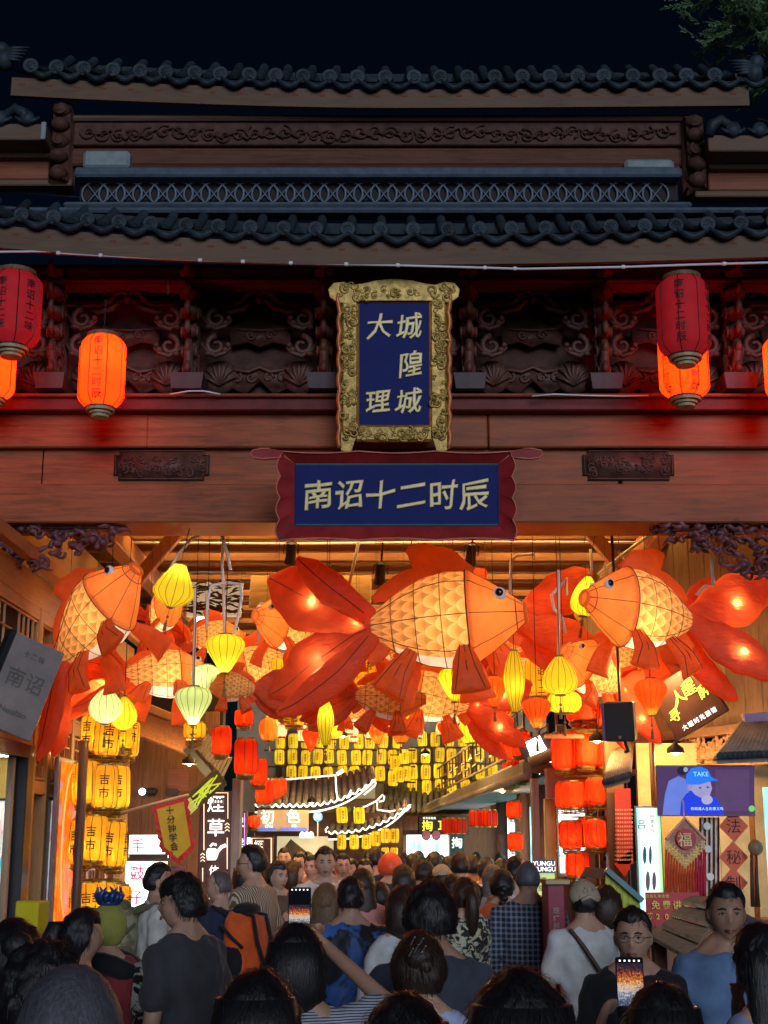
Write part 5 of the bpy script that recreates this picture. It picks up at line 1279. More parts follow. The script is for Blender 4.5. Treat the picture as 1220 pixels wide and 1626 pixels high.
t = MB(); text(t, '免费体验', 0, 0, .045, .05, True, 0, .01, mx=Matrix.Translation((.088, 0, q.z - .3)) @ Matrix.Rotation(pi / 2, 4, 'Z')); tag(t.build('lettering', M_ink, o), kind='stuff')
# ---------------------------------------------------------------- brown gabled house left, its eave, drum shop sign
bh = thing('plank_house', 'dark brown plank house with a big pine eave beam at left', 'house')
Yh = 18.6
W_brown = wood('brown_plank', (.16, .075, .035, 1), 'z', .6, .5)
for i in range(8):
    x0 = 196 + i * 18; flat('plank', x0, 1130, x0 + 17.3, 1480, Yh + .01 * (i % 2), .06, W_brown, bh, .004)
flat('back_wall', 190, 1100, 345, 1500, Yh + .1, .3, M_dark, bh)
a = P(170, 1128, Yh - 1.2); b = P(312, 1185, Yh - .9); m = MB(); m.beam(a, b, .25, .30, 0, .015); m.build('eave_beam', W_raft, bh); m = MB(); m.beam(a + Vector((0, -.02, .22)), b + Vector((.1, -.02, .17)), .4, .1, 0, .01); m.build('eave_board', W_pineY, bh)
flat('door_board', 268, 1222, 300, 1256, Yh - .03, .03, wood('red_brown_board', (.20, .07, .05, 1), 'x'), bh)
for x0, x1, y0, y1 in ((225, 240, 1252, 1262), (264, 282, 1252, 1263)): flat('vent', x0, y0, x1, y1, Yh - .05, .05, M_blackal, bh)
m = MB()
for i in range(14): 
    q = P(298 + i * 4.3, 1178 + i * 3.4 + i * i * .05, Yh - 1.0); m.beam(q, q + Vector((.02, .7, .25)), .03, .03)
m.build('thatch_edge', paint('grey_roof_edge', (.14, .13, .12, 1), .8, .3, 20), bh)
m = MB(); m.beam(P(300, 1190, Yh - .9), P(352, 1250, Yh - .9), .5, .10); m.build('roof_slab', M_roofbed, bh)
q = P(226, 1257, Yh - .2); o = thing('wall_spot', 'small white spotlight on the brown plank house', 'light', q); MB().ball((0, 0, 0), .045, 8, 6).build('lens', glow('spot_white', (1, 1, 1, 1), 6, (1, 1, 1, 1), 0), o); MB().lathe([(.05, 0), (.05, .12), (.02, .14)], 10, 0, Matrix.Translation((.05, .06, 0)) @ Matrix.Rotation(pi / 2, 4, 'Y')).build('housing', M_blackal, o)
o = root('drum_shop_sign', 'white lit shop sign with pink drum lettering behind the banner', 'sign')
flat('light_box', 206, 1326, 268, 1362, 17.2, .08, G_poster, o); flat('light_box', 200, 1368, 262, 1440, 17.1, .08, G_poster, o); flat('dark_strip', 205, 1356, 266, 1366, 17.14, .03, M_blackal, o)
for ch, x, y, s_ in (('手', 219, 1343, 23), ('鼓', 218, 1386, 24), ('仔', 214, 1425, 24)): ptext(ch, x, y, s_, 17.05, G_pinktx, o, nm='character', off=.010)
# slanted lit sign under the eave
q = P(318, 1262, 15.5); o = thing('slanted_sign', 'slanted yellow-green lit sign above the pennant', 'sign', q, (radians(20), radians(-43), radians(20)))
MB().box((0, 0, 0), (.62, .06, .2), 0, None, .005).build('light_box', paint('slanted_board', (.10, .10, .05, 1), .4), o)
m = MB(); rn = random.Random(5)
for k in range(14): m.beam((-.05 + rn.uniform(-.1, .2), -.035, rn.uniform(-.07, .07)), (.1 + rn.uniform(-.1, .18), -.035, rn.uniform(-.07, .07)), .004, .016)
tag(m.build('lettering', glow('lime_letters', (.6, .75, .06, 1), .6, None, 0), o), kind='stuff'); MB().box((-.2, -.034, 0), (.18, .006, .16)).build('lit_patch', glow('lime_patch', (.5, .5, .12, 1), .7, None, .3, 9), o)
# pennant on a pole
Yn = 13.6; o = root('pennant', 'yellow pennant with red zigzag edge hanging from a slanted pole', 'banner')
def pq_(pts): return [P(x, y, Yn) for x, y in pts]
edge = [(243, 1280), (297, 1266), (309, 1346), (283, 1372), (256, 1350)]
poly = []
for i in range(5):
    a, b = edge[i], edge[(i + 1) % 5]; n_ = 10 if i else 2
    for j in range(n_):
        t_ = j / n_; nx, ny = b[1] - a[1], -(b[0] - a[0]); L = sqrt(nx * nx + ny * ny); z = (2.6 if j % 2 else -1.2) if i else 0
        poly.append((a[0] + (b[0] - a[0]) * t_ + nx / L * z, a[1] + (b[1] - a[1]) * t_ + ny / L * z))
def cloth(poly, dy, mat, nm):
    pts = [P(x, y, Yn + dy + .015 * sin(x * .25)) for x, y in poly]; c = sum(pts, Vector()) / len(pts); n_ = len(pts)
    vs = pts + [p + Vector((0, .006, 0)) for p in pts] + [c, c + Vector((0, .006, 0))]
    MB().add(vs, [(i, (i + 1) % n_, 2 * n_) for i in range(n_)] + [((i + 1) % n_ + n_, i + n_, 2 * n_ + 1) for i in range(n_)] + [(i, i + n_, (i + 1) % n_ + n_, (i + 1) % n_) for i in range(n_)]).build(nm, mat, o)
cloth(poly, 0, paint('pennant_red', (.62, .03, .02, 1), .7, .2, 8), 'red_border'); cloth([(249, 1285), (292, 1273), (303, 1343), (282, 1363), (261, 1345)], -.02, paint('pennant_yellow', (.66, .40, .02, 1), .7, .15, 8), 'yellow_field')
k = M(1, Yn, 1315)
for i, ch in enumerate('十分钟学会'):
    x, y = 270 + i * 1.7, 1287 + i * 14.2; t = MB(); text(t, ch, 0, 0, 13.5 * k, off=.01, y=0); c = t.build('character', M_ink, o); c.location = P(x, y, Yn - .05); c.rotation_euler = (0, radians(-6), 0)
m = MB().tube([P(192, 1291, Yn + .02), P(245, 1276, Yn), P(300, 1262, Yn)], .014, 6); m.build('pole', wood('bamboo_pole', (.5, .36, .2, 1), 'x'), o, True)
# tobacco sign pillar
o = root('tobacco_sign', 'tall brown lit sign with white characters and a pipe emblem', 'sign'); Yt = 16.0
flat('board', 318, 1256, 369, 1520, Yt, .25, M_brownsign, o, .006); flat('side_board', 369.5, 1236, 376, 1520, Yt - .02, .3, wood('grey_side', (.2, .18, .17, 1), 'z'), o)
def neon(pts, nm='neon_line', mat=None, r=.006, Y=Yt, par=None):
    MB().tube([P(x, y, Y - .02) for x, y in pts], r, 5).build(nm, mat or G_warmline, par or o, True)
neon([(331, 1259), (362, 1259), (362, 1300)]); neon([(324, 1268), (324, 1350)]); neon([(361, 1330), (361, 1380)]); neon([(322, 1378), (322, 1400)]); neon([(332, 1427), (357, 1427)])
for (x, y) in ((361, 1316), (322, 1364)):
    for k in range(3): neon([(x - 3.5, y - 6 + k * 5), (x, y - 9 + k * 5), (x + 3.5, y - 6 + k * 5)], r=.006)
for ch, y, s_ in (('煙', 1276, 28), ('草', 1314, 29)): ptext(ch, 343, y, s_, Yt - .02, G_white, o, nm='character', off=.010)
for ch, y in (('体', 1382), ('验', 1400), ('店', 1419)): ptext(ch, 340, y, 16, Yt - .02, G_white, o, nm='character', off=.010)
m = MB(); m.lathe([(M(6.5, Yt), 0), (M(8, Yt), .05), (M(8, Yt), .10), (M(6, Yt), .13)], 12, 0, Matrix.Translation(P(336, 1366, Yt - .05))); m.tube([P(x, y, Yt - .05) for x, y in ((340, 1362), (346, 1352), (352, 1345), (359, 1342))], [.035, 0.018, .02, .02], 6); m.tube([P(x, y, Yt - .05) for x, y in ((334, 1344), (338, 1340), (344, 1342))], .014, 5); m.build('pipe_emblem', G_white, o, True)
# purple sign and its small neighbour
o = root('purple_sign', 'dark purple upright sign with bluish characters beside the tobacco sign', 'sign'); Yt = 18.5
flat('board', 373, 1288, 390, 1385, Yt, .12, paint('purple_board', (.05, .025, .09, 1), .4), o)
for x in (374.5, 388.5): neon([(x, 1291), (x, 1382)], mat=glow('violet_line', (.6, .3, .8, 1), .8, None, 0), r=.007, Y=Yt, par=o)
for ch, y in (('只', 1305), ('卖', 1338), ('好', 1362)): ptext(ch, 380, y, 17, Yt - .02, glow('blue_white', (.7, .85, 1, 1), 2, None, 0), o, nm='character')
o = root('small_tobacco_sign', 'small dark framed sign with one white character in the left row', 'sign'); Yt = 20.5
flat('board', 398, 1328, 433, 1420, Yt, .1, M_brownsign, o); neon([(400, 1385), (400, 1331), (431, 1331), (431, 1390)], r=.01, Y=Yt, par=o); ptext('煙', 411, 1342, 16, Yt - .02, G_white, o, nm='character', off=.010)
# bluish glowing shop window low left
o = root('bright_shop_window', 'bluish white lit shop window behind the striped-shirt man', 'window'); flat('pane', 366, 1330, 400, 1480, 21.5, .05, glow('blue_window', (.55, .75, 1, 1), 4.0, None, .4, 2), o); flat('frame', 362, 1322, 404, 1330, 21.4, .1, M_blackal, o)
# ---------------------------------------------------------------- far left shop with tan sign and neon-edged roof
fs_ = thing('far_left_shop', 'far shop under a grey tiled roof edged with white neon', 'shop'); Yf = 27.5
flat('wall', 395, 1290, 640, 1560, Yf, .3, paint('far_shop_wood', (.17, .09, .06, 1), .6, .4), fs_)
flat('shop_window', 436, 1328, 531, 1420, Yf - .05, .04, G_room, fs_); flat('window_frame', 432, 1322, 535, 1328, Yf - .08, .08, W_dkbr, fs_)
for x in (433, 533, 545, 600): flat('post', x - 3, 1322, x + 3, 1560, Yf - .1, .12, W_dkbr, fs_)
m = MB(); m.beam(P(455, 1375, Yf - .15), P(478, 1345, Yf - .15), .02, .5); m.build('hanging_mat', W_oak, fs_)
m = MB()
for i in range(3): q = P(480 + i * 7, 1330, Yf - .3); m.lathe([(.01, .12), (.05, .08), (.06, .0), (.055, -.01)], 10, 0, Matrix.Translation(q))
m.build('pendant_lamps', G_white, fs_)
def neon_roof(par, Y, x0, x1, ytop, ylow, curve, tip, ncourse, wav):
    """tiled slope whose lower edge follows curve(x); scalloped neon on the edge"""
    a0 = P(x0, ytop, Y + 1.3); rf = MB()
    rf.grid(lambda u, v: (lambda p, q: p + (q - p) * v)(P(x0 + (x1 - x0) * u, curve(x0 + (x1 - x0) * u), Y), P(x0 + (x1 - x0) * u * .93 + 8, ytop + (curve(x0 + (x1 - x0) * u) - ylow) * .5, Y + 1.3)), 14, 4)
    ro = rf.build('roof', M_rooff, par, True)
    for i in range(ncourse):
        x = x0 + (x1 - x0) * (i + .5) / ncourse; p = P(x, curve(x), Y - .02); q = P(x0 + (x - x0) * .93 + 8, ytop + (curve(x) - ylow) * .5, Y + 1.3)
        MB().tube([p + Vector((0, 0, .03)), (p + q) / 2 + Vector((0, 0, .01)), q + Vector((0, 0, .03))], .055, 6).build('tile_course', M_tilef, ro, True)
    n_ = int((x1 - x0) * 1.2); pts = [P(x0 + (x1 - x0) * i / n_, curve(x0 + (x1 - x0) * i / n_) + wav * (abs(sin(i / n_ * (x1 - x0) / 11 * pi)) * 2 - 1), Y - .12) for i in range(n_ + 1)]
    MB().tube(pts, 0.018, 5).build('neon_edge', G_neon, ro, True)
    pts = [P(x0 + (x1 - x0) * i / 24, curve(x0 + (x1 - x0) * i / 24) + 11 * (1 - (i / 24) ** 6), Y - .1) for i in range(25)]
    MB().tube(pts, 0.018, 5).build('neon_edge', G_neon, ro, True)
    f = MB(); f.grid(lambda u, v: P(x0 + (x1 - x0) * u, curve(x0 + (x1 - x0) * u) + 1 + 9 * v * (1 - u ** 6), Y - .05), 20, 1); f.build('eave_board', M_dark, ro)
    return ro
G_neon = glow('white_neon', (1, .95, .84, 1), 1.2, (.9, .9, .9, 1), 0)
M_rooff = paint('far_roof_bed', (.16, .16, .15, 1), .8, .3, 4); M_tilef = paint('far_roof_tile', (.24, .24, .22, 1), .7, .4, 5)
c1 = lambda x: 1279 - 42 * max(0, (x - 470) / 127) ** 2.4
r1 = neon_roof(fs_, 26.2, 405, 597, 1240, 1280, c1, 0, 18, 2.4)
neon([(404, 1237), (450, 1238), (500, 1234), (533, 1231)], 'neon_ridge', G_neon, 0.018, 26.6, r1); neon([(533, 1231), (534, 1255), (537, 1272)], 'neon_ridge', G_neon, 0.018, 26.0, r1); neon([(535, 1230), (546, 1223)], 'neon_ridge', G_neon, .04, 26.2, r1); neon([(551, 1268), (558, 1254)], 'neon_ridge', G_neon, 0.018, 26.0, r1)
neon([(592, 1240), (597, 1243), (595, 1248), (578, 1262)], 'neon_ridge', G_neon, 0.018, 26.0, r1)
o = root('tan_shop_sign', 'tan lit shop sign with two white characters under the neon roof', 'sign'); flat('board', 409, 1286, 490, 1320, 26.0, .08, glow('tan_board', (.45, .32, .16, 1), .5, (.4, .3, .2, 1), .4, 3), o)
ptext('初', 425, 1297, 23, 25.95, G_white, o, nm='character', off=.010); ptext('色', 466, 1296, 23, 25.95, G_white, o, nm='character', off=.010); ptext('chu', 427, 1311, 9, 25.95, G_white, o); ptext('se', 467, 1310, 9, 25.95, G_white, o)
flat('blue_strip', 410, 1314, 438, 1319, 25.93, .02, glow('blue_strip', (.12, .2, .9, 1), .8, None, .3, 20), o); flat('blue_strip', 445, 1314, 488, 1319, 25.93, .02, glow('blue_strip', (.12, .2, .9, 1), .8), o)
o = root('round_blue_sign', 'round blue glowing sign hanging beside the tan sign', 'sign'); q = P(505, 1297, 25.8); MB().lathe([(M(7, 25.8), -.02), (M(7, 25.8), .02)], 20, 0, Matrix.Translation(q) @ Matrix.Rotation(pi / 2, 4, 'X')).build('disc', glow('blue_disc', (.05, .5, .9, 1), 1.0, None, 0), o)
m = MB()
for k in (-1, 0, 1): m.tube([(q.x - .06, 25.75, q.z + k * .035 - .01), (q.x - .02, 25.75, q.z + k * .035 + .012), (q.x + .02, 25.75, q.z + k * .035 - .01), (q.x + .06, 25.75, q.z + k * .035 + .01)], .008, 4)
m.build('emblem', G_white, o); MB().tube([q, q + Vector((0, 0, -.35))], .012, 5).build('cord', M_pvc, o)
# second, nearer neon roof in the middle
fc = thing('far_corner_house', 'far corner house with a curled neon-edged eave in the middle', 'house'); Yc = 28.5
flat('wall', 560, 1300, 640, 1560, Yc, .3, W_brown, fc)
c2 = lambda x: 1322 - 40 * max(0, (x - 530) / 118) ** 2.2
r2 = neon_roof(fc, 27.2, 521, 648, 1288, 1322, c2, 0, 12, 2.2)
neon([(518, 1322), (517, 1317), (521, 1313)], 'neon_ridge', G_neon, 0.018, 27.0, r2); neon([(645, 1288), (652, 1281), (653, 1278), (649, 1279)], 'neon_ridge', G_neon, 0.018, 27.0, r2)
neon([(562, 1283), (580, 1281), (598, 1272), (608, 1262), (611, 1265), (609, 1272), (602, 1273)], 'neon_ridge', G_neon, 0.018, 27.4, r2); neon([(599, 1274), (599, 1286), (620, 1289), (640, 1284), (651, 1279)], 'neon_ridge', G_neon, 0.018, 27.4, r2)
EL = [(544, 1294, 18, 25), (571, 1295, 18, 25), (543, 1337, 15, 23), (563, 1337, 15, 22), (582, 1337, 15, 22), (597, 1332, 15, 23), (612, 1327, 15, 22), (627, 1327, 15, 22), (612, 1352, 12, 12), (626, 1352, 12, 12)]
for i, (x, y, w_, h_) in enumerate(EL): mini_lantern('yellow eave lantern, %s of ten hanging round the curled neon eave' % ORD[i], x, y, 26.7, w_, h_, (G_mini,), 'yellow lanterns under the curled eave')
# ---------------------------------------------------------------- far facades carrying the little lanterns
ff = thing('far_facade', 'tall far facade hung with rows of little yellow lanterns', 'building')
flat('wall', 380, 1020, 880, 1600, 36.0, .4, M_wallfar, ff)
for y in (1190, 1216, 1241): flat('lantern_rail', 420, y, 660, y + 2.5, 34.2, .08, W_dkbr, ff)
for y in (1186, 1212, 1238): flat('lantern_rail', 655, y, 800, y + 2.2, 35.2, .08, W_dkbr, ff)
for x0, x1, y0, y1 in ((455, 480, 1160, 1240), (500, 520, 1160, 1240), (440, 448, 1160, 1250), (668, 688, 1165, 1240), (700, 720, 1165, 1240), (735, 750, 1165, 1240), (610, 630, 1165, 1262)): flat('shutter', x0, y0, x1, y1, 35.9, .06, W_dkbr, ff)
flat('lit_window', 540, 1222, 596, 1268, 35.85, .05, glow('dim_window', (.55, .46, .25, 1), .5, None, .3, 2), ff)
o = ff
rf = MB(); rf.grid(lambda u, v: P(616 + 150 * u, 1292 - 36 * v, 33.0 + 1.6 * v), 10, 3); ro = rf.build('lower_roof', M_rooff, ff, True)
for i in range(16):
    x = 620 + i * 9.2; MB().tube([P(x, 1292, 32.95) + Vector((0, 0, .04)), P(x, 1256, 34.6) + Vector((0, 0, .04))], .06, 6).build('tile_course', M_tilef, ro, True)
o = thing('bare_bulb', 'bare white bulb hanging before the far facade', 'light', P(582, 1228, 30)); MB().ball((0, 0, 0), .05, 8, 6).build('globe', glow('spot_white', (1, 1, 1, 1), 6), o); MB().tube([(0, 0, .05), (0, 0, .5)], .008, 4).build('cord', M_rib, o)
# ---------------------------------------------------------------- far right: ear-care shop
er = thing('ear_care_shop', 'brightly lit far shop with hanging posters at the street end', 'shop'); Ye = 30.0
flat('wall', 640, 1295, 800, 1560, Ye + .3, .3, W_brown, er); flat('lit_window', 646, 1325, 712, 1372, Ye + .1, .05, glow('cool_window', (.75, .92, 1, 1), 5, None, .25, 2), er)
for x0 in (648, 653, 662, 690): flat('poster', x0, 1334, x0 + 8, 1352, Ye + .05, .03, G_cyan, er)
flat('beam', 640, 1318, 745, 1326, Ye, .12, W_dkbr, er)
o = root('ear_care_sign', 'dark sign board with two yellow characters over the far lit shop', 'sign'); flat('board', 664, 1296, 712, 1324, Ye - .3, .08, M_blackal, o, .02); ptext('掏', 679, 1311, 18, Ye - .35, G_yellowtx, o, nm='character', off=.010); ptext('耳', 704, 1311, 18, Ye - .35, G_yellowtx, o, nm='character', off=.010); ptext('采耳体验馆', 682, 1299, 4, Ye - .35, G_white, o)
o = root('upright_ear_sign', 'dark green upright sign with one big white character', 'sign'); flat('board', 714, 1322, 738, 1380, Ye - .5, .08, paint('green_board', (.02, .07, .07, 1), .4), o); ptext('掏', 726, 1338, 18, Ye - .55, G_white, o, nm='character', off=.010)
for i, (x, y) in enumerate(((677, 1327), (693, 1327))):
    q = P(x, y, Ye - .4); o = thing('paper_fan', 'round pink paper fan hanging in the far shop, %s of two' % ('left', 'right')[i], 'fan', q); MB().lathe([(.001, -.01), (.09, -.01), (.1, 0), (.09, .01), (.001, .01)], 14, 0, Matrix.Rotation(pi / 2, 4, 'X')).build('disc', paint('fan_pink', (.6, .2, .28, 1), .7), o)
# ---------------------------------------------------------------- right hand row with eave and fret railing
rr = thing('eave_row_house', 'low grey-eaved shop row receding on the right with a fret railing', 'shop')
RX = 2.05
e0 = P(900, 1226, 16.0); e1 = P(702, 1290, 33.0)
m = MB(); m.beam(e0 + Vector((0, 0, .05)), e1 + Vector((0, 0, .05)), 1.0, .12); m.build('eave_slab', M_rooff, rr)
for i in range(26):
    t_ = i / 25; p = e0.lerp(e1, t_); MB().tube([p + Vector((-.42, 0, .10)), p + Vector((.5, 0, .45))], .07, 6).build('tile_course', M_tilef, rr, True)
m = MB(); m.tube([e0 + Vector((-.45, 0, -.02)), e1 + Vector((-.45, 0, -.02))], .06, 8); m.build('eave_log', wood('eave_log', (.3, .27, .23, 1), 'y', .8), rr, True)
def railpt(t_, h): p = e0.lerp(e1, t_); return p + Vector((-.1, 0, .45 + h))
m = MB(); rn = random.Random(8)
for i in range(13):
    t0, t1 = i / 13, (i + 1) / 13
    for (a, b) in (((t0, 0), (t0, .55)), ((t0, .55), (t1, .55)), ((t0, 0), (t1, 0)), ((t0, .3), ((t0 + t1) / 2, .3)), (((t0 + t1) / 2, .3), ((t0 + t1) / 2, .55)), (((t0 + t1) / 2, .15), (t1, .15)), (((t0 + t1) / 2, 0), ((t0 + t1) / 2, .15))):
        m.beam(railpt(*a), railpt(*b), .03, .035)
tag(m.build('fret_railing', W_dkbr, rr), kind='stuff')
for Yp, w_ in ((17.0, .12), (19.0, .1), (22.0, .1), (26.0, .1)):
    MB().tube([(RX + .12, Yp, 0), (RX + .12, Yp, 2.75)], w_, 10).build('post', wood('purple_brown_post', (.17, .10, .09, 1), 'z', .6), rr, True)
MB().box((RX + .45, 24.5, 1.4), (.1, 16, 2.8)).build('wall', W_brown, rr)
for Y0, Y1, mt in ((17.4, 18.7, G_cyan), (19.4, 21.4, G_poster), (22.5, 25.5, G_cyan), (26.5, 30, G_poster)):
    MB().box((RX + .37, (Y0 + Y1) / 2, 1.55), (.04, Y1 - Y0, 1.7)).build('lit_poster', mt, rr)
flat('fascia', 868, 1220, 965, 1268, 15.4, .2, paint('mauve_fascia', (.22, .12, .13, 1), .6), rr); flat('pale_pillar', 866, 1268, 888, 1500, 15.6, .2, paint('pale_yellow_pillar', (.62, .56, .28, 1), .7, .1, 3), rr); flat('post', 845, 1236, 862, 1500, 15.5, .2, wood('purple_brown_post', (.17, .10, .09, 1), 'z', .6), rr)
o = root('cyan_poster', 'tall white-cyan backlit poster behind the red lantern tower', 'poster'); flat('frame', 884, 1262, 934, 1392, 15.75, .06, M_greysheet, o); flat('lit_face', 887, 1266, 931, 1386, 15.72, .02, G_poster, o); ptext('YU', 887, 1355, 16, 15.70, glow('cyan_letters', (.02, .45, .6, 1), .8, None, 0), o, off=.010)
o = root('price_board', 'small navy and lime price board by the pale pillar', 'sign'); flat('board', 846, 1366, 882, 1424, 14.8, .04, glow('lime_board', (.62, .80, .30, 1), .55, None, .1), o); flat('navy_header', 846, 1365, 882, 1386, 14.78, .02, paint('navy_header', (.02, .03, .12, 1), .5), o); ptext('YUNGU', 864, 1371, 10, 14.75, G_white, o, off=.010); ptext('YUNGU', 865, 1380, 10, 14.75, G_white, o, off=.010); ptext('现磨一', 864, 1397, 9, 14.75, M_ink, o); ptext('豆浆', 864, 1410, 9, 14.75, M_ink, o)
o = thing('tilted_white_sign', 'tilted dark sign with glaring white lettering right of the far street', 'sign', P(858, 1200, 16.2), (0, radians(-24), radians(-12)))
k = M(1, 16.2, 1200); MB().box((0, 0, 0), (52 * k, .06, 62 * k), 0, None, .01).build('board', paint('dark_sign_board', (.06, .06, .07, 1), .5), o); t = MB(); text(t, '里', -.0, 13 * k, 32 * k, off=.0, bev=.012, y=-.04, ext=.01); text(t, '味', 2 * k, -15 * k, 32 * k, off=.0, bev=.012, y=-.04, ext=.01); tag(t.build('lettering', glow('glare_white', (1, 1, 1, 1), 5, None, 0), o), kind='stuff')
o = root('surveillance_camera', 'little dark camera on a wooden shelf above the red lantern tower', 'camera'); flat('shelf', 866, 1166, 928, 1172, 14.6, .15, wood('camera_shelf', (.4, .2, .12, 1), 'x'), o); flat('body', 884, 1150, 896, 1162, 14.6, .1, M_blackal, o, .01); flat('mount', 889, 1162, 891, 1166, 14.63, .04, M_blackal, o)
# ---------------------------------------------------------------- right booth under the plank wall
rb_ = thing('plank_booth', 'weathered plank shop front along the right of the passage', 'shop'); BX = 3.3
WA, WB = Vector((4.4, 12.2, 0)), Vector((2.55, 16.6, 0)); WD = (WB - WA).normalized(); WL_ = (WB - WA).length; WN = Vector((-WD.y, WD.x, 0)); WR = Matrix.Rotation(atan2(WD.y, WD.x), 3, 'Z')
u_ = 0.0
while u_ < WL_:
    c_ = WA + WD * (u_ + .14) - WN * .04; MB().box((c_.x, c_.y, 4.1), (.275, .06, 2.2), 0, WR, .004).build('plank', W_oak, rb_); u_ += .28
for z, h, d in ((2.97, .10, .16), (2.62, .06, .12)):
    c_ = WA + WD * WL_ / 2 + WN * .06; MB().box((c_.x, c_.y, z), (WL_, d, h), 0, WR, .008).build('rail', wood('brown_rail', (.22, .12, .07, 1), 'y', .6), rb_)
m = MB(); rn = random.Random(6)
for i in range(90):
    u0, z0_ = rn.uniform(1.0, 3.1), rn.uniform(2.70, 2.88); pts = spiral(0, 0, rn.uniform(.05, .085), 1.1, rn.uniform(0, 6), rn.choice((-1, 1)), 0, 9)
    m.tube([WA + WD * (u0 + p[0]) + WN * (.09 + .01 * (i % 3)) + Vector((0, 0, z0_ + p[2])) for p in pts], [.022 - .0014 * q for q in range(10)], 4)
tag(m.build('carved_frieze', wood('frieze_wood', (.36, .20, .11, 1), 'y', .6), rb_), kind='stuff')
for x0, x1, Y in ((1040, 1052, 13.9), (960, 1004, 14.6), (1191, 1213, 13.1)):
    flat('post', x0, 1175, x1, 1560, Y, .18, W_brown, rb_, .01)
for i in range(5): flat('plank', 948 + i * 12, 1235, 959.4 + i * 12, 1500, 15.2 + .01 * (i % 2), .06, wood('reddish_plank', (.25, .13, .09, 1), 'z', .7, .5), rb_, .004)
flat('back_wall', 1010, 1180, 1260, 1520, 14.6, .1, paint('warm_booth_wall', (.62, .50, .25, 1), .7, .2), rb_); flat('counter', 1030, 1460, 1250, 1560, 13.4, .4, W_brown, rb_)
def small_eave(x0, x1, y0, y1, Y, n_, lab, drop):
    o = thing('small_tiled_eave', lab, 'eave'); a = P(x0, y1, Y); b = P(x1, y1 - drop, Y); c = P(x0 + (x1 - x0) * .45, y0, Y + .5); d = P(x1 + (x1 - x0) * .12, y0 - drop, Y + .5)
    MB().add([a, b, d, c] + [p + Vector((0, 0, -.04)) for p in (a, b, d, c)], [(0, 1, 2, 3), (7, 6, 5, 4), (0, 4, 5, 1), (1, 5, 6, 2), (2, 6, 7, 3), (3, 7, 4, 0)]).build('slab', paint('eave_slab_brown', (.22, .17, .12, 1), .7, .4), o)
    for i in range(n_):
        t_ = (i + .5) / n_; p, q = a.lerp(b, t_), c.lerp(d, t_); MB().tube([p + Vector((0, -.03, .03)), q + Vector((0, 0, .03))], .03, 6).build('tile_course', paint('eave_tile_brown', (.16, .13, .10, 1), .7, .4), o, True)
        MB().lathe([(.034, -.02), (.034, .02), (.01, .03)], 10, 0, Matrix.Translation(p + Vector((0, -.04, .03))) @ Matrix.Rotation(pi / 2, 4, 'X')).build('eave_disc', M_tile, o)
    MB().beam(c + Vector((0, -.02, .06)), d + Vector((0, -.02, .06)), .08, .1, 0, .01).build('ridge', paint('mauve_ridge', (.25, .17, .28, 1), .6), o)
    return o
small_eave(958, 1000, 1190, 1247, 14.2, 10, 'small tiled eave beside the red lantern tower', 12); small_eave(1138, 1230, 1152, 1206, 12.6, 12, 'small tiled eave above the television at the right edge', 4)
# tilted brown sign
q = P(1093, 1112, 13.4); o = thing('tilted_brown_sign', 'tilted brown sign with glowing yellow brush lettering on the plank wall', 'sign', q, (radians(8), radians(-27), radians(-34)))
k = M(1, 13.4, 1110); MB().box((0, 0, 0), (96 * k, .07, 92 * k), 0, None, .006).build('board', M_brownsign, o)
for ch, x, z, s_ in (('寻', -31, -6, 22), ('人', -11, 12, 28), ('醒', 12, 14, 25), ('醉', 31, -4, 22)): t = MB(); text(t, ch, x * k, z * k, s_ * k, off=.0, xf=brush(x * .3, s_ * k), y=-.04, ext=.008, shear=.15); t.build('character', glow('brush_yellow', (1, .86, .12, 1), 1.4, None, 0), o)
t = MB(); text(t, '大理时光酒馆', 2 * k, -34 * k, 9 * k, 11 * k, off=.010, y=-.04, ext=.004); tag(t.build('lettering', G_white, o), kind='stuff')
# loudspeaker
q = P(984, 1146, 12.95); o = thing('loudspeaker', 'black loudspeaker box hung by the right lantern tower', 'loudspeaker', q, (radians(8), 0, radians(-16))); k = M(1, 12.95, 1140)
MB().box((0, .1, 0), (46 * k, .26, 62 * k), 0, None, .012).build('cabinet', paint('speaker_black', (.014, .014, .015, 1), .6, .2, 30, .3, 200), o); MB().box((-25 * k, .1, 0), (.03, .24, 60 * k), 0, None, .005).build('side_panel', paint('speaker_violet', (.10, .09, .22, 1), .5), o); MB().lathe([(.015, 0), (.013, .004)], 8, 0, Matrix.Translation((0, -.035, -24 * k)) @ Matrix.Rotation(pi / 2, 4, 'X')).build('badge', M_greysheet, o); MB().tube([(.03, .1, -31 * k), (.05, .16, -48 * k), (.02, .2, -50 * k)], .018, 6).build('bracket', M_blackal, o)
MB().tube([(0, .12, 31 * k), (0, .2, 1.2), (0, .2, 1.9)], .014, 6).build('hanger', M_blackal, o)
# television
Yv = 12.9; o = root('television', 'flat television showing a child in a blue cap', 'television'); flat('casing', 1042, 1215, 1200, 1296, Yv, .05, M_blackal, o, .004)
def scr(nm, col, strength, poly, d): 
    pts = [P(x, y, Yv - d) for x, y in poly]; n_ = len(pts); c = sum(pts, Vector()) / n_
    MB().add(pts + [c], [(i, (i + 1) % n_, n_) for i in range(n_)]).build(nm, glow('screen_' + nm, col, strength, (.01, .01, .01, 1), .06, 12), o)
def ell(cx, cy, a, b, n_=18): return [(cx + a * cos(2 * pi * i / n_), cy + b * sin(2 * pi * i / n_)) for i in range(n_)]
scr('picture', (.075, .035, .12, 1), 1, [(1044, 1217), (1198, 1217), (1198, 1294), (1044, 1294)], .002)
scr('door_shape', (.10, .05, .14, 1), 1, [(1136, 1222), (1190, 1222), (1190, 1288), (1136, 1288)], .003)
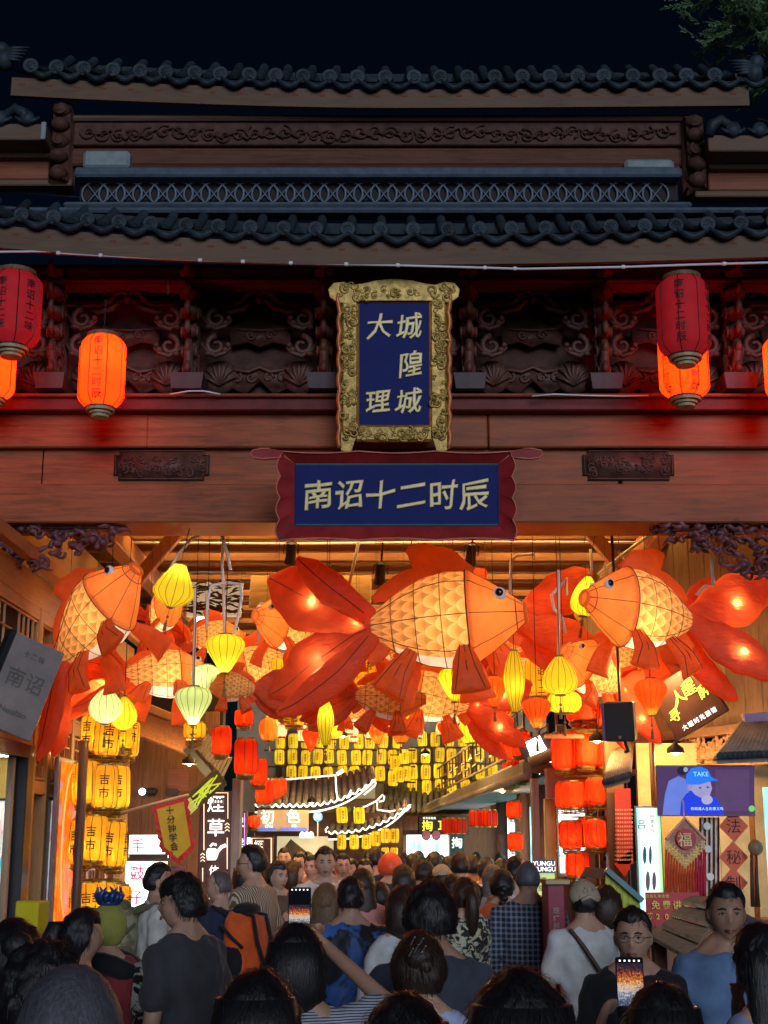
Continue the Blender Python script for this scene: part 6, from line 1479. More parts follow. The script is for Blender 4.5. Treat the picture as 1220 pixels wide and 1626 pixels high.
scr('grey_shirt', (.14, .22, .72, 1), 1, [(1052, 1294), (1056, 1262), (1062, 1240), (1078, 1232), (1094, 1240), (1094, 1294)], .004)
scr('dark_hair', (.012, .01, .03, 1), 1, ell(1084, 1224, 9, 7), .0045); scr('ear_spot', (.3, .4, .6, 1), 1, ell(1089, 1222, 3.5, 4), .005)
scr('blue_sweater', (.012, .05, .78, 1), 1, [(1080, 1294), (1082, 1272), (1090, 1260), (1104, 1254), (1118, 1262), (1136, 1266), (1146, 1280), (1150, 1294)], .006)
scr('child_face', (.36, .34, .62, 1), 1, [(1096, 1242), (1128, 1240), (1131, 1252), (1127, 1264), (1116, 1268), (1104, 1262), (1097, 1254)], .007); scr('child_ear', (.30, .28, .55, 1), 1, ell(1096, 1250, 4, 6), .0075)
scr('blue_cap', (.02, .20, .98, 1), 1, [(1089, 1244), (1090, 1230), (1098, 1220), (1112, 1217), (1124, 1222), (1130, 1234), (1141, 1239), (1128, 1241), (1110, 1246), (1096, 1246)], .008)
scr('child_hands', (.42, .42, .70, 1), 1, ell(1123, 1270, 9, 7.5), .0085); scr('green_badge', (.20, .62, .22, 1), 1, ell(1194, 1284, 5, 5), .009)
for (x, y) in ((1112, 1251), (1124, 1250)): scr('child_eye', (.01, .01, .03, 1), 1, ell(x, y, 2, 1.2), .0095)
ptext('TAKE', 1113, 1229, 10, Yv - .01, glow('cap_print', (.25, .65, .9, 1), 1, None, 0), o, ext=.0); ptext('你知道人生的意义吗', 1123, 1284, 5.5, Yv - .011, glow('subtitle', (.5, .7, 1, 1), 1, None, 0), o, ext=.0)
# green lit menu board
o = root('green_menu_board', 'green and white backlit menu board with leaf pictures', 'sign'); Yg = 13.0
t = NT('green_menu'); v = t.coord('Generated'); sp_ = t.node('ShaderNodeSeparateXYZ'); t.ln(v, sp_.inputs[0]); cg = t.ramp(sp_.outputs[0], [(0, (.25, .9, .85, 1)), (.25, (.9, 1, .95, 1)), (.7, (.9, 1, .92, 1)), (1, (.25, .85, .3, 1))]); t.set(Base_Color=cg, Emission_Color=cg, Emission_Strength=1.3)
flat('frame', 1009, 1280, 1057, 1450, Yg, .06, M_greysheet, o); flat('lit_face', 1011, 1283, 1055, 1448, Yg - .012, .01, t.mat, o)
ptext('吕', 1019, 1309, 15, Yg - .02, M_ink, o, ext=0); ptext('阿婆手作', 1036, 1308, 7, Yg - .02, M_ink, o, True, ext=0)
m = MB()
for (x, y, a, b) in ((1024, 1358, 3, 14), (1033, 1358, 2.5, 15)): pts = [P(u, v_, Yg - .02) for u, v_ in ell(x, y, a, b)]; m.add(pts, [tuple(range(len(pts)))])
tag(m.build('leaf_print', paint('teal_ink', (.01, .25, .25, 1), .6), o), kind='stuff')
m = MB()
for (x, y, a, b) in ((1029, 1399, 3.5, 16), (1039, 1399, 3.2, 15)): pts = [P(u, v_, Yg - .02) for u, v_ in ell(x, y, a, b)]; m.add(pts, [tuple(range(len(pts)))])
tag(m.build('seed_print', paint('grey_ink', (.2, .2, .22, 1), .6), o), kind='stuff')
o = root('cyan_edge_sign', 'narrow cyan lit sign at the right edge', 'sign'); flat('lit_face', 1213, 1250, 1240, 1430, 12.8, .05, glow('cyan_edge', (.35, .9, 1, 1), 1.1, None, .3, 3), o)
# red hanging text banner
o = root('red_text_banner', 'red hanging banner covered in small pale lettering', 'banner'); flat('cloth', 976, 1252, 1006, 1372, 14.5, .01, paint('banner_red', (.45, .035, .03, 1), .7, .2), o); q = [P(x, y, 14.5) for x, y in ((976, 1372), (1006, 1345), (1000, 1380), (992, 1392))]; MB().add(q + [p + Vector((0, .01, 0)) for p in q], [(0, 1, 2, 3), (7, 6, 5, 4), (0, 4, 5, 1), (1, 5, 6, 2), (2, 6, 7, 3), (3, 7, 4, 0)]).build('torn_tail', paint('banner_red', (.45, .035, .03, 1)), o)
for i in range(13): ptext('大理古城民间手艺', 991, 1286 + i * 6.6, 3.5, 14.49, paint('banner_ink', (.75, .5, .45, 1), .7), o, ext=0)
# Chinese knot charm
Yk = 12.8; o = root('fortune_knot', 'large diamond fortune charm with long red tassels under the television', 'charm'); k = M(1, Yk, 1330)
c = P(1088, 1332, Yk); m = MB(); m.prism([(c.x - 31 * k, c.z), (c.x, c.z - 30 * k), (c.x + 31 * k, c.z), (c.x, c.z + 32 * k)], Yk - .02, Yk + .03); m.build('diamond', paint('charm_gold_red', (.42, .16, .08, 1), .45, .6, 40, .5, 80), o)
m = MB(); m.tube([(c.x - 31 * k, Yk - .03, c.z), (c.x, Yk - .03, c.z + 32 * k), (c.x + 31 * k, Yk - .03, c.z)], .014, 6); m.tube([(c.x, Yk, c.z + 32 * k), (c.x, Yk, c.z + 60 * k)], .008, 5); m.build('cord', paint('peach_cord', (.75, .42, .28, 1), .6), o)
m = MB(); m.lathe([(16 * k, -.01), (16 * k, .02)], 18, 0, Matrix.Translation((c.x, Yk - .04, c.z)) @ Matrix.Rotation(pi / 2, 4, 'X')); m.build('red_disc', paint('disc_red', (.5, .02, .02, 1), .5), o); ptext('福', 1088, 1333, 23, Yk - .07, paint('gold_print', (.75, .55, .22, 1), .4, .2, 5, 0), o, nm='character', off=.010)
for i in range(15):
    x = 1058 + i * 4.3; y0 = 1338 + 30 * (1 - abs(i - 7) / 7) + 8; tl = MB(); p0 = P(x, y0, Yk); m2 = MB()
    for j in range(4): m2.ball(P(x, y0 - 14 + j * 5, Yk - .01), .014, 6, 4)
    b_ = m2.build('bead_string', M_goldtxt, o, True); tl.tube([p0, P(x, 1398, Yk), P(x + random.uniform(-2, 2), 1425, Yk)], [.010, .013, .016], 6); tl.build('tassel', paint('tassel_red' if i < 11 else 'tassel_crimson', (.55, .07, .02, 1) if i < 11 else (.5, .02, .05, 1), .8, .3, 40), o, True)
# bead curtain
o = root('bead_curtain', 'white and black bead curtain with pale discs right of the fortune charm', 'curtain')
for i in range(9):
    x = 1112 + i * 3.6; MB().tube([P(x, 1298, 13.05), P(x, 1450, 13.05)], .011, 5).build('strand', paint('bead_white', (.7, .7, .68, 1), .4) if i % 2 else M_blackal, o)
for x, y in ((1123, 1312), (1124, 1348), (1108, 1371), (1128, 1392)): MB().lathe([(.035, -.008), (.035, .008)], 12, 0, Matrix.Translation(P(x, y, 13.0)) @ Matrix.Rotation(pi / 2, 4, 'X')).build('disc', paint('pale_disc', (.72, .78, .72, 1), .5), o)
# three red diamond papers
o = None
for i, (ch, y) in enumerate((('法', 1312), ('秘', 1361), ('制', 1402))):
    q = P(1165, y, 12.95); o = thing('diamond_paper', 'orange-red diamond paper, %s of the three at the right booth' % ('topmost', 'middle', 'lowest')[i], 'sign', q, (0, 0, radians(-8 + 5 * i)), group='diamond papers of the right booth'); k = M(1, 12.95, y)
    MB().prism([(-23 * k, 0), (0, -25 * k), (23 * k, 0), (0, 25 * k)], -.005, .005).build('paper', paint('diamond_red', (.72, .12, .05, 1), .6, .1), o); t = MB(); text(t, ch, 0, 0, 24 * k, off=0, y=-.009); t.build('character', M_ink, o)
o = root('yellow_strip', 'yellow vertical strip behind the diamond papers', 'sign'); flat('paper', 1141, 1296, 1150, 1450, 13.1, .01, paint('yellow_strip', (.7, .42, .03, 1), .6), o)
o = root('hanging_stalks', 'two dark dried stalks hanging beside the diamond papers', 'decoration')
for x in (1193, 1201): MB().tube([P(x, 1352, 12.8), P(x + 1, 1400, 12.8), P(x + 3, 1440, 12.8)], [.012, .016, .022], 6).build('stalk', M_brownsign, o, True)
MB().ball(P(1200, 1346, 12.8), (.07, .05, .07), 10, 7).build('bundle', wood('dry_bundle', (.25, .17, .08, 1), 'z'), o, True)
# red promo banner
o = root('promo_banner', 'red promotion banner with yellow characters above the shingle roof', 'banner'); flat('cloth', 1025, 1417, 1113, 1470, 9.6, .01, paint('promo_red', (.50, .02, .02, 1), .5, .1), o); ptext('免费讲解', 1067, 1437, 14, 9.58, paint('promo_yellow', (.9, .65, .08, 1), .5, .1, 4, 0), o, False, 17, .02, ext=0); ptext('满20元', 1052, 1455, 12, 9.58, paint('promo_yellow', (.9, .65, .08, 1), .5), o, False, 14, .02, ext=0); ptext('白族扎染体验', 1044, 1423, 6, 9.58, paint('promo_yellow', (.9, .65, .08, 1), .5), o, ext=0)
# shingle roofed kiosk
ki = thing('shingle_kiosk', 'kiosk with a roof of overlapping wooden shingles at lower right', 'kiosk'); Yk = 7.6
A = [P(1040, 1518, Yk - .3), P(1100, 1426, Yk + .35), P(1142, 1490, Yk - .3), P(1178, 1440, Yk + .5)]
apex0, apex1 = P(1095, 1428, Yk + .6), P(1150, 1432, Yk + .5); low0, low1 = P(1034, 1502, Yk - .2), P(1096, 1538, Yk - .5)
W_sh = wood('shingle', (.40, .29, .18, 1), 'x', .8, .45)
for r in range(4):
    for c_ in range(3):
        def pt(u, v): return (low0.lerp(low1, u)).lerp(apex0.lerp(apex1, u), v)
        v0, v1 = r / 4, (r + 1) / 4 + .05; u0, u1 = c_ / 3 + .006, (c_ + 1) / 3 - .006
        pts = [pt(u0, v0), pt(u1, v0), pt(u1, v1), pt(u0, v1)]; up = Vector((0, -.01, .02 + .012 * (1)))
        vs = [pts[0] + up * 1.6, pts[1] + up * 1.6, pts[2] + up * .3, pts[3] + up * .3]; vs += [v - Vector((0, 0, .02)) for v in vs]
        MB().add(vs, [(0, 1, 2, 3), (7, 6, 5, 4), (0, 4, 5, 1), (1, 5, 6, 2), (2, 6, 7, 3), (3, 7, 4, 0)]).build('shingle', W_sh, ki)
MB().add([apex0, apex1, P(1222, 1470, Yk + .2), P(1150, 1500, Yk)], [(0, 1, 2, 3)]).build('far_slope', paint('blue_grey_felt', (.12, .13, .16, 1), .8), ki)
for p in (low0, low1): MB().tube([(p.x + .05, p.y + .05, 0), (p.x + .05, p.y + .05, p.z + .02)], .04, 8).build('post', W_brown, ki)
MB().box(((low0.x + low1.x) / 2 + .3, Yk + .1, .5), (1.0, .6, 1.0), 0, None, .01).build('counter', W_brown, ki)
# green gabled stall
gs = thing('green_stall', 'little stall with a lime green gable roof behind the white-shirt man', 'stall'); Yg = 11.0
W_lime = wood('lime_plank', (.42, .52, .05, 1), 'z', .6, .3)
for i in range(6):
    x = 962 + i * 9; y = 1382 + i * 7.5; q = [P(x, y, Yg), P(x + 8.5, y + 7, Yg), P(x + 8.5, 1452, Yg), P(x, 1452, Yg)]
    MB().add(q + [p + Vector((0, .03, 0)) for p in q], [(0, 1, 2, 3), (7, 6, 5, 4), (0, 4, 5, 1), (1, 5, 6, 2), (2, 6, 7, 3), (3, 7, 4, 0)]).build('gable_plank', W_lime, gs)
MB().beam(P(962, 1380, Yg - .03), P(1020, 1430, Yg - .03), .08, .04).build('barge_board', M_teal, gs); MB().add([P(962, 1379, Yg), P(930, 1376, Yg + .4), P(922, 1392, Yg + .2), P(958, 1396, Yg - .2)], [(0, 1, 2, 3)]).build('roof_slope', M_roofbed, gs); flat('stall_body', 940, 1452, 1016, 1620, Yg, .5, W_brown, gs)
# maroon standing box
o = root('maroon_menu_box', 'maroon standing menu box left of the white-shirt man', 'sign'); flat('body', 868, 1402, 903, 1600, 9.2, .3, paint('maroon_board', (.28, .03, .05, 1), .5, .2), o, .01); flat('top_edge', 867, 1398, 905, 1404, 9.15, .36, M_cream, o); ptext('现烤鲜花饼', 884, 1470, 11, 9.19, paint('maroon_print', (.6, .35, .35, 1), .6), o, True, ext=0)
for lab, (x, y, z), w_ in (('warm pendant lamp inside the right booth', (2.9, 13.9, 2.75), 80), ('added warm lamp under the small eave by the red lantern tower', (2.2, 14.4, 2.9), 45), ('added warm lamp under the pine eave of the left house', (-2.35, 16.9, 2.8), 80), ('added warm lamp at the far left shop', (-1.3, 25.4, 2.55), 60), ('added warm lamp under the far right eave', (1.75, 20.8, 2.6), 50), ('added warm lamp under the left canopy plate', (-2.6, 13.3, 3.4), 80), ('added warm lamp under the right canopy plate', (2.6, 13.2, 3.5), 60), ('added warm lamp over the mid street, left', (-.9, 17.6, 3.9), 170), ('added warm lamp over the mid street, right', (.9, 19.2, 3.8), 170), ('added warm lamp over the far street, left', (-.7, 23.5, 3.6), 110), ('added warm lamp over the far street, right', (.8, 27.0, 3.5), 110), ('added warm lamp in front of the far facade', (0.2, 31.5, 3.6), 130)):
    o = thing('pendant_lamp', lab, 'lamp', (x, y, z), group='warm lamps added for the light'); MB().lathe([(.09, -.03), (.085, .02), (.03, .06), (.012, .09)], 14, 0, None, False).build('shade', M_blackal, o, True); MB().ball((0, 0, -.015), .035, 8, 6).build('bulb', G_bulb, o); MB().tube([(0, 0, .09), (0, 0, .5)], .005, 4).build('cord', M_rib, o); lamp('bulb_light', (0, 0, -.06), w_, (1, .56, .20), .05, o)  # warm lamps added to brighten street and crowd; the booth's lit wall implies one
# ---------------------------------------------------------------- tree behind the gate, top right
M_leaf = paint('night_leaf', (.10, .18, .08, 1), .6, .5, 3, 0); M_bark = wood('tree_bark', (.10, .075, .05, 1), 'z', .9, .5)
tr = thing('leafy_tree', 'dark leafy tree rising behind the upper right roof end', 'tree', (7.25, 17.5, -.35))
m = MB(); m.tube([(0, 0, 0), (.1, 0, 4), (-.1, .1, 8), (-.3, 0, 13)], [.3, .24, .18, .1], 10); rn = random.Random(21)
for k in range(7):
    z = 11.2 + k * .35; a = pi + rn.uniform(-.5, .5); L = rn.uniform(1.4, 2.2)
    m.tube([(-.2, 0, z), (cos(a) * L * .5, sin(a) * L * .5, z + .7), (cos(a) * L, sin(a) * L, z + 1.2)], [.05, .03, .008], 6)
m.build('trunk', M_bark, tr, True)
lv = MB(); vs = []; fs = []
cl = [(rn.gauss(-1.55, .55), rn.gauss(0, .6), rn.gauss(14.0, .62)) for _ in range(260)] + [(rn.uniform(-2.9, -1.2), rn.uniform(-.5, .5), rn.uniform(12.9, 14.6)) for _ in range(70)] + [(rn.gauss(.3, .9), rn.gauss(0, .8), rn.gauss(13.6, .8)) for _ in range(120)]
for c in cl:
    d = Vector((rn.uniform(-1, 1), rn.uniform(-1, 1), rn.uniform(-.8, .4))).normalized(); s_ = d.orthogonal().normalized(); up = d.cross(s_)
    for j in range(13):
        base = Vector(c) + d * (j * .035)
        for sg in (-1, 1):
            tip = base + (s_ * sg + d * .5 + up * rn.uniform(-.3, .3)).normalized() * rn.uniform(.09, .15); w_ = d * .022; o_ = len(vs)
            vs += [base - w_ * .3, (base + tip) / 2 - w_, tip, (base + tip) / 2 + w_]; fs.append((o_, o_ + 1, o_ + 2, o_ + 3))
lv.add(vs, fs); lv.build('crown', M_leaf, tr)
# ================================================================== people
SKIN = {}
def skin(tone):
    if tone in SKIN: return SKIN[tone]
    c = {0: (.50, .30, .21, 1), 1: (.42, .24, .16, 1), 2: (.33, .18, .12, 1)}[tone]
    t = NT('skin_%d' % tone); v = t.coord('Object'); f = t.noise(v, 14, 4)
    t.set(Base_Color=t.ramp(f, [(.3, sc(c, .88)), (.7, sc(c, 1.1))]), Roughness=.5, Specular_IOR_Level=.35, Subsurface_Weight=.0); t.bump(t.noise(v, 120, 2), .06, .002)
    SKIN[tone] = t.mat; return t.mat
def hairmat(name, c, gloss=.42):
    if name in MATS: return MATS[name]
    t = NT(name); v = t.coord('Object', (60, 60, 6)); f = t.noise(v, 3, 5, .7, .5)
    t.set(Base_Color=t.ramp(f, [(.3, sc(c, .45)), (.7, sc(c, 1.5))]), Roughness=gloss, Specular_IOR_Level=.45); t.bump(f, .55, .006)
    MATS[name] = t.mat; return t.mat
M_eyep = paint('person_eye_white', (.42, .38, .35, 1), .3, .1, 5, 0)
H_black = hairmat('black_hair', (.010, .009, .010, 1)); H_brown = hairmat('brown_hair', (.030, .016, .010, 1)); H_light = hairmat('light_brown_hair', (.20, .11, .05, 1)); H_grey = hairmat('grey_hair', (.10, .09, .085, 1)); H_buzz = hairmat('cropped_hair', (.075, .075, .09, 1), .55)
CL = {}
def cloth(name, c, c2=None, pat=None, sc_=20.0, rough=.85):
    if name in CL: return CL[name]
    t = NT('cloth_' + name); v = t.coord('Object'); f = t.noise(v, 7, 4, .6)
    def sh(c): return t.ramp(f, [(.3, sc(c, .75)), (.7, sc(c, 1.2))])
    col = sh(c)
    if pat == 'stripe':
        w = t.node('ShaderNodeTexWave'); w.bands_direction = 'X'; t.ln(v, w.inputs[0]); w.inputs['Scale'].default_value = sc_; w.inputs['Distortion'].default_value = .6; col = t.mix(t.ramp(w.outputs[1], [(.4, (0, 0, 0, 1)), (.5, (1, 1, 1, 1))]), col, c2)
    elif pat == 'hstripe':
        w = t.node('ShaderNodeTexWave'); w.bands_direction = 'Z'; t.ln(v, w.inputs[0]); w.inputs['Scale'].default_value = sc_; w.inputs['Distortion'].default_value = .5; col = t.mix(t.ramp(w.outputs[1], [(.55, (0, 0, 0, 1)), (.65, (1, 1, 1, 1))]), col, c2)
    elif pat == 'plaid':
        fac = None
        for d in ('X', 'Z'):
            w = t.node('ShaderNodeTexWave'); w.bands_direction = d; t.ln(v, w.inputs[0]); w.inputs['Scale'].default_value = sc_; w.inputs['Distortion'].default_value = .4
            r = t.math('MULTIPLY', t.ramp(w.outputs[1], [(.55, (0, 0, 0, 1)), (.75, (1, 1, 1, 1))]), .5); fac = r if fac is None else t.math('ADD', fac, r)
        col = t.mix(fac, col, c2)
    elif pat in ('floral', 'camo', 'zebra', 'paint'):
        n = t.noise(v, sc_, 3, .6, 1.2 if pat != 'camo' else .3); col = t.mix(t.ramp(n, [(.47, (0, 0, 0, 1)), (.53, (1, 1, 1, 1))]), col, c2)
    t.set(Base_Color=col, Roughness=rough, Specular_IOR_Level=.2, Sheen_Weight=.1); t.bump(t.noise(v, 45, 4, .7), .25, .006)
    CL[name] = t.mat; return t.mat
# ---- primitives -> voxel remesh (all in one depsgraph pass)
QUEUE = []
def queue(mb, voxel, smooth, done): QUEUE.append((mb, voxel, smooth, done))
def flush():
    tmp = []
    for mb, vx, sm, done in QUEUE:
        me = bpy.data.meshes.new('tmp'); me.from_pydata(mb.v, [], mb.f); o = bpy.data.objects.new('tmp', me); COL.objects.link(o)
        r = o.modifiers.new('r', 'REMESH'); r.mode = 'VOXEL'; r.voxel_size = vx; r.adaptivity = 0
        s_ = o.modifiers.new('s', 'SMOOTH'); s_.factor = .5; s_.iterations = sm
        tmp.append(o)
    dg = bpy.context.evaluated_depsgraph_get(); dg.update()
    out = [bpy.data.meshes.new_from_object(o.evaluated_get(dg)) for o in tmp]
    for o, me, (mb, vx, sm, done) in zip(tmp, out, QUEUE):
        old = o.data; bpy.data.objects.remove(o); bpy.data.meshes.remove(old); done(me)
    QUEUE.clear()
def ell_loft(mb, rings, n=20):
    """rings: (centre xyz, rx, ry) stacked; closed ends"""
    vs = []
    for c, rx, ry in rings:
        for j in range(n):
            a = 2 * pi * j / n; ca, sa = cos(a), sin(a)
            e = .82; vs.append((c[0] + rx * math.copysign(abs(ca) ** e, ca), c[1] + ry * math.copysign(abs(sa) ** e, sa), c[2]))
    K = len(rings); fs = [(i * n + j, i * n + (j + 1) % n, (i + 1) * n + (j + 1) % n, (i + 1) * n + j) for i in range(K - 1) for j in range(n)]
    mb.add(vs, fs + [tuple(range(n - 1, -1, -1)), tuple((K - 1) * n + j for j in range(n))])
def cap(mb, a, b, ra, rb, n=12):
    a = Vector(a); b = Vector(b); d = (b - a); L = d.length or 1e-4; d = d / L
    pts = [a - d * ra * .7, a - d * ra * .35, a, a.lerp(b, .3), a.lerp(b, .65), b, b + d * rb * .35, b + d * rb * .7]; rs = [ra * .5, ra * .9, ra, ra + (rb - ra) * .25, ra + (rb - ra) * .65, rb, rb * .9, rb * .5]
    mb.tube(pts, rs, n)
def head_dir(th, ph): return Vector((sin(ph) * sin(th), sin(ph) * cos(th), cos(ph)))
def head_rad(d):
    """skull and face surface; d unit vector, +y is the face, +z the crown"""
    x, y, z = d; hx, hy, hz = .076, .097, .118
    if y > 0: hy = .092
    r = 1 / sqrt((x / hx) ** 2 + (y / hy) ** 2 + (z / hz) ** 2)
    p = d * r
    k = max(0, min(1, (-p.z - .01) / .10)); p.x *= 1 - .34 * k * k; 
    if p.y < 0: p.y *= 1 - .42 * k
    else: p.y *= 1 + .02 * k
    if y > 0:
        g = lambda cx, cz, sx, sz: math.exp(-((p.x - cx) / sx) ** 2 - ((p.z - cz) / sz) ** 2)
        p.y += .024 * g(0, -.026, .012, .022) + .010 * g(0, .0, .010, .022) + .007 * g(0, .026, .05, .012) - .012 * (g(.031, .006, .018, .014) + g(-.031, .006, .018, .014)) + .007 * (g(.042, -.022, .02, .02) + g(-.042, -.022, .02, .02)) + .008 * g(0, -.060, .022, .010) + .008 * g(0, -.096, .02, .016) - .004 * g(0, -.077, .03, .006)
    return p
def sphere_mesh(mb, fn, nt, npz, T):
    vs = []; fs = []
    for i in range(npz + 1):
        ph = pi * (i + .03) / (npz + .06)
        for j in range(nt): vs.append(T @ fn(head_dir(2 * pi * j / nt, ph)))
    for i in range(npz):
        for j in range(nt): fs.append((i * nt + j, (i + 1) * nt + j, (i + 1) * nt + (j + 1) % nt, i * nt + (j + 1) % nt))
    mb.add(vs, fs + [tuple(range(nt)), tuple(npz * nt + j for j in range(nt - 1, -1, -1))])
ARMS = dict(down=((.235, -.02, 1.12), (.245, .07, .87)), front=((.23, -.02, 1.13), (.13, .23, 1.14)), half=((.24, -.03, 1.13), (.20, .19, .97)), chest=((.24, .02, 1.14), (.05, .22, 1.24)),
            phone=((.27, .16, 1.27), (.09, .33, 1.62)), phonelow=((.25, .10, 1.16), (.07, .34, 1.36)))
def hand(mb, w, d, side, k, fine, curl=.5, grip=None):
    """palm and five fingers; w wrist, d direction of the forearm"""
    w = Vector(w); d = Vector(d).normalized(); up = Vector((side, 0, 0)); lat = up - d * up.dot(d); lat = lat.normalized() if lat.length > .1 else d.orthogonal().normalized(); nrm = d.cross(lat)
    c = w + d * .05 * k; 
    for q in (-1, 0, 1): cap(mb, w + nrm * q * .012 * k, w + d * .085 * k + nrm * q * .024 * k, .017 * k, .015 * k, 8)
    for i, (o_, L) in enumerate(((-.033, .062), (-.011, .075), (.011, .072), (.033, .056))):
        b = w + d * .088 * k + nrm * o_ * k; m_ = b + (d * .8 - lat * curl * .6) * L * .5 * k; e = m_ + (d * (1 - curl) - lat * curl) * L * .5 * k
        cap(mb, b, m_, .0095 * k, .009 * k, 7); cap(mb, m_, e, .009 * k, .0075 * k, 7)
    b = w + d * .025 * k - nrm * .028 * k; m_ = b + (d * .5 - nrm * .7 - lat * .3).normalized() * .04 * k; e = m_ + (d * .8 - nrm * .2 - lat * .35).normalized() * .032 * k
    cap(mb, b, m_, .0125 * k, .011 * k, 7); cap(mb, m_, e, .0105 * k, .0085 * k, 7)
PEOPLE = []
def person(label, x, ytop, Y=None, H=None, rot=0, hyaw=0, hpitch=0, hair='short', hc=None, tone=1, top=None, sleeve='short', bottom=None, arms=('down', 'down'), fem=False, face=False, lean=0.0, glasses=False, dress=False, voxel=None, cap_c=None, strands=0, child=False, wide=1.0, group='people in the crowd', collar=None, fine=False, hat=None):
    q = P(x, ytop, Y); H = q.z - (.012 if hair not in ('bald', 'buzz') else 0); k = H / 1.72
    o = thing('person', label, 'person', (q.x, Y, 0), (0, 0, radians(rot)), group=group)
    PEOPLE.append(o)
    vx = voxel or (.010 if face else .016); vx = min(vx, .02)
    sw = (.165 if fem else .185) * wide; hw = (.165 if fem else .155) * wide
    ly = lambda z: lean * max(0, z - .9)          # forward lean
    def J(p): return Vector((p[0] * k, (p[1] + ly(p[2])) * k, p[2] * k))
    tors = [(.80, hw * .92, .10), (.88, hw, .118), (.97, hw * .98, .118), (1.06, hw * .88, .105 if fem else .112), (1.18, hw * .95, .112), (1.28, sw * .93, .120), (1.36, sw * .96, .108), (1.405, sw * .88, .09), (1.44, sw * .55, .07), (1.47, .065, .062)]
    def torso(mb, g, z0, z1, n=20, flare=0.0):
        rings = []
        for z, rx, ry in tors:
            if z < z0 or z > z1: continue
            rings.append((J((0, 0, z)), (rx + g + flare * max(0, 1.1 - z)) * k, (ry + g + flare * .7 * max(0, 1.1 - z)) * k))
        ell_loft(mb, rings, n)
    body = MB(); torso(body, 0, .8, 1.48)
    cap(body, J((0, -.012, 1.42)), J((0, .010, 1.55)), .064 * k, .058 * k)
    for s_ in (-1, 1): cap(body, J((s_ * .03, -.015, 1.485)), J((s_ * .12, -.01, 1.405)), .042 * k, .045 * k)
    hcn = J((0, .02, 1.594)); HT = Matrix.Translation(hcn) @ Matrix.Rotation(radians(hyaw), 4, 'Z') @ Matrix.Rotation(radians(-hpitch), 4, 'X') @ Matrix.Scale(k * (1.0 if not child else 1.12), 4)
    nt, nz = (44, 36) if face else (24, 18)
    sphere_mesh(body, head_rad, nt, nz, HT)
    for s_ in (-1, 1):
        e = MB(); body.ball(HT @ Vector((s_ * .078, -.012, -.005)), (.011 * k, .02 * k, .032 * k), 8, 6, 0, Matrix.Rotation(radians(hyaw), 3, 'Z'))
    el, wr = [], []
    for si, (s_, nm) in enumerate(((-1, arms[0]), (1, arms[1]))):
        a = ARMS[nm] if isinstance(nm, str) else nm
        sh = J((s_ * (sw - .012), 0, 1.385)); e = J((s_ * a[0][0] * (wide * .96), a[0][1], a[0][2])); w = J((s_ * a[1][0], a[1][1], a[1][2]))
        el.append(e); wr.append(w)
        r0 = (.042 if fem else .050) * k
        cap(body, sh, e, r0, r0 * .82); cap(body, e, w, r0 * .8, r0 * .56); hand(body, w, w - e, s_, k * (.95 if fem else 1.0), fine, .55)
    for s_ in (-1, 1):
        hp = J((s_ * .088, 0, .88)); kn = J((s_ * .095, .015, .47)); an = J((s_ * .10, -.01, .09))
        cap(body, hp, kn, .088 * k, .058 * k); cap(body, kn, an, .056 * k, .040 * k); body.ball(J((s_ * .10, .06, .045)), (.045 * k, .12 * k, .045 * k), 10, 7)
    def put(nm, mat, wr_=0.0, seed=0.0, smooth=True):
        def done(me):
            me.materials.append(mat); me.polygons.foreach_set('use_smooth', [True] * len(me.polygons))
            if wr_:
                n = len(me.vertices); co = np.empty(n * 3, 'f'); me.vertices.foreach_get('co', co); co = co.reshape(-1, 3); no = np.empty(n * 3, 'f'); me.vertices.foreach_get('normal', no); no = no.reshape(-1, 3)
                x, y, z = co.T; sd = seed
                d = (np.sin(x * 23 + z * 31 + 3 * np.sin(y * 17 + sd) + sd) + .8 * np.sin(z * 47 - x * 19 + 4 * np.sin(x * 13 + sd * 2)) + .6 * np.sin(z * 19 + y * 41 + sd * 3) + .5 * np.sin((x + y) * 70 + z * 15 + sd)) * wr_
                co += no * d[:, None]; me.vertices.foreach_set('co', co.ravel()); me.update()
            link(nm, me, o)
        return done
    queue(body, vx, 2 if face else 4, put('body', skin(tone)))
    sd = random.uniform(0, 6)
    g = .016; tp = MB()
    torso(tp, g, (.8 if not dress else .8), 1.445, 20, .10 if not dress else .25)
    for si, s_ in enumerate((-1, 1)):
        sh = J((s_ * (sw - .02), 0, 1.385)); r0 = (.058 if fem else .066) * k
        if sleeve == 'short': e = sh.lerp(el[si], .78); cap(tp, sh, e, r0, r0 * 1.0)
        elif sleeve == 'long': cap(tp, sh, el[si], r0 * 1.02, r0 * .9); cap(tp, el[si], wr[si].lerp(el[si], .06), r0 * .9, r0 * .72)
        elif sleeve == 'cap': e = sh.lerp(el[si], .35); cap(tp, sh, e, r0, r0)
    for s_ in (-1, 1): cap(tp, J((s_ * .05, -.012, 1.435)), J((s_ * .13, -.008, 1.40)), .050 * k, .056 * k)
    if dress:
        ell_loft(tp, [(J((0, 0, .40)), .27 * k, .22 * k), (J((0, 0, .6)), .245 * k, .19 * k), (J((0, 0, .85)), (hw + .04) * k, .15 * k), (J((0, 0, 1.0)), (hw + .01) * k, .125 * k)], 22)
    if collar is not None:
        cl_ = MB(); cl_.tube([J((cos(t * pi / 8) * .078, .008 + sin(t * pi / 8) * .074, 1.452 - .014 * sin(t * pi / 8))) for t in range(16)], .014 * k, 6, 0, True); cl_.build('collar', collar, o, True)
    queue(tp, .016 if not face else .014, 3, put('shirt' if not dress else 'dress', top, .0038, sd))
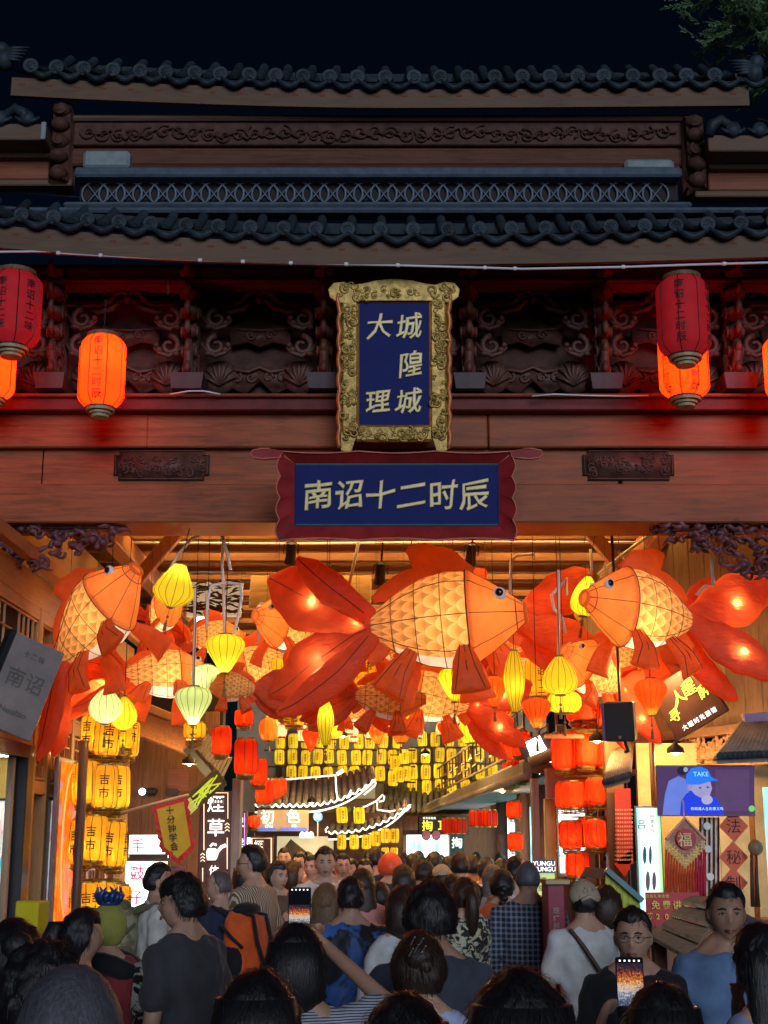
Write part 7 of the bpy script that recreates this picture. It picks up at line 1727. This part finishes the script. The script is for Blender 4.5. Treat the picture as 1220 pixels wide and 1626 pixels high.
    if not dress:
        tr_ = MB(); ell_loft(tr_, [(J((0, 0, .78)), (hw + .012) * k, .125 * k), (J((0, 0, .88)), (hw + .012) * k, .13 * k), (J((0, 0, .98)), (hw + .004) * k, .122 * k)], 20)
        for s_ in (-1, 1):
            cap(tr_, J((s_ * .09, 0, .84)), J((s_ * .097, .015, .47)), .105 * k, .08 * k); cap(tr_, J((s_ * .097, .015, .47)), J((s_ * .102, -.01, .10)), .08 * k, .066 * k)
        queue(tr_, .02, 3, put('trousers', bottom or cloth('dark', (.018, .018, .022, 1)), .004, sd + 2))
    for s_ in (-1, 1):
        sm = MB(); sm.ball(J((s_ * .10, .055, .042)), (.052 * k, .135 * k, .05 * k), 12, 8); sm.box(J((s_ * .10, .055, .012)), (.10 * k, .26 * k, .024), 0, None, .008); sm.build('shoe', cloth('shoe', (.03, .03, .032, 1)), o, True)
    # --- hair
    hm = hc or H_black
    strands = strands or (350 if Y < 16 else 0)
    def hair_fn(thick, front, side_low, back_low, fluff=.0, taper=False):
        def fn(d):
            p = head_rad(d); x, y, z = d
            front_ = front + .010 * noise.noise(Vector((x * 9 + sd, 3, 0))) + .016 * abs(x)
            yy = max(0, min(1, (y + .35) / .7)); hl = back_low + (side_low - back_low) * min(1, yy * 2) if yy < .5 else side_low + (front_ - side_low) * (yy - .5) * 2
            m = max(-1, min(1, (p.z - hl) / .022)); m = m * .5 + .5
            n_ = noise.noise(Vector((x * 4 + sd, y * 4, z * 3))) * fluff
            n2 = noise.noise(Vector((x * 14 + sd, y * 14, z * 5))) * fluff * .5
            t = thick * (1.0 - .15 * max(0, z)) * (1 - (.5 if taper else 0.0) * min(1, max(0, abs(x) - .45) * 2.2) * (1 if z < .5 else .4)) + n_ + n2
            r_ = p * (1 + (t * m - .02 * (1 - m)) / max(p.length, .02))
            if not taper and m > .5: r_.x *= 1.06
            return r_
        return fn
    hb = MB(); N1, N2 = (56, 40) if strands > 400 else (36, 26)
    if hair == 'short': sphere_mesh(hb, hair_fn(.021, .066, .012, -.055, .008, True), N1, N2, HT)
    elif hair == 'fringe': sphere_mesh(hb, hair_fn(.028, .028, -.012, -.06, .012), N1, N2, HT)
    elif hair == 'buzz': sphere_mesh(hb, hair_fn(.005, .066, .016, -.05, .002), N1, N2, HT)
    elif hair == 'bald': sphere_mesh(hb, hair_fn(.004, .30, .02, -.05, .001), N1, N2, HT)
    elif hair == 'thin': sphere_mesh(hb, hair_fn(.007, .075, .012, -.05, .003), N1, N2, HT)
    elif hair in ('long', 'pony', 'bun', 'bob', 'braid', 'curly'):
        sphere_mesh(hb, hair_fn(.024 if hair != 'curly' else .05, .058, -.03, -.08, .008 if hair != 'curly' else .03), N1, N2, HT)
    def L(p): return HT @ Vector(p)
    if hair == 'long':
        lb = [(.06, .105, .05), (0, .112, .062), (-.08, .115, .062), (-.16, .118, .055), (-.26, .112, .045), (-.34, .085, .03)]
        vs = []; n = 20
        for z, rx, ry in lb:
            for j in range(n):
                a = 2 * pi * j / n; vs.append(L((cos(a) * rx * (.86 if z > -.1 else .92), -.052 + sin(a) * ry - .02 * (z < -.1), z + .012 * sin(j * 2.1 + sd))))
        hb.add(vs, [(i * n + j, (i + 1) * n + j, (i + 1) * n + (j + 1) % n, i * n + (j + 1) % n) for i in range(len(lb) - 1) for j in range(n)] + [tuple(range(n)), tuple((len(lb) - 1) * n + j for j in range(n - 1, -1, -1))])
    elif hair == 'bob':
        lb = [(.08, .095, .075), (0, .108, .092), (-.07, .110, .092), (-.12, .10, .08), (-.15, .08, .06)]; vs = []; n = 20
        for z, rx, ry in lb:
            for j in range(n):
                a = 2 * pi * j / n; vs.append(L((cos(a) * rx, -.032 + sin(a) * ry * (.75 if sin(a) > 0 else 1), z)))
        hb.add(vs, [(i * n + j, (i + 1) * n + j, (i + 1) * n + (j + 1) % n, i * n + (j + 1) % n) for i in range(len(lb) - 1) for j in range(n)] + [tuple(range(n)), tuple((len(lb) - 1) * n + j for j in range(n - 1, -1, -1))])
    elif hair == 'pony': hb.tube([L((0, -.10, .045)), L((0, -.145, .05)), L((.005, -.165, -.02)), L((.01, -.155, -.12)), L((.012, -.14, -.22)), L((.01, -.13, -.30))], [.028, .034, .045, .046, .034, .008], 10)
    elif hair == 'braid':
        for i in range(9): hb.ball(L((.008 * (-1) ** i, -.108 - .012 * min(i, 2), -.02 - i * .036)), ((.036 - .0022 * i) * k, .026 * k, .03 * k), 8, 6)
    elif hair == 'bun': hb.ball(L((0, -.105, .055)), (.052 * k, .045 * k, .048 * k), 12, 9); hb.ball(L((.02, -.125, .03)), (.03 * k, .03 * k, .03 * k), 10, 7)
    if hb.v:
        if strands:
            base = len(hb.v); rn = random.Random(int(sd * 1000)); c0 = HT.translation; ns = strands
            src = [Vector(hb.v[rn.randrange(base)]) for _ in range(ns)]; vs = []; fs = []
            for p in src:
                d = (p - c0); d.normalize()
                if (HT.to_3x3().inverted() @ d).y > .55 and (p - c0).z < .07 * k: continue
                fl = Vector((rn.uniform(-.35, .35), rn.uniform(-.35, .35), -1)); fl = (fl - d * fl.dot(d)); fl = ((fl.normalized() if fl.length > .25 else Vector((rn.uniform(-1, 1), rn.uniform(-1, 1), 0)).normalized()) + d * rn.uniform(-.02, .13)).normalized(); s_ = d.cross(fl).normalized() * .0009
                a = p; b = p + fl * .022 + d * .003; c = b + (fl * .9 - d * .15 + Vector((rn.uniform(-.25, .25), rn.uniform(-.25, .25), -.15))) * .016; q0 = len(vs)
                vs += [a - s_, a + s_, b + s_, b - s_, c]; fs += [(q0, q0 + 1, q0 + 2, q0 + 3), (q0 + 3, q0 + 2, q0 + 4)]
            hb.add(vs, fs)
        hb.build('hair', hm, o, True)
    if face:
        R3 = HT.to_3x3()
        for s_ in (-1, 1):
            e = MB(); p = L((s_ * .031, .079, .004)); e.ball(p, (.0125 * k, .006 * k, .0040 * k), 10, 7, 0, Matrix.Rotation(radians(hyaw), 3, 'Z')); eo = e.build('eye', M_eyep, o, True); e = MB(); e.tube([L((s_ * .017, .0835, .004)), L((s_ * .024, .0865, .0088)), L((s_ * .033, .086, .0095)), L((s_ * .045, .079, .005))], [.001 * k, .0022 * k, .0022 * k, .001 * k], 5); e.build('eyelid', M_eyeb, eo, True)
            e = MB(); e.ball(L((s_ * .031, .0835, .004)), .0048 * k, 8, 6); e.build('iris', M_eyeb, eo, True)
            b = MB(); b.tube([L((s_ * .014, .0915, .023)), L((s_ * .03, .0905, .028)), L((s_ * .047, .079, .022))], [.003 * k, .0042 * k, .002 * k], 6); b.build('eyebrow', hm if hair not in ('bald',) else H_black, o, True)
        m_ = MB(); m_.tube([L((-.022, .084, -.062)), L((-.008, .0945, -.0595)), L((0, .0955, -.061)), L((.008, .0945, -.0595)), L((.022, .084, -.062))], [.0015 * k, .004 * k, .0042 * k, .004 * k, .0015 * k], 6)
        m_.tube([L((-.018, .086, -.066)), L((0, .096, -.0695)), L((.018, .086, -.066))], [.0015 * k, .0052 * k, .0015 * k], 6); m_.build('lips', paint('lip', (.30, .11, .09, 1), .4, .1, 20, 0), o, True)
    if glasses:
        gl = MB()
        for s_ in (-1, 1):
            gl.tube([L((s_ * .032 + cos(t * pi / 8) * .023, .100 - .006 * abs(cos(t * pi / 8)), .002 + sin(t * pi / 8) * .016)) for t in range(16)], .0014 * k, 4, 0, True); gl.tube([L((s_ * .055, .095, .006)), L((s_ * .08, .02, .006)), L((s_ * .083, -.02, .0))], .0014 * k, 4)
        gl.tube([L((-.01, .1, .006)), L((.01, .1, .006))], .0014 * k, 4); gl.build('glasses', M_blackal, o)
    if hat:
        kind, hc_ = hat; hm_ = MB()
        if kind == 'cap':
            sphere_mesh(hm_, hair_fn(.026, .05, .035, .02, .0), 30, 20, HT); hm_.grid(lambda u, v: L(((u - .5) * .15, .085 + .075 * v * (1 - (2 * u - 1) ** 2 * .5), .062 - .015 * v - .02 * (2 * u - 1) ** 2)), 10, 4); hm_.grid(lambda u, v: L(((u - .5) * .15, .085 + .075 * v * (1 - (2 * u - 1) ** 2 * .5), .058 - .015 * v - .02 * (2 * u - 1) ** 2)), 10, 4)
        elif kind == 'backcap':
            sphere_mesh(hm_, hair_fn(.026, .05, .03, .0, .0), 30, 20, HT); hm_.tube([L((-.05, -.115, .02)), L((0, -.13, .045)), L((.05, -.115, .02))], .012 * k, 6)
        elif kind == 'helmet': sphere_mesh(hm_, hair_fn(.05, .03, -.01, -.06, .0), 30, 20, HT)
        elif kind == 'hood': sphere_mesh(hm_, hair_fn(.035, .05, -.10, -.115, .006), 30, 20, HT)
        elif kind == 'tightcap': sphere_mesh(hm_, hair_fn(.024, .03, -.02, -.085, .002), 36, 26, HT)
        hm_.build('hat' if kind != 'helmet' else 'helmet', hc_, o, True)
    o['_h'] = k
    return o, HT, k, el, wr
# ------------------------------------------------------------------ the crowd
bk = cloth('black', (.014, .014, .017, 1)); ch = cloth('charcoal', (.045, .046, .052, 1)); navy = cloth('navy', (.02, .03, .06, 1)); wht = cloth('white', (.62, .62, .60, 1)); beige = cloth('beige', (.64, .65, .60, 1)); blue = cloth('slate_blue', (.10, .17, .30, 1))
jean = cloth('jean', (.05, .07, .12, 1)); ltblue = cloth('light_blue', (.32, .42, .58, 1)); pink = cloth('salmon', (.55, .25, .22, 1)); orange = cloth('orange', (.60, .13, .04, 1)); yellow = cloth('mustard', (.62, .47, .16, 1)); brown = cloth('brown', (.13, .08, .055, 1)); grey = cloth('grey', (.25, .26, .28, 1)); khaki = cloth('khaki', (.40, .33, .22, 1)); red = cloth('red', (.35, .03, .035, 1))
# nearest row, seen from behind, cut by the lower edge
person('person with close-cropped greying hair, nearest at lower left', 115, 1528, 2.2, rot=8, hair='buzz', hc=H_buzz, tone=2, top=grey, strands=1, voxel=.012)
person('person with dark hair at the left edge behind the cropped head', 26, 1458, 4.6, rot=20, hair='bun', hc=H_black, top=grey, fem=True, strands=500)
person('person with curly black hair low at the left edge', 66, 1506, 4.1, rot=-10, hair='curly', hc=H_black, top=bk, strands=900, fem=True)
person('person with smooth black hair at the bottom, left of centre', 408, 1541, 3.2, rot=-5, hair='bob', hc=H_black, top=grey, fem=True, strands=1500, voxel=.012)
person('person with black hair at the very bottom centre', 645, 1578, 3.0, rot=5, hair='bob', hc=H_black, top=bk, fem=True, strands=1200)
person('person with round black hair, nearest at bottom right of centre', 826, 1541, 2.6, rot=0, hair='bob', hc=H_black, top=bk, strands=1800, voxel=.012, fem=True)
po = person('person holding up a phone at lower right, dark hair', 1052, 1562, 3.5, rot=8, hair='bob', hc=H_black, tone=1, top=bk, arms=(((.22, .20, 1.36), (.065, .40, 1.56)), 'half'), strands=1200, voxel=.010, fine=True, fem=True)
pr_ = person('person with long black hair at the right edge holding a drink', 1212, 1466, 4.4, rot=25, hair='long', hc=H_black, tone=1, top=cloth('mauve_blue', (.22, .24, .40, 1)), fem=True, strands=1500, arms=(((.26, .02, 1.15), (-.01, .15, 1.38)), 'down'), voxel=.012)
# second rank
p18 = person('person in striped white tee raising a phone overhead, bobbed black hair', 470, 1466, 4.7, rot=-6, hair='bob', hc=H_black, tone=1, top=cloth('fine_stripe', (.48, .50, .55, 1), (.05, .06, .10, 1), 'hstripe', 38), arms=(((.28, .18, 1.42), (.055, .33, 1.63)), ((.32, .12, 1.46), (.05, .33, 1.64))), fem=True, strands=1500, voxel=.009, fine=True)
person('person with an updo held by shiny hair clips, seen from behind', 665, 1479, 4.9, rot=0, hair='bun', hc=H_brown, tone=0, top=cloth('pale_blue_top', (.42, .50, .68, 1)), fem=True, strands=1300, voxel=.012)
person('person in a dark grey tee with thick black hair, seen from behind', 684, 1400, 5.6, rot=4, hair='fringe', hc=H_black, tone=2, top=cloth('dark_blue_grey', (.05, .058, .08, 1)), wide=1.05, strands=1500)
p8 = person('person in a charcoal tee with floppy black hair, profile to the left', 308, 1386, 6.6, rot=52, hyaw=32, hair='fringe', hc=H_black, tone=1, top=ch, bottom=bk, face=True, strands=1400, lean=.08)
p31 = person('person with rimless glasses and black tee smiling towards the viewer', 1003, 1437, 6.0, rot=172, hyaw=-6, hair='short', hc=H_black, tone=1, top=bk, face=True, glasses=True, strands=800)
p32 = person('person in a slate blue tee with short black hair facing the viewer', 1148, 1399, 6.2, rot=190, hyaw=-14, hair='short', hc=H_black, tone=2, top=blue, face=True, strands=900, wide=1.06)
p5 = person('person in a red vest costume with green cap and blue crown', 172, 1436, 7.0, rot=-12, hair='buzz', tone=1, top=cloth('vest_red', (.22, .03, .035, 1)), sleeve='none', hat=('tightcap', cloth('moss_cap', (.30, .30, .06, 1))), wide=1.2, bottom=bk)
person('person with a black ponytail beside the red vest costume', 128, 1440, 6.4, rot=-60, hair='pony', hc=H_black, top=bk, fem=True, strands=700)
p6 = person('person in a white polo shirt with a camouflage backpack, profile right', 250, 1368, 9.8, rot=-72, hyaw=-8, hair='short', hc=H_black, tone=1, top=cloth('off_white', (.56, .55, .50, 1)), bottom=bk, face=True, arms=('half', 'half'), collar=cloth('off_white', (.56, .55, .50, 1)))
person('person in a mustard tee and pinkish hood behind the white polo', 284, 1376, 10.6, rot=40, hair='short', tone=1, top=yellow, hat=('hood', cloth('dusty_pink', (.36, .14, .14, 1))), arms=('front', 'half'), bottom=bk)
p9 = person('person in a navy shirt with thinning hair and an orange backpack', 352, 1378, 10.4, rot=60, hyaw=20, hair='thin', hc=H_grey, tone=0, top=navy, bottom=jean, face=True)
person('person in a brown and cream striped shirt with glasses, profile left', 404, 1340, 10.6, rot=60, hyaw=22, hair='short', hc=H_black, tone=0, top=cloth('brown_stripe', (.50, .45, .36, 1), (.16, .08, .03, 1), 'stripe', 18), face=True, glasses=True, wide=1.05, arms=('half', 'half'))
person('person with long dark hair and brown cardigan, arms folded, facing right', 441, 1366, 12.2, rot=205, hyaw=15, hair='long', hc=H_black, tone=0, top=brown, sleeve='long', fem=True, face=True, arms=('chest', 'chest'))
person('person in a salmon top behind the brown cardigan, profile right', 464, 1366, 14.0, rot=-60, hair='bob', hc=H_brown, tone=0, top=pink, fem=True)
person('person in a cream tee facing the viewer in the middle of the street', 517, 1343, 12.2, rot=178, hyaw=8, hair='short', hc=H_black, tone=0, top=beige, collar=cloth('beige_rib', (.40, .40, .36, 1)), face=True, wide=1.08, bottom=khaki, strands=500)
person('person in a navy tee left of the cream tee, facing the viewer', 496, 1356, 15.0, rot=165, hair='short', hc=H_black, tone=0, top=navy, face=True)
person('person with black-rimmed glasses right of the cream tee', 544, 1354, 15.2, rot=190, hair='short', hc=H_black, tone=0, top=bk, face=True, glasses=True)
person('person with long light brown hair, seen from behind', 518, 1402, 9.4, rot=-5, hair='long', hc=H_light, top=khaki, fem=True, strands=500)
person('person in a blue and black jacket with glossy black hair, from behind', 557, 1391, 8.6, rot=6, hair='short', hc=H_black, tone=1, top=cloth('blue_jacket', (.02, .022, .03, 1), (.05, .14, .42, 1), 'paint', 3.2, .5), sleeve='long', wide=1.1, strands=700)
person('person with reddish hair and pink shawl beside the blue jacket', 576, 1378, 11.0, rot=15, hair='long', hc=H_brown, tone=0, top=pink, fem=True, sleeve='long')
person('child with short hair between the jacket and the white blouse', 604, 1402, 11.5, rot=20, hair='short', hc=H_black, tone=0, top=bk, child=True)
person('smaller child with brown hair in front of the light blue shirt', 628, 1422, 10.6, rot=-15, hair='short', hc=H_brown, tone=0, top=wht, child=True)
person('person in a white blouse with dark hair behind the dark grey tee', 642, 1404, 7.6, rot=10, hair='bob', hc=H_brown, tone=0, top=wht, sleeve='long', fem=True)
person('person in a floral black and cream dress with ponytail', 740, 1392, 9.8, rot=12, hair='pony', hc=H_brown, tone=0, top=cloth('floral', (.03, .03, .028, 1), (.50, .47, .34, 1), 'floral', 20), dress=True, fem=True, strands=500, wide=1.1)
person('person in an orange tee with a long black braid', 797, 1379, 11.2, rot=0, hair='braid', hc=H_black, tone=0, top=orange, fem=True, wide=1.05)
person('person in a navy plaid shirt with shaved balding head', 838, 1367, 9.8, rot=-4, hair='bald', hc=H_buzz, tone=1, top=cloth('plaid', (.025, .03, .05, 1), (.24, .28, .36, 1), 'plaid', 9), sleeve='long', bottom=jean, wide=1.12)
person('person with black hair and pale tee behind the plaid shirt', 818, 1358, 11.4, rot=-10, hair='short', hc=H_black, tone=0, top=wht)
p29 = person('person in a white tee and beige backward cap, seen from behind', 930, 1397, 8.3, rot=10, hair='short', hc=H_black, tone=1, top=wht, bottom=bk, hat=('backcap', cloth('cap_beige', (.42, .34, .24, 1))), wide=1.08, arms=('half', 'half'), lean=.05)
person('person with brown bobbed hair beside the white tee', 962, 1404, 9.0, rot=0, hair='bob', hc=H_brown, tone=0, top=wht, fem=True)
# farther crowd
far = [(595, 1344, 15.5, 'short', navy, 0, 'tall person in a navy jacket with a child on the shoulders side'), (620, 1356, 14.5, 'short', navy, 5, 'person wearing a red-orange helmet'), (641, 1372, 12.4, 'bob', ltblue, 10, 'person in a light blue shirt with tied dark hair'),
       (672, 1362, 12.8, 'fringe', bk, 5, 'person with thick black hair behind the light blue shirt'), (702, 1372, 12.6, 'short', beige, 10, 'person in a beige cap and pale top'), (731, 1352, 13.2, 'short', bk, 0, 'person in black with an undercut, left of the grey-haired one'),
       (752, 1357, 15.0, 'short', cloth('denim', (.16, .24, .38, 1)), 0, 'person in a denim blue top by the far right posters'), (770, 1362, 14.6, 'short', wht, 10, 'person in a white top near the cyan poster'), (782, 1372, 13.2, 'long', grey, -5, 'person with long greyish hair holding a glowing phone'),
       (719, 1388, 11.6, 'long', bk, 0, 'person with long black hair left of the floral dress'), (797, 1362, 16.5, 'bob', bk, 0, 'person with black hair under the lower post lantern'),
       (425, 1378, 13.4, 'bob', wht, -30, 'person in white with a pale face left of the brown cardigan'), (388, 1368, 13.0, 'bob', wht, -20, 'person in white by the bluish window'), (476, 1352, 17.5, 'short', grey, 170, 'person in grey at the far left shop'),
       (452, 1345, 18.5, 'short', bk, 180, 'person with black hair in front of the tan shop window'), (557, 1362, 17.0, 'bob', pink, 170, 'person in pink behind the black-rimmed glasses'), (580, 1362, 14.2, 'short', bk, 175, 'person in black facing the viewer right of centre'),
       (655, 1354, 17.5, 'short', grey, 0, 'person in grey walking away at mid street'), (690, 1352, 18.0, 'fringe', ltblue, 0, 'person in pale blue walking away at mid street'), (712, 1358, 16.5, 'short', bk, 0, 'person in black walking away beside the far posters')]
for x, y, Y, hr, tp_, rt, lab in far:
    hat_ = ('helmet', cloth('helmet_orange', (.62, .08, .03, 1), rough=.35)) if 'helmet' in lab else ('cap', cloth('cap_tan', (.48, .36, .22, 1))) if 'beige cap' in lab else None
    person(lab, x, y, Y, rot=rt, hair=hr, tone=0, top=tp_, voxel=.018, face=rt > 90, hat=hat_, fem=hr in ('bob', 'long'), hc=H_grey if 'greyish' in lab else None)
rn = random.Random(77); words = ['charcoal', 'white', 'navy', 'beige', 'red', 'light blue']; mats_ = [ch, wht, navy, beige, red, ltblue]
for i in range(18):
    x = 470 + i * 19 + rn.uniform(-5, 5); Y = 20 + (i * 5 % 8) + rn.uniform(-.4, .4); H = rn.uniform(1.56, 1.74)
    dz = (H - CAMZ) / Y; a = (SP - dz * CP) / (CP + dz * SP); y = 813 + a * FPX
    person('%s from the left of the farthest walkers, in %s' % (ORD[i] + ' person', words[i % 6]), x, y, Y, rot=rn.choice((0, 10, -10, 175)), hair=rn.choice(('short', 'bob', 'fringe')), tone=0, top=mats_[i % 6], voxel=.02, group='farthest walkers')
# ------------------------------------------------------------------ costume extras on the red vest person
o, HT, k, el, wr = p5
m = MB(); m.tube([Vector((cos(t * pi / 9) * .17, sin(t * pi / 9) * .125, 1.40 - .035 * cos(t * pi / 9 * 2))) * k for t in range(18)], .055 * k, 8, 0, True); m.build('shawl_collar', bk, o, True)
zeb = cloth('zebra', (.015, .015, .015, 1), (.35, .36, .30, 1), 'zebra', 16)
for si, s_ in enumerate((-1, 1)):
    m = MB(); sh = Vector((s_ * .2, 0, 1.37)) * k; cap(m, sh, sh.lerp(el[si], .95), .085 * k, .095 * k); m.build('fur_sleeve', zeb, o, True)
    m = MB(); cap(m, el[si], el[si].lerp(wr[si], .35), .09 * k, .085 * k); m.build('lilac_cuff', cloth('lilac', (.38, .26, .46, 1)), o, True); m = MB(); cap(m, el[si].lerp(wr[si], .4), wr[si], .082 * k, .06 * k); m.build('mustard_cuff', cloth('cuff_mustard', (.42, .36, .06, 1)), o, True)
m = MB(); rn = random.Random(3); m.tube([HT @ Vector((cos(t * pi / 8) * .05, -.01 + sin(t * pi / 8) * .05, .135)) for t in range(16)], .014 * k, 6, 0, True)
for i in range(13):
    a = i * 2 * pi / 13; r = .055; m.tube([HT @ Vector((cos(a) * r, -.01 + sin(a) * r, .14)), HT @ Vector((cos(a) * r * 1.25, -.01 + sin(a) * r * 1.25, .17)), HT @ Vector((cos(a + .5) * r * 1.15, -.01 + sin(a + .5) * r * 1.15, .195 + .02 * (i % 2)))], [.012, .014, .003], 6)
    m.ball(HT @ Vector((cos(a) * r * .6, -.01 + sin(a) * r * .6, .155)), .014 * k, 7, 5)
m.build('dragon_crown', paint('crown_blue', (.03, .07, .22, 1), .35, .4, 20, .2, 60, metal=.4), o, True)
# hair clips
def gpt(pinfo, v): o, HT, k, el, wr = pinfo; return o.matrix_basis @ v
# ------------------------------------------------------------------ things people carry (top-level)
def world(pinfo, v): o = pinfo[0]; return Matrix.Translation(o.location) @ o.rotation_euler.to_matrix().to_4x4() @ Vector(v)
t = NT('phone_preview'); v = t.coord('Generated'); n_ = t.noise(v, 15, 5, .75); sp_ = t.node('ShaderNodeSeparateXYZ'); t.ln(v, sp_.inputs[0]); zz_ = t.math('ADD', t.math('MULTIPLY', sp_.outputs[2], .9), t.math('MULTIPLY', t.math('SUBTRACT', n_, .5), 1.5)); cc = t.ramp(zz_, [(.05, (.05, .07, .14, 1)), (.25, (.25, .3, .42, 1)), (.34, (.8, .75, .7, 1)), (.45, (.75, .36, .05, 1)), (.6, (.55, .09, .02, 1)), (.72, (.06, .02, .03, 1)), (.9, (.01, .012, .03, 1))]); t.set(Base_Color=(.01, .01, .01, 1), Emission_Color=cc, Emission_Strength=.9, Roughness=.7, Specular_IOR_Level=.03); M_prev = t.mat
def phone(label, loc, rot, w=.076, h=.16, lit=(-.05, .03)):
    o = thing('phone', label, 'phone', loc, rot)
    MB().box((0, 0, 0), (w, .009, h), 0, None, .004).build('case', M_blackal, o); MB().box((0, -.0052, 0), (w * .94, .001, h * .965)).build('screen_glass', paint('screen_black', (.006, .006, .01, 1), .6, .1, 4, 0, spec=.04), o)
    MB().box((0, -.0062, h * (lit[0] + lit[1]) / 2), (w * .92, .001, h * (lit[1] - lit[0]))).build('lit_picture', M_prev, o)
    m = MB()
    for i in range(5): m.box(((i - 2) * w * .17, -.0064, h * .44), (w * .06, .001, w * .06))
    tag(m.build('icon_row', G_white, o), kind='stuff')
    m = MB(); m.lathe([(w * .11, 0), (w * .11, .001)], 16, 0, Matrix.Translation((0, -.0062, -h * .39)) @ Matrix.Rotation(pi / 2, 4, 'X')); m.build('shutter_button', G_white, o); return o
q = P(476, 1442, 5.06); phone('black phone held overhead, its lit screen showing the gate', q, (radians(-4), 0, radians(2)), .080, .142, (-.42, .08))
q = P(1001, 1568, 3.96); phone('black phone at lower right, its screen showing the lit street', q, (radians(-4), 0, radians(-3)), .076, .158, (-.30, .40))
# orange backpack
def backpack(label, pinfo, c1, c2, big=1.0):
    o_, HT, k, el, wr = pinfo; o = thing('backpack', label, 'backpack', o_.location, o_.rotation_euler)
    m = MB(); ell_loft(m, [(Vector((0, -.21, .92)) * k, .13 * big, .07 * big), (Vector((0, -.235, 1.0)) * k, .165 * big, .105 * big), (Vector((0, -.24, 1.2)) * k, .17 * big, .11 * big), (Vector((0, -.225, 1.36)) * k, .155 * big, .095 * big), (Vector((0, -.20, 1.43)) * k, .10 * big, .06 * big)], 20); queue(m, .014, 3, (lambda me, o=o, c1=c1: (me.materials.append(c1), me.polygons.foreach_set('use_smooth', [True] * len(me.polygons)), link('main_bag', me, o))))
    m = MB(); ell_loft(m, [(Vector((0, -.33, .96)) * k, .10 * big, .05), (Vector((0, -.345, 1.05)) * k, .125 * big, .06), (Vector((0, -.335, 1.18)) * k, .11 * big, .05)], 16); m.build('front_pocket', c1, o, True)
    for dx in (-.07, .07):
        m = MB(); m.tube([Vector((dx * big, -.16, 1.43)) * k, Vector((dx * big, -.31 * big, 1.40)) * k, Vector((dx * 1.1 * big, -.35 * big, 1.22)) * k, Vector((dx * big, -.395 * big, 1.08)) * k, Vector((dx * big, -.34 * big, .95)) * k], .012, 6, 0, False, True, 1.8); m.build('webbing', c2, o, True)
    for s_ in (-1, 1):
        m = MB(); m.ball(Vector((s_ * .155 * big, -.235, 1.08)) * k, (.03 * big, .085 * big, .13), 10, 8); m.build('side_pocket', c2, o, True)
        m = MB(); m.tube([Vector((s_ * .178 * big, -.16, 1.34)) * k, Vector((s_ * .182 * big, -.25, 1.26)) * k, Vector((s_ * .15 * big, -.335, 1.18)) * k], .010, 6, 0, False, True, 1.8); m.build('webbing', c2, o, True)
    m = MB(); m.ball(Vector((0, -.24, 1.44)) * k, (.12 * big, .08, .05), 12, 8); m.build('lid', c2, o, True)
    for s_ in (-1, 1):
        m = MB(); m.tube([Vector((s_ * .10, -.16, 1.40)) * k, Vector((s_ * .125, -.02, 1.455)) * k, Vector((s_ * .135, .10, 1.40)) * k, Vector((s_ * .15, .13, 1.22)) * k, Vector((s_ * .17, .06, 1.05)) * k, Vector((s_ * .15, -.14, .96)) * k], .017, 6, 0, False, True, 1.6); m.build('strap', c2, o, True)
    return o
backpack('orange and black hiking backpack worn by the navy shirt person', p9, cloth('pack_orange', (.70, .11, .02, 1)), bk, 1.15)
backpack('camouflage backpack on the white polo person', p6, cloth('camo', (.17, .15, .09, 1), (.30, .28, .18, 1), 'camo', 9), cloth('olive', (.12, .12, .06, 1)), 1.1)
# sling strap on the white tee, drink bottle, handbag, straw-coloured fan
o = thing('sling_strap', 'thin brown strap slung across the white tee', 'strap', p29[0].location, p29[0].rotation_euler); k = p29[2]
MB().tube([Vector(v) * k for v in ((-.12, -.05, 1.45), (-.07, -.145, 1.36), (.02, -.165, 1.22), (.12, -.17, 1.05), (.19, -.12, .93))], .009, 5, 0, False, True, 1.6).build('webbing', brown, o, True); MB().ball(Vector((.21, -.04, .90)) * k, (.05, .09, .08), 10, 8).build('pouch', bk, o, True)
q = P(1172, 1590, 4.6); o = thing('drink_bottle', 'small frosted drink bottle with a straw at the right edge', 'bottle', q, scale=.75)
MB().lathe([(.018, -.07), (.03, -.065), (.031, -.01), (.024, .02), (.030, .05), (.029, .06)], 16).build('bottle', paint('frosted_plastic', (.55, .55, .60, 1), .3, .1, 5, 0), o, True); MB().lathe([(.031, .06), (.031, .072), (.004, .074)], 16).build('lid', M_cream, o); MB().tube([(0, 0, .07), (.006, 0, .12)], .004, 6).build('straw', M_pvc, o)
# shiny clips
q = P(664, 1500, 4.72)
for i, (x, y) in enumerate(((655, 1494), (668, 1496), (661, 1506), (672, 1508), (652, 1512), (666, 1518))):
    c = P(x, y, 4.76); o = thing('hair_clip', 'silver hair clip on the updo, %s of six' % ORD[i], 'hair clip', c, (radians(20), 0, radians(0)), group='silver hair clips'); MB().beam((-.006, 0, -.014), (.008, -.004, .014), .006, .005, 0, .001).build('bar', paint('clip_silver', (.8, .8, .82, 1), .15, .1, 5, 0, metal=.9), o); MB().ball((.008, -.006, .014), .005, 6, 5).build('tip', M_chain, o)
flush()
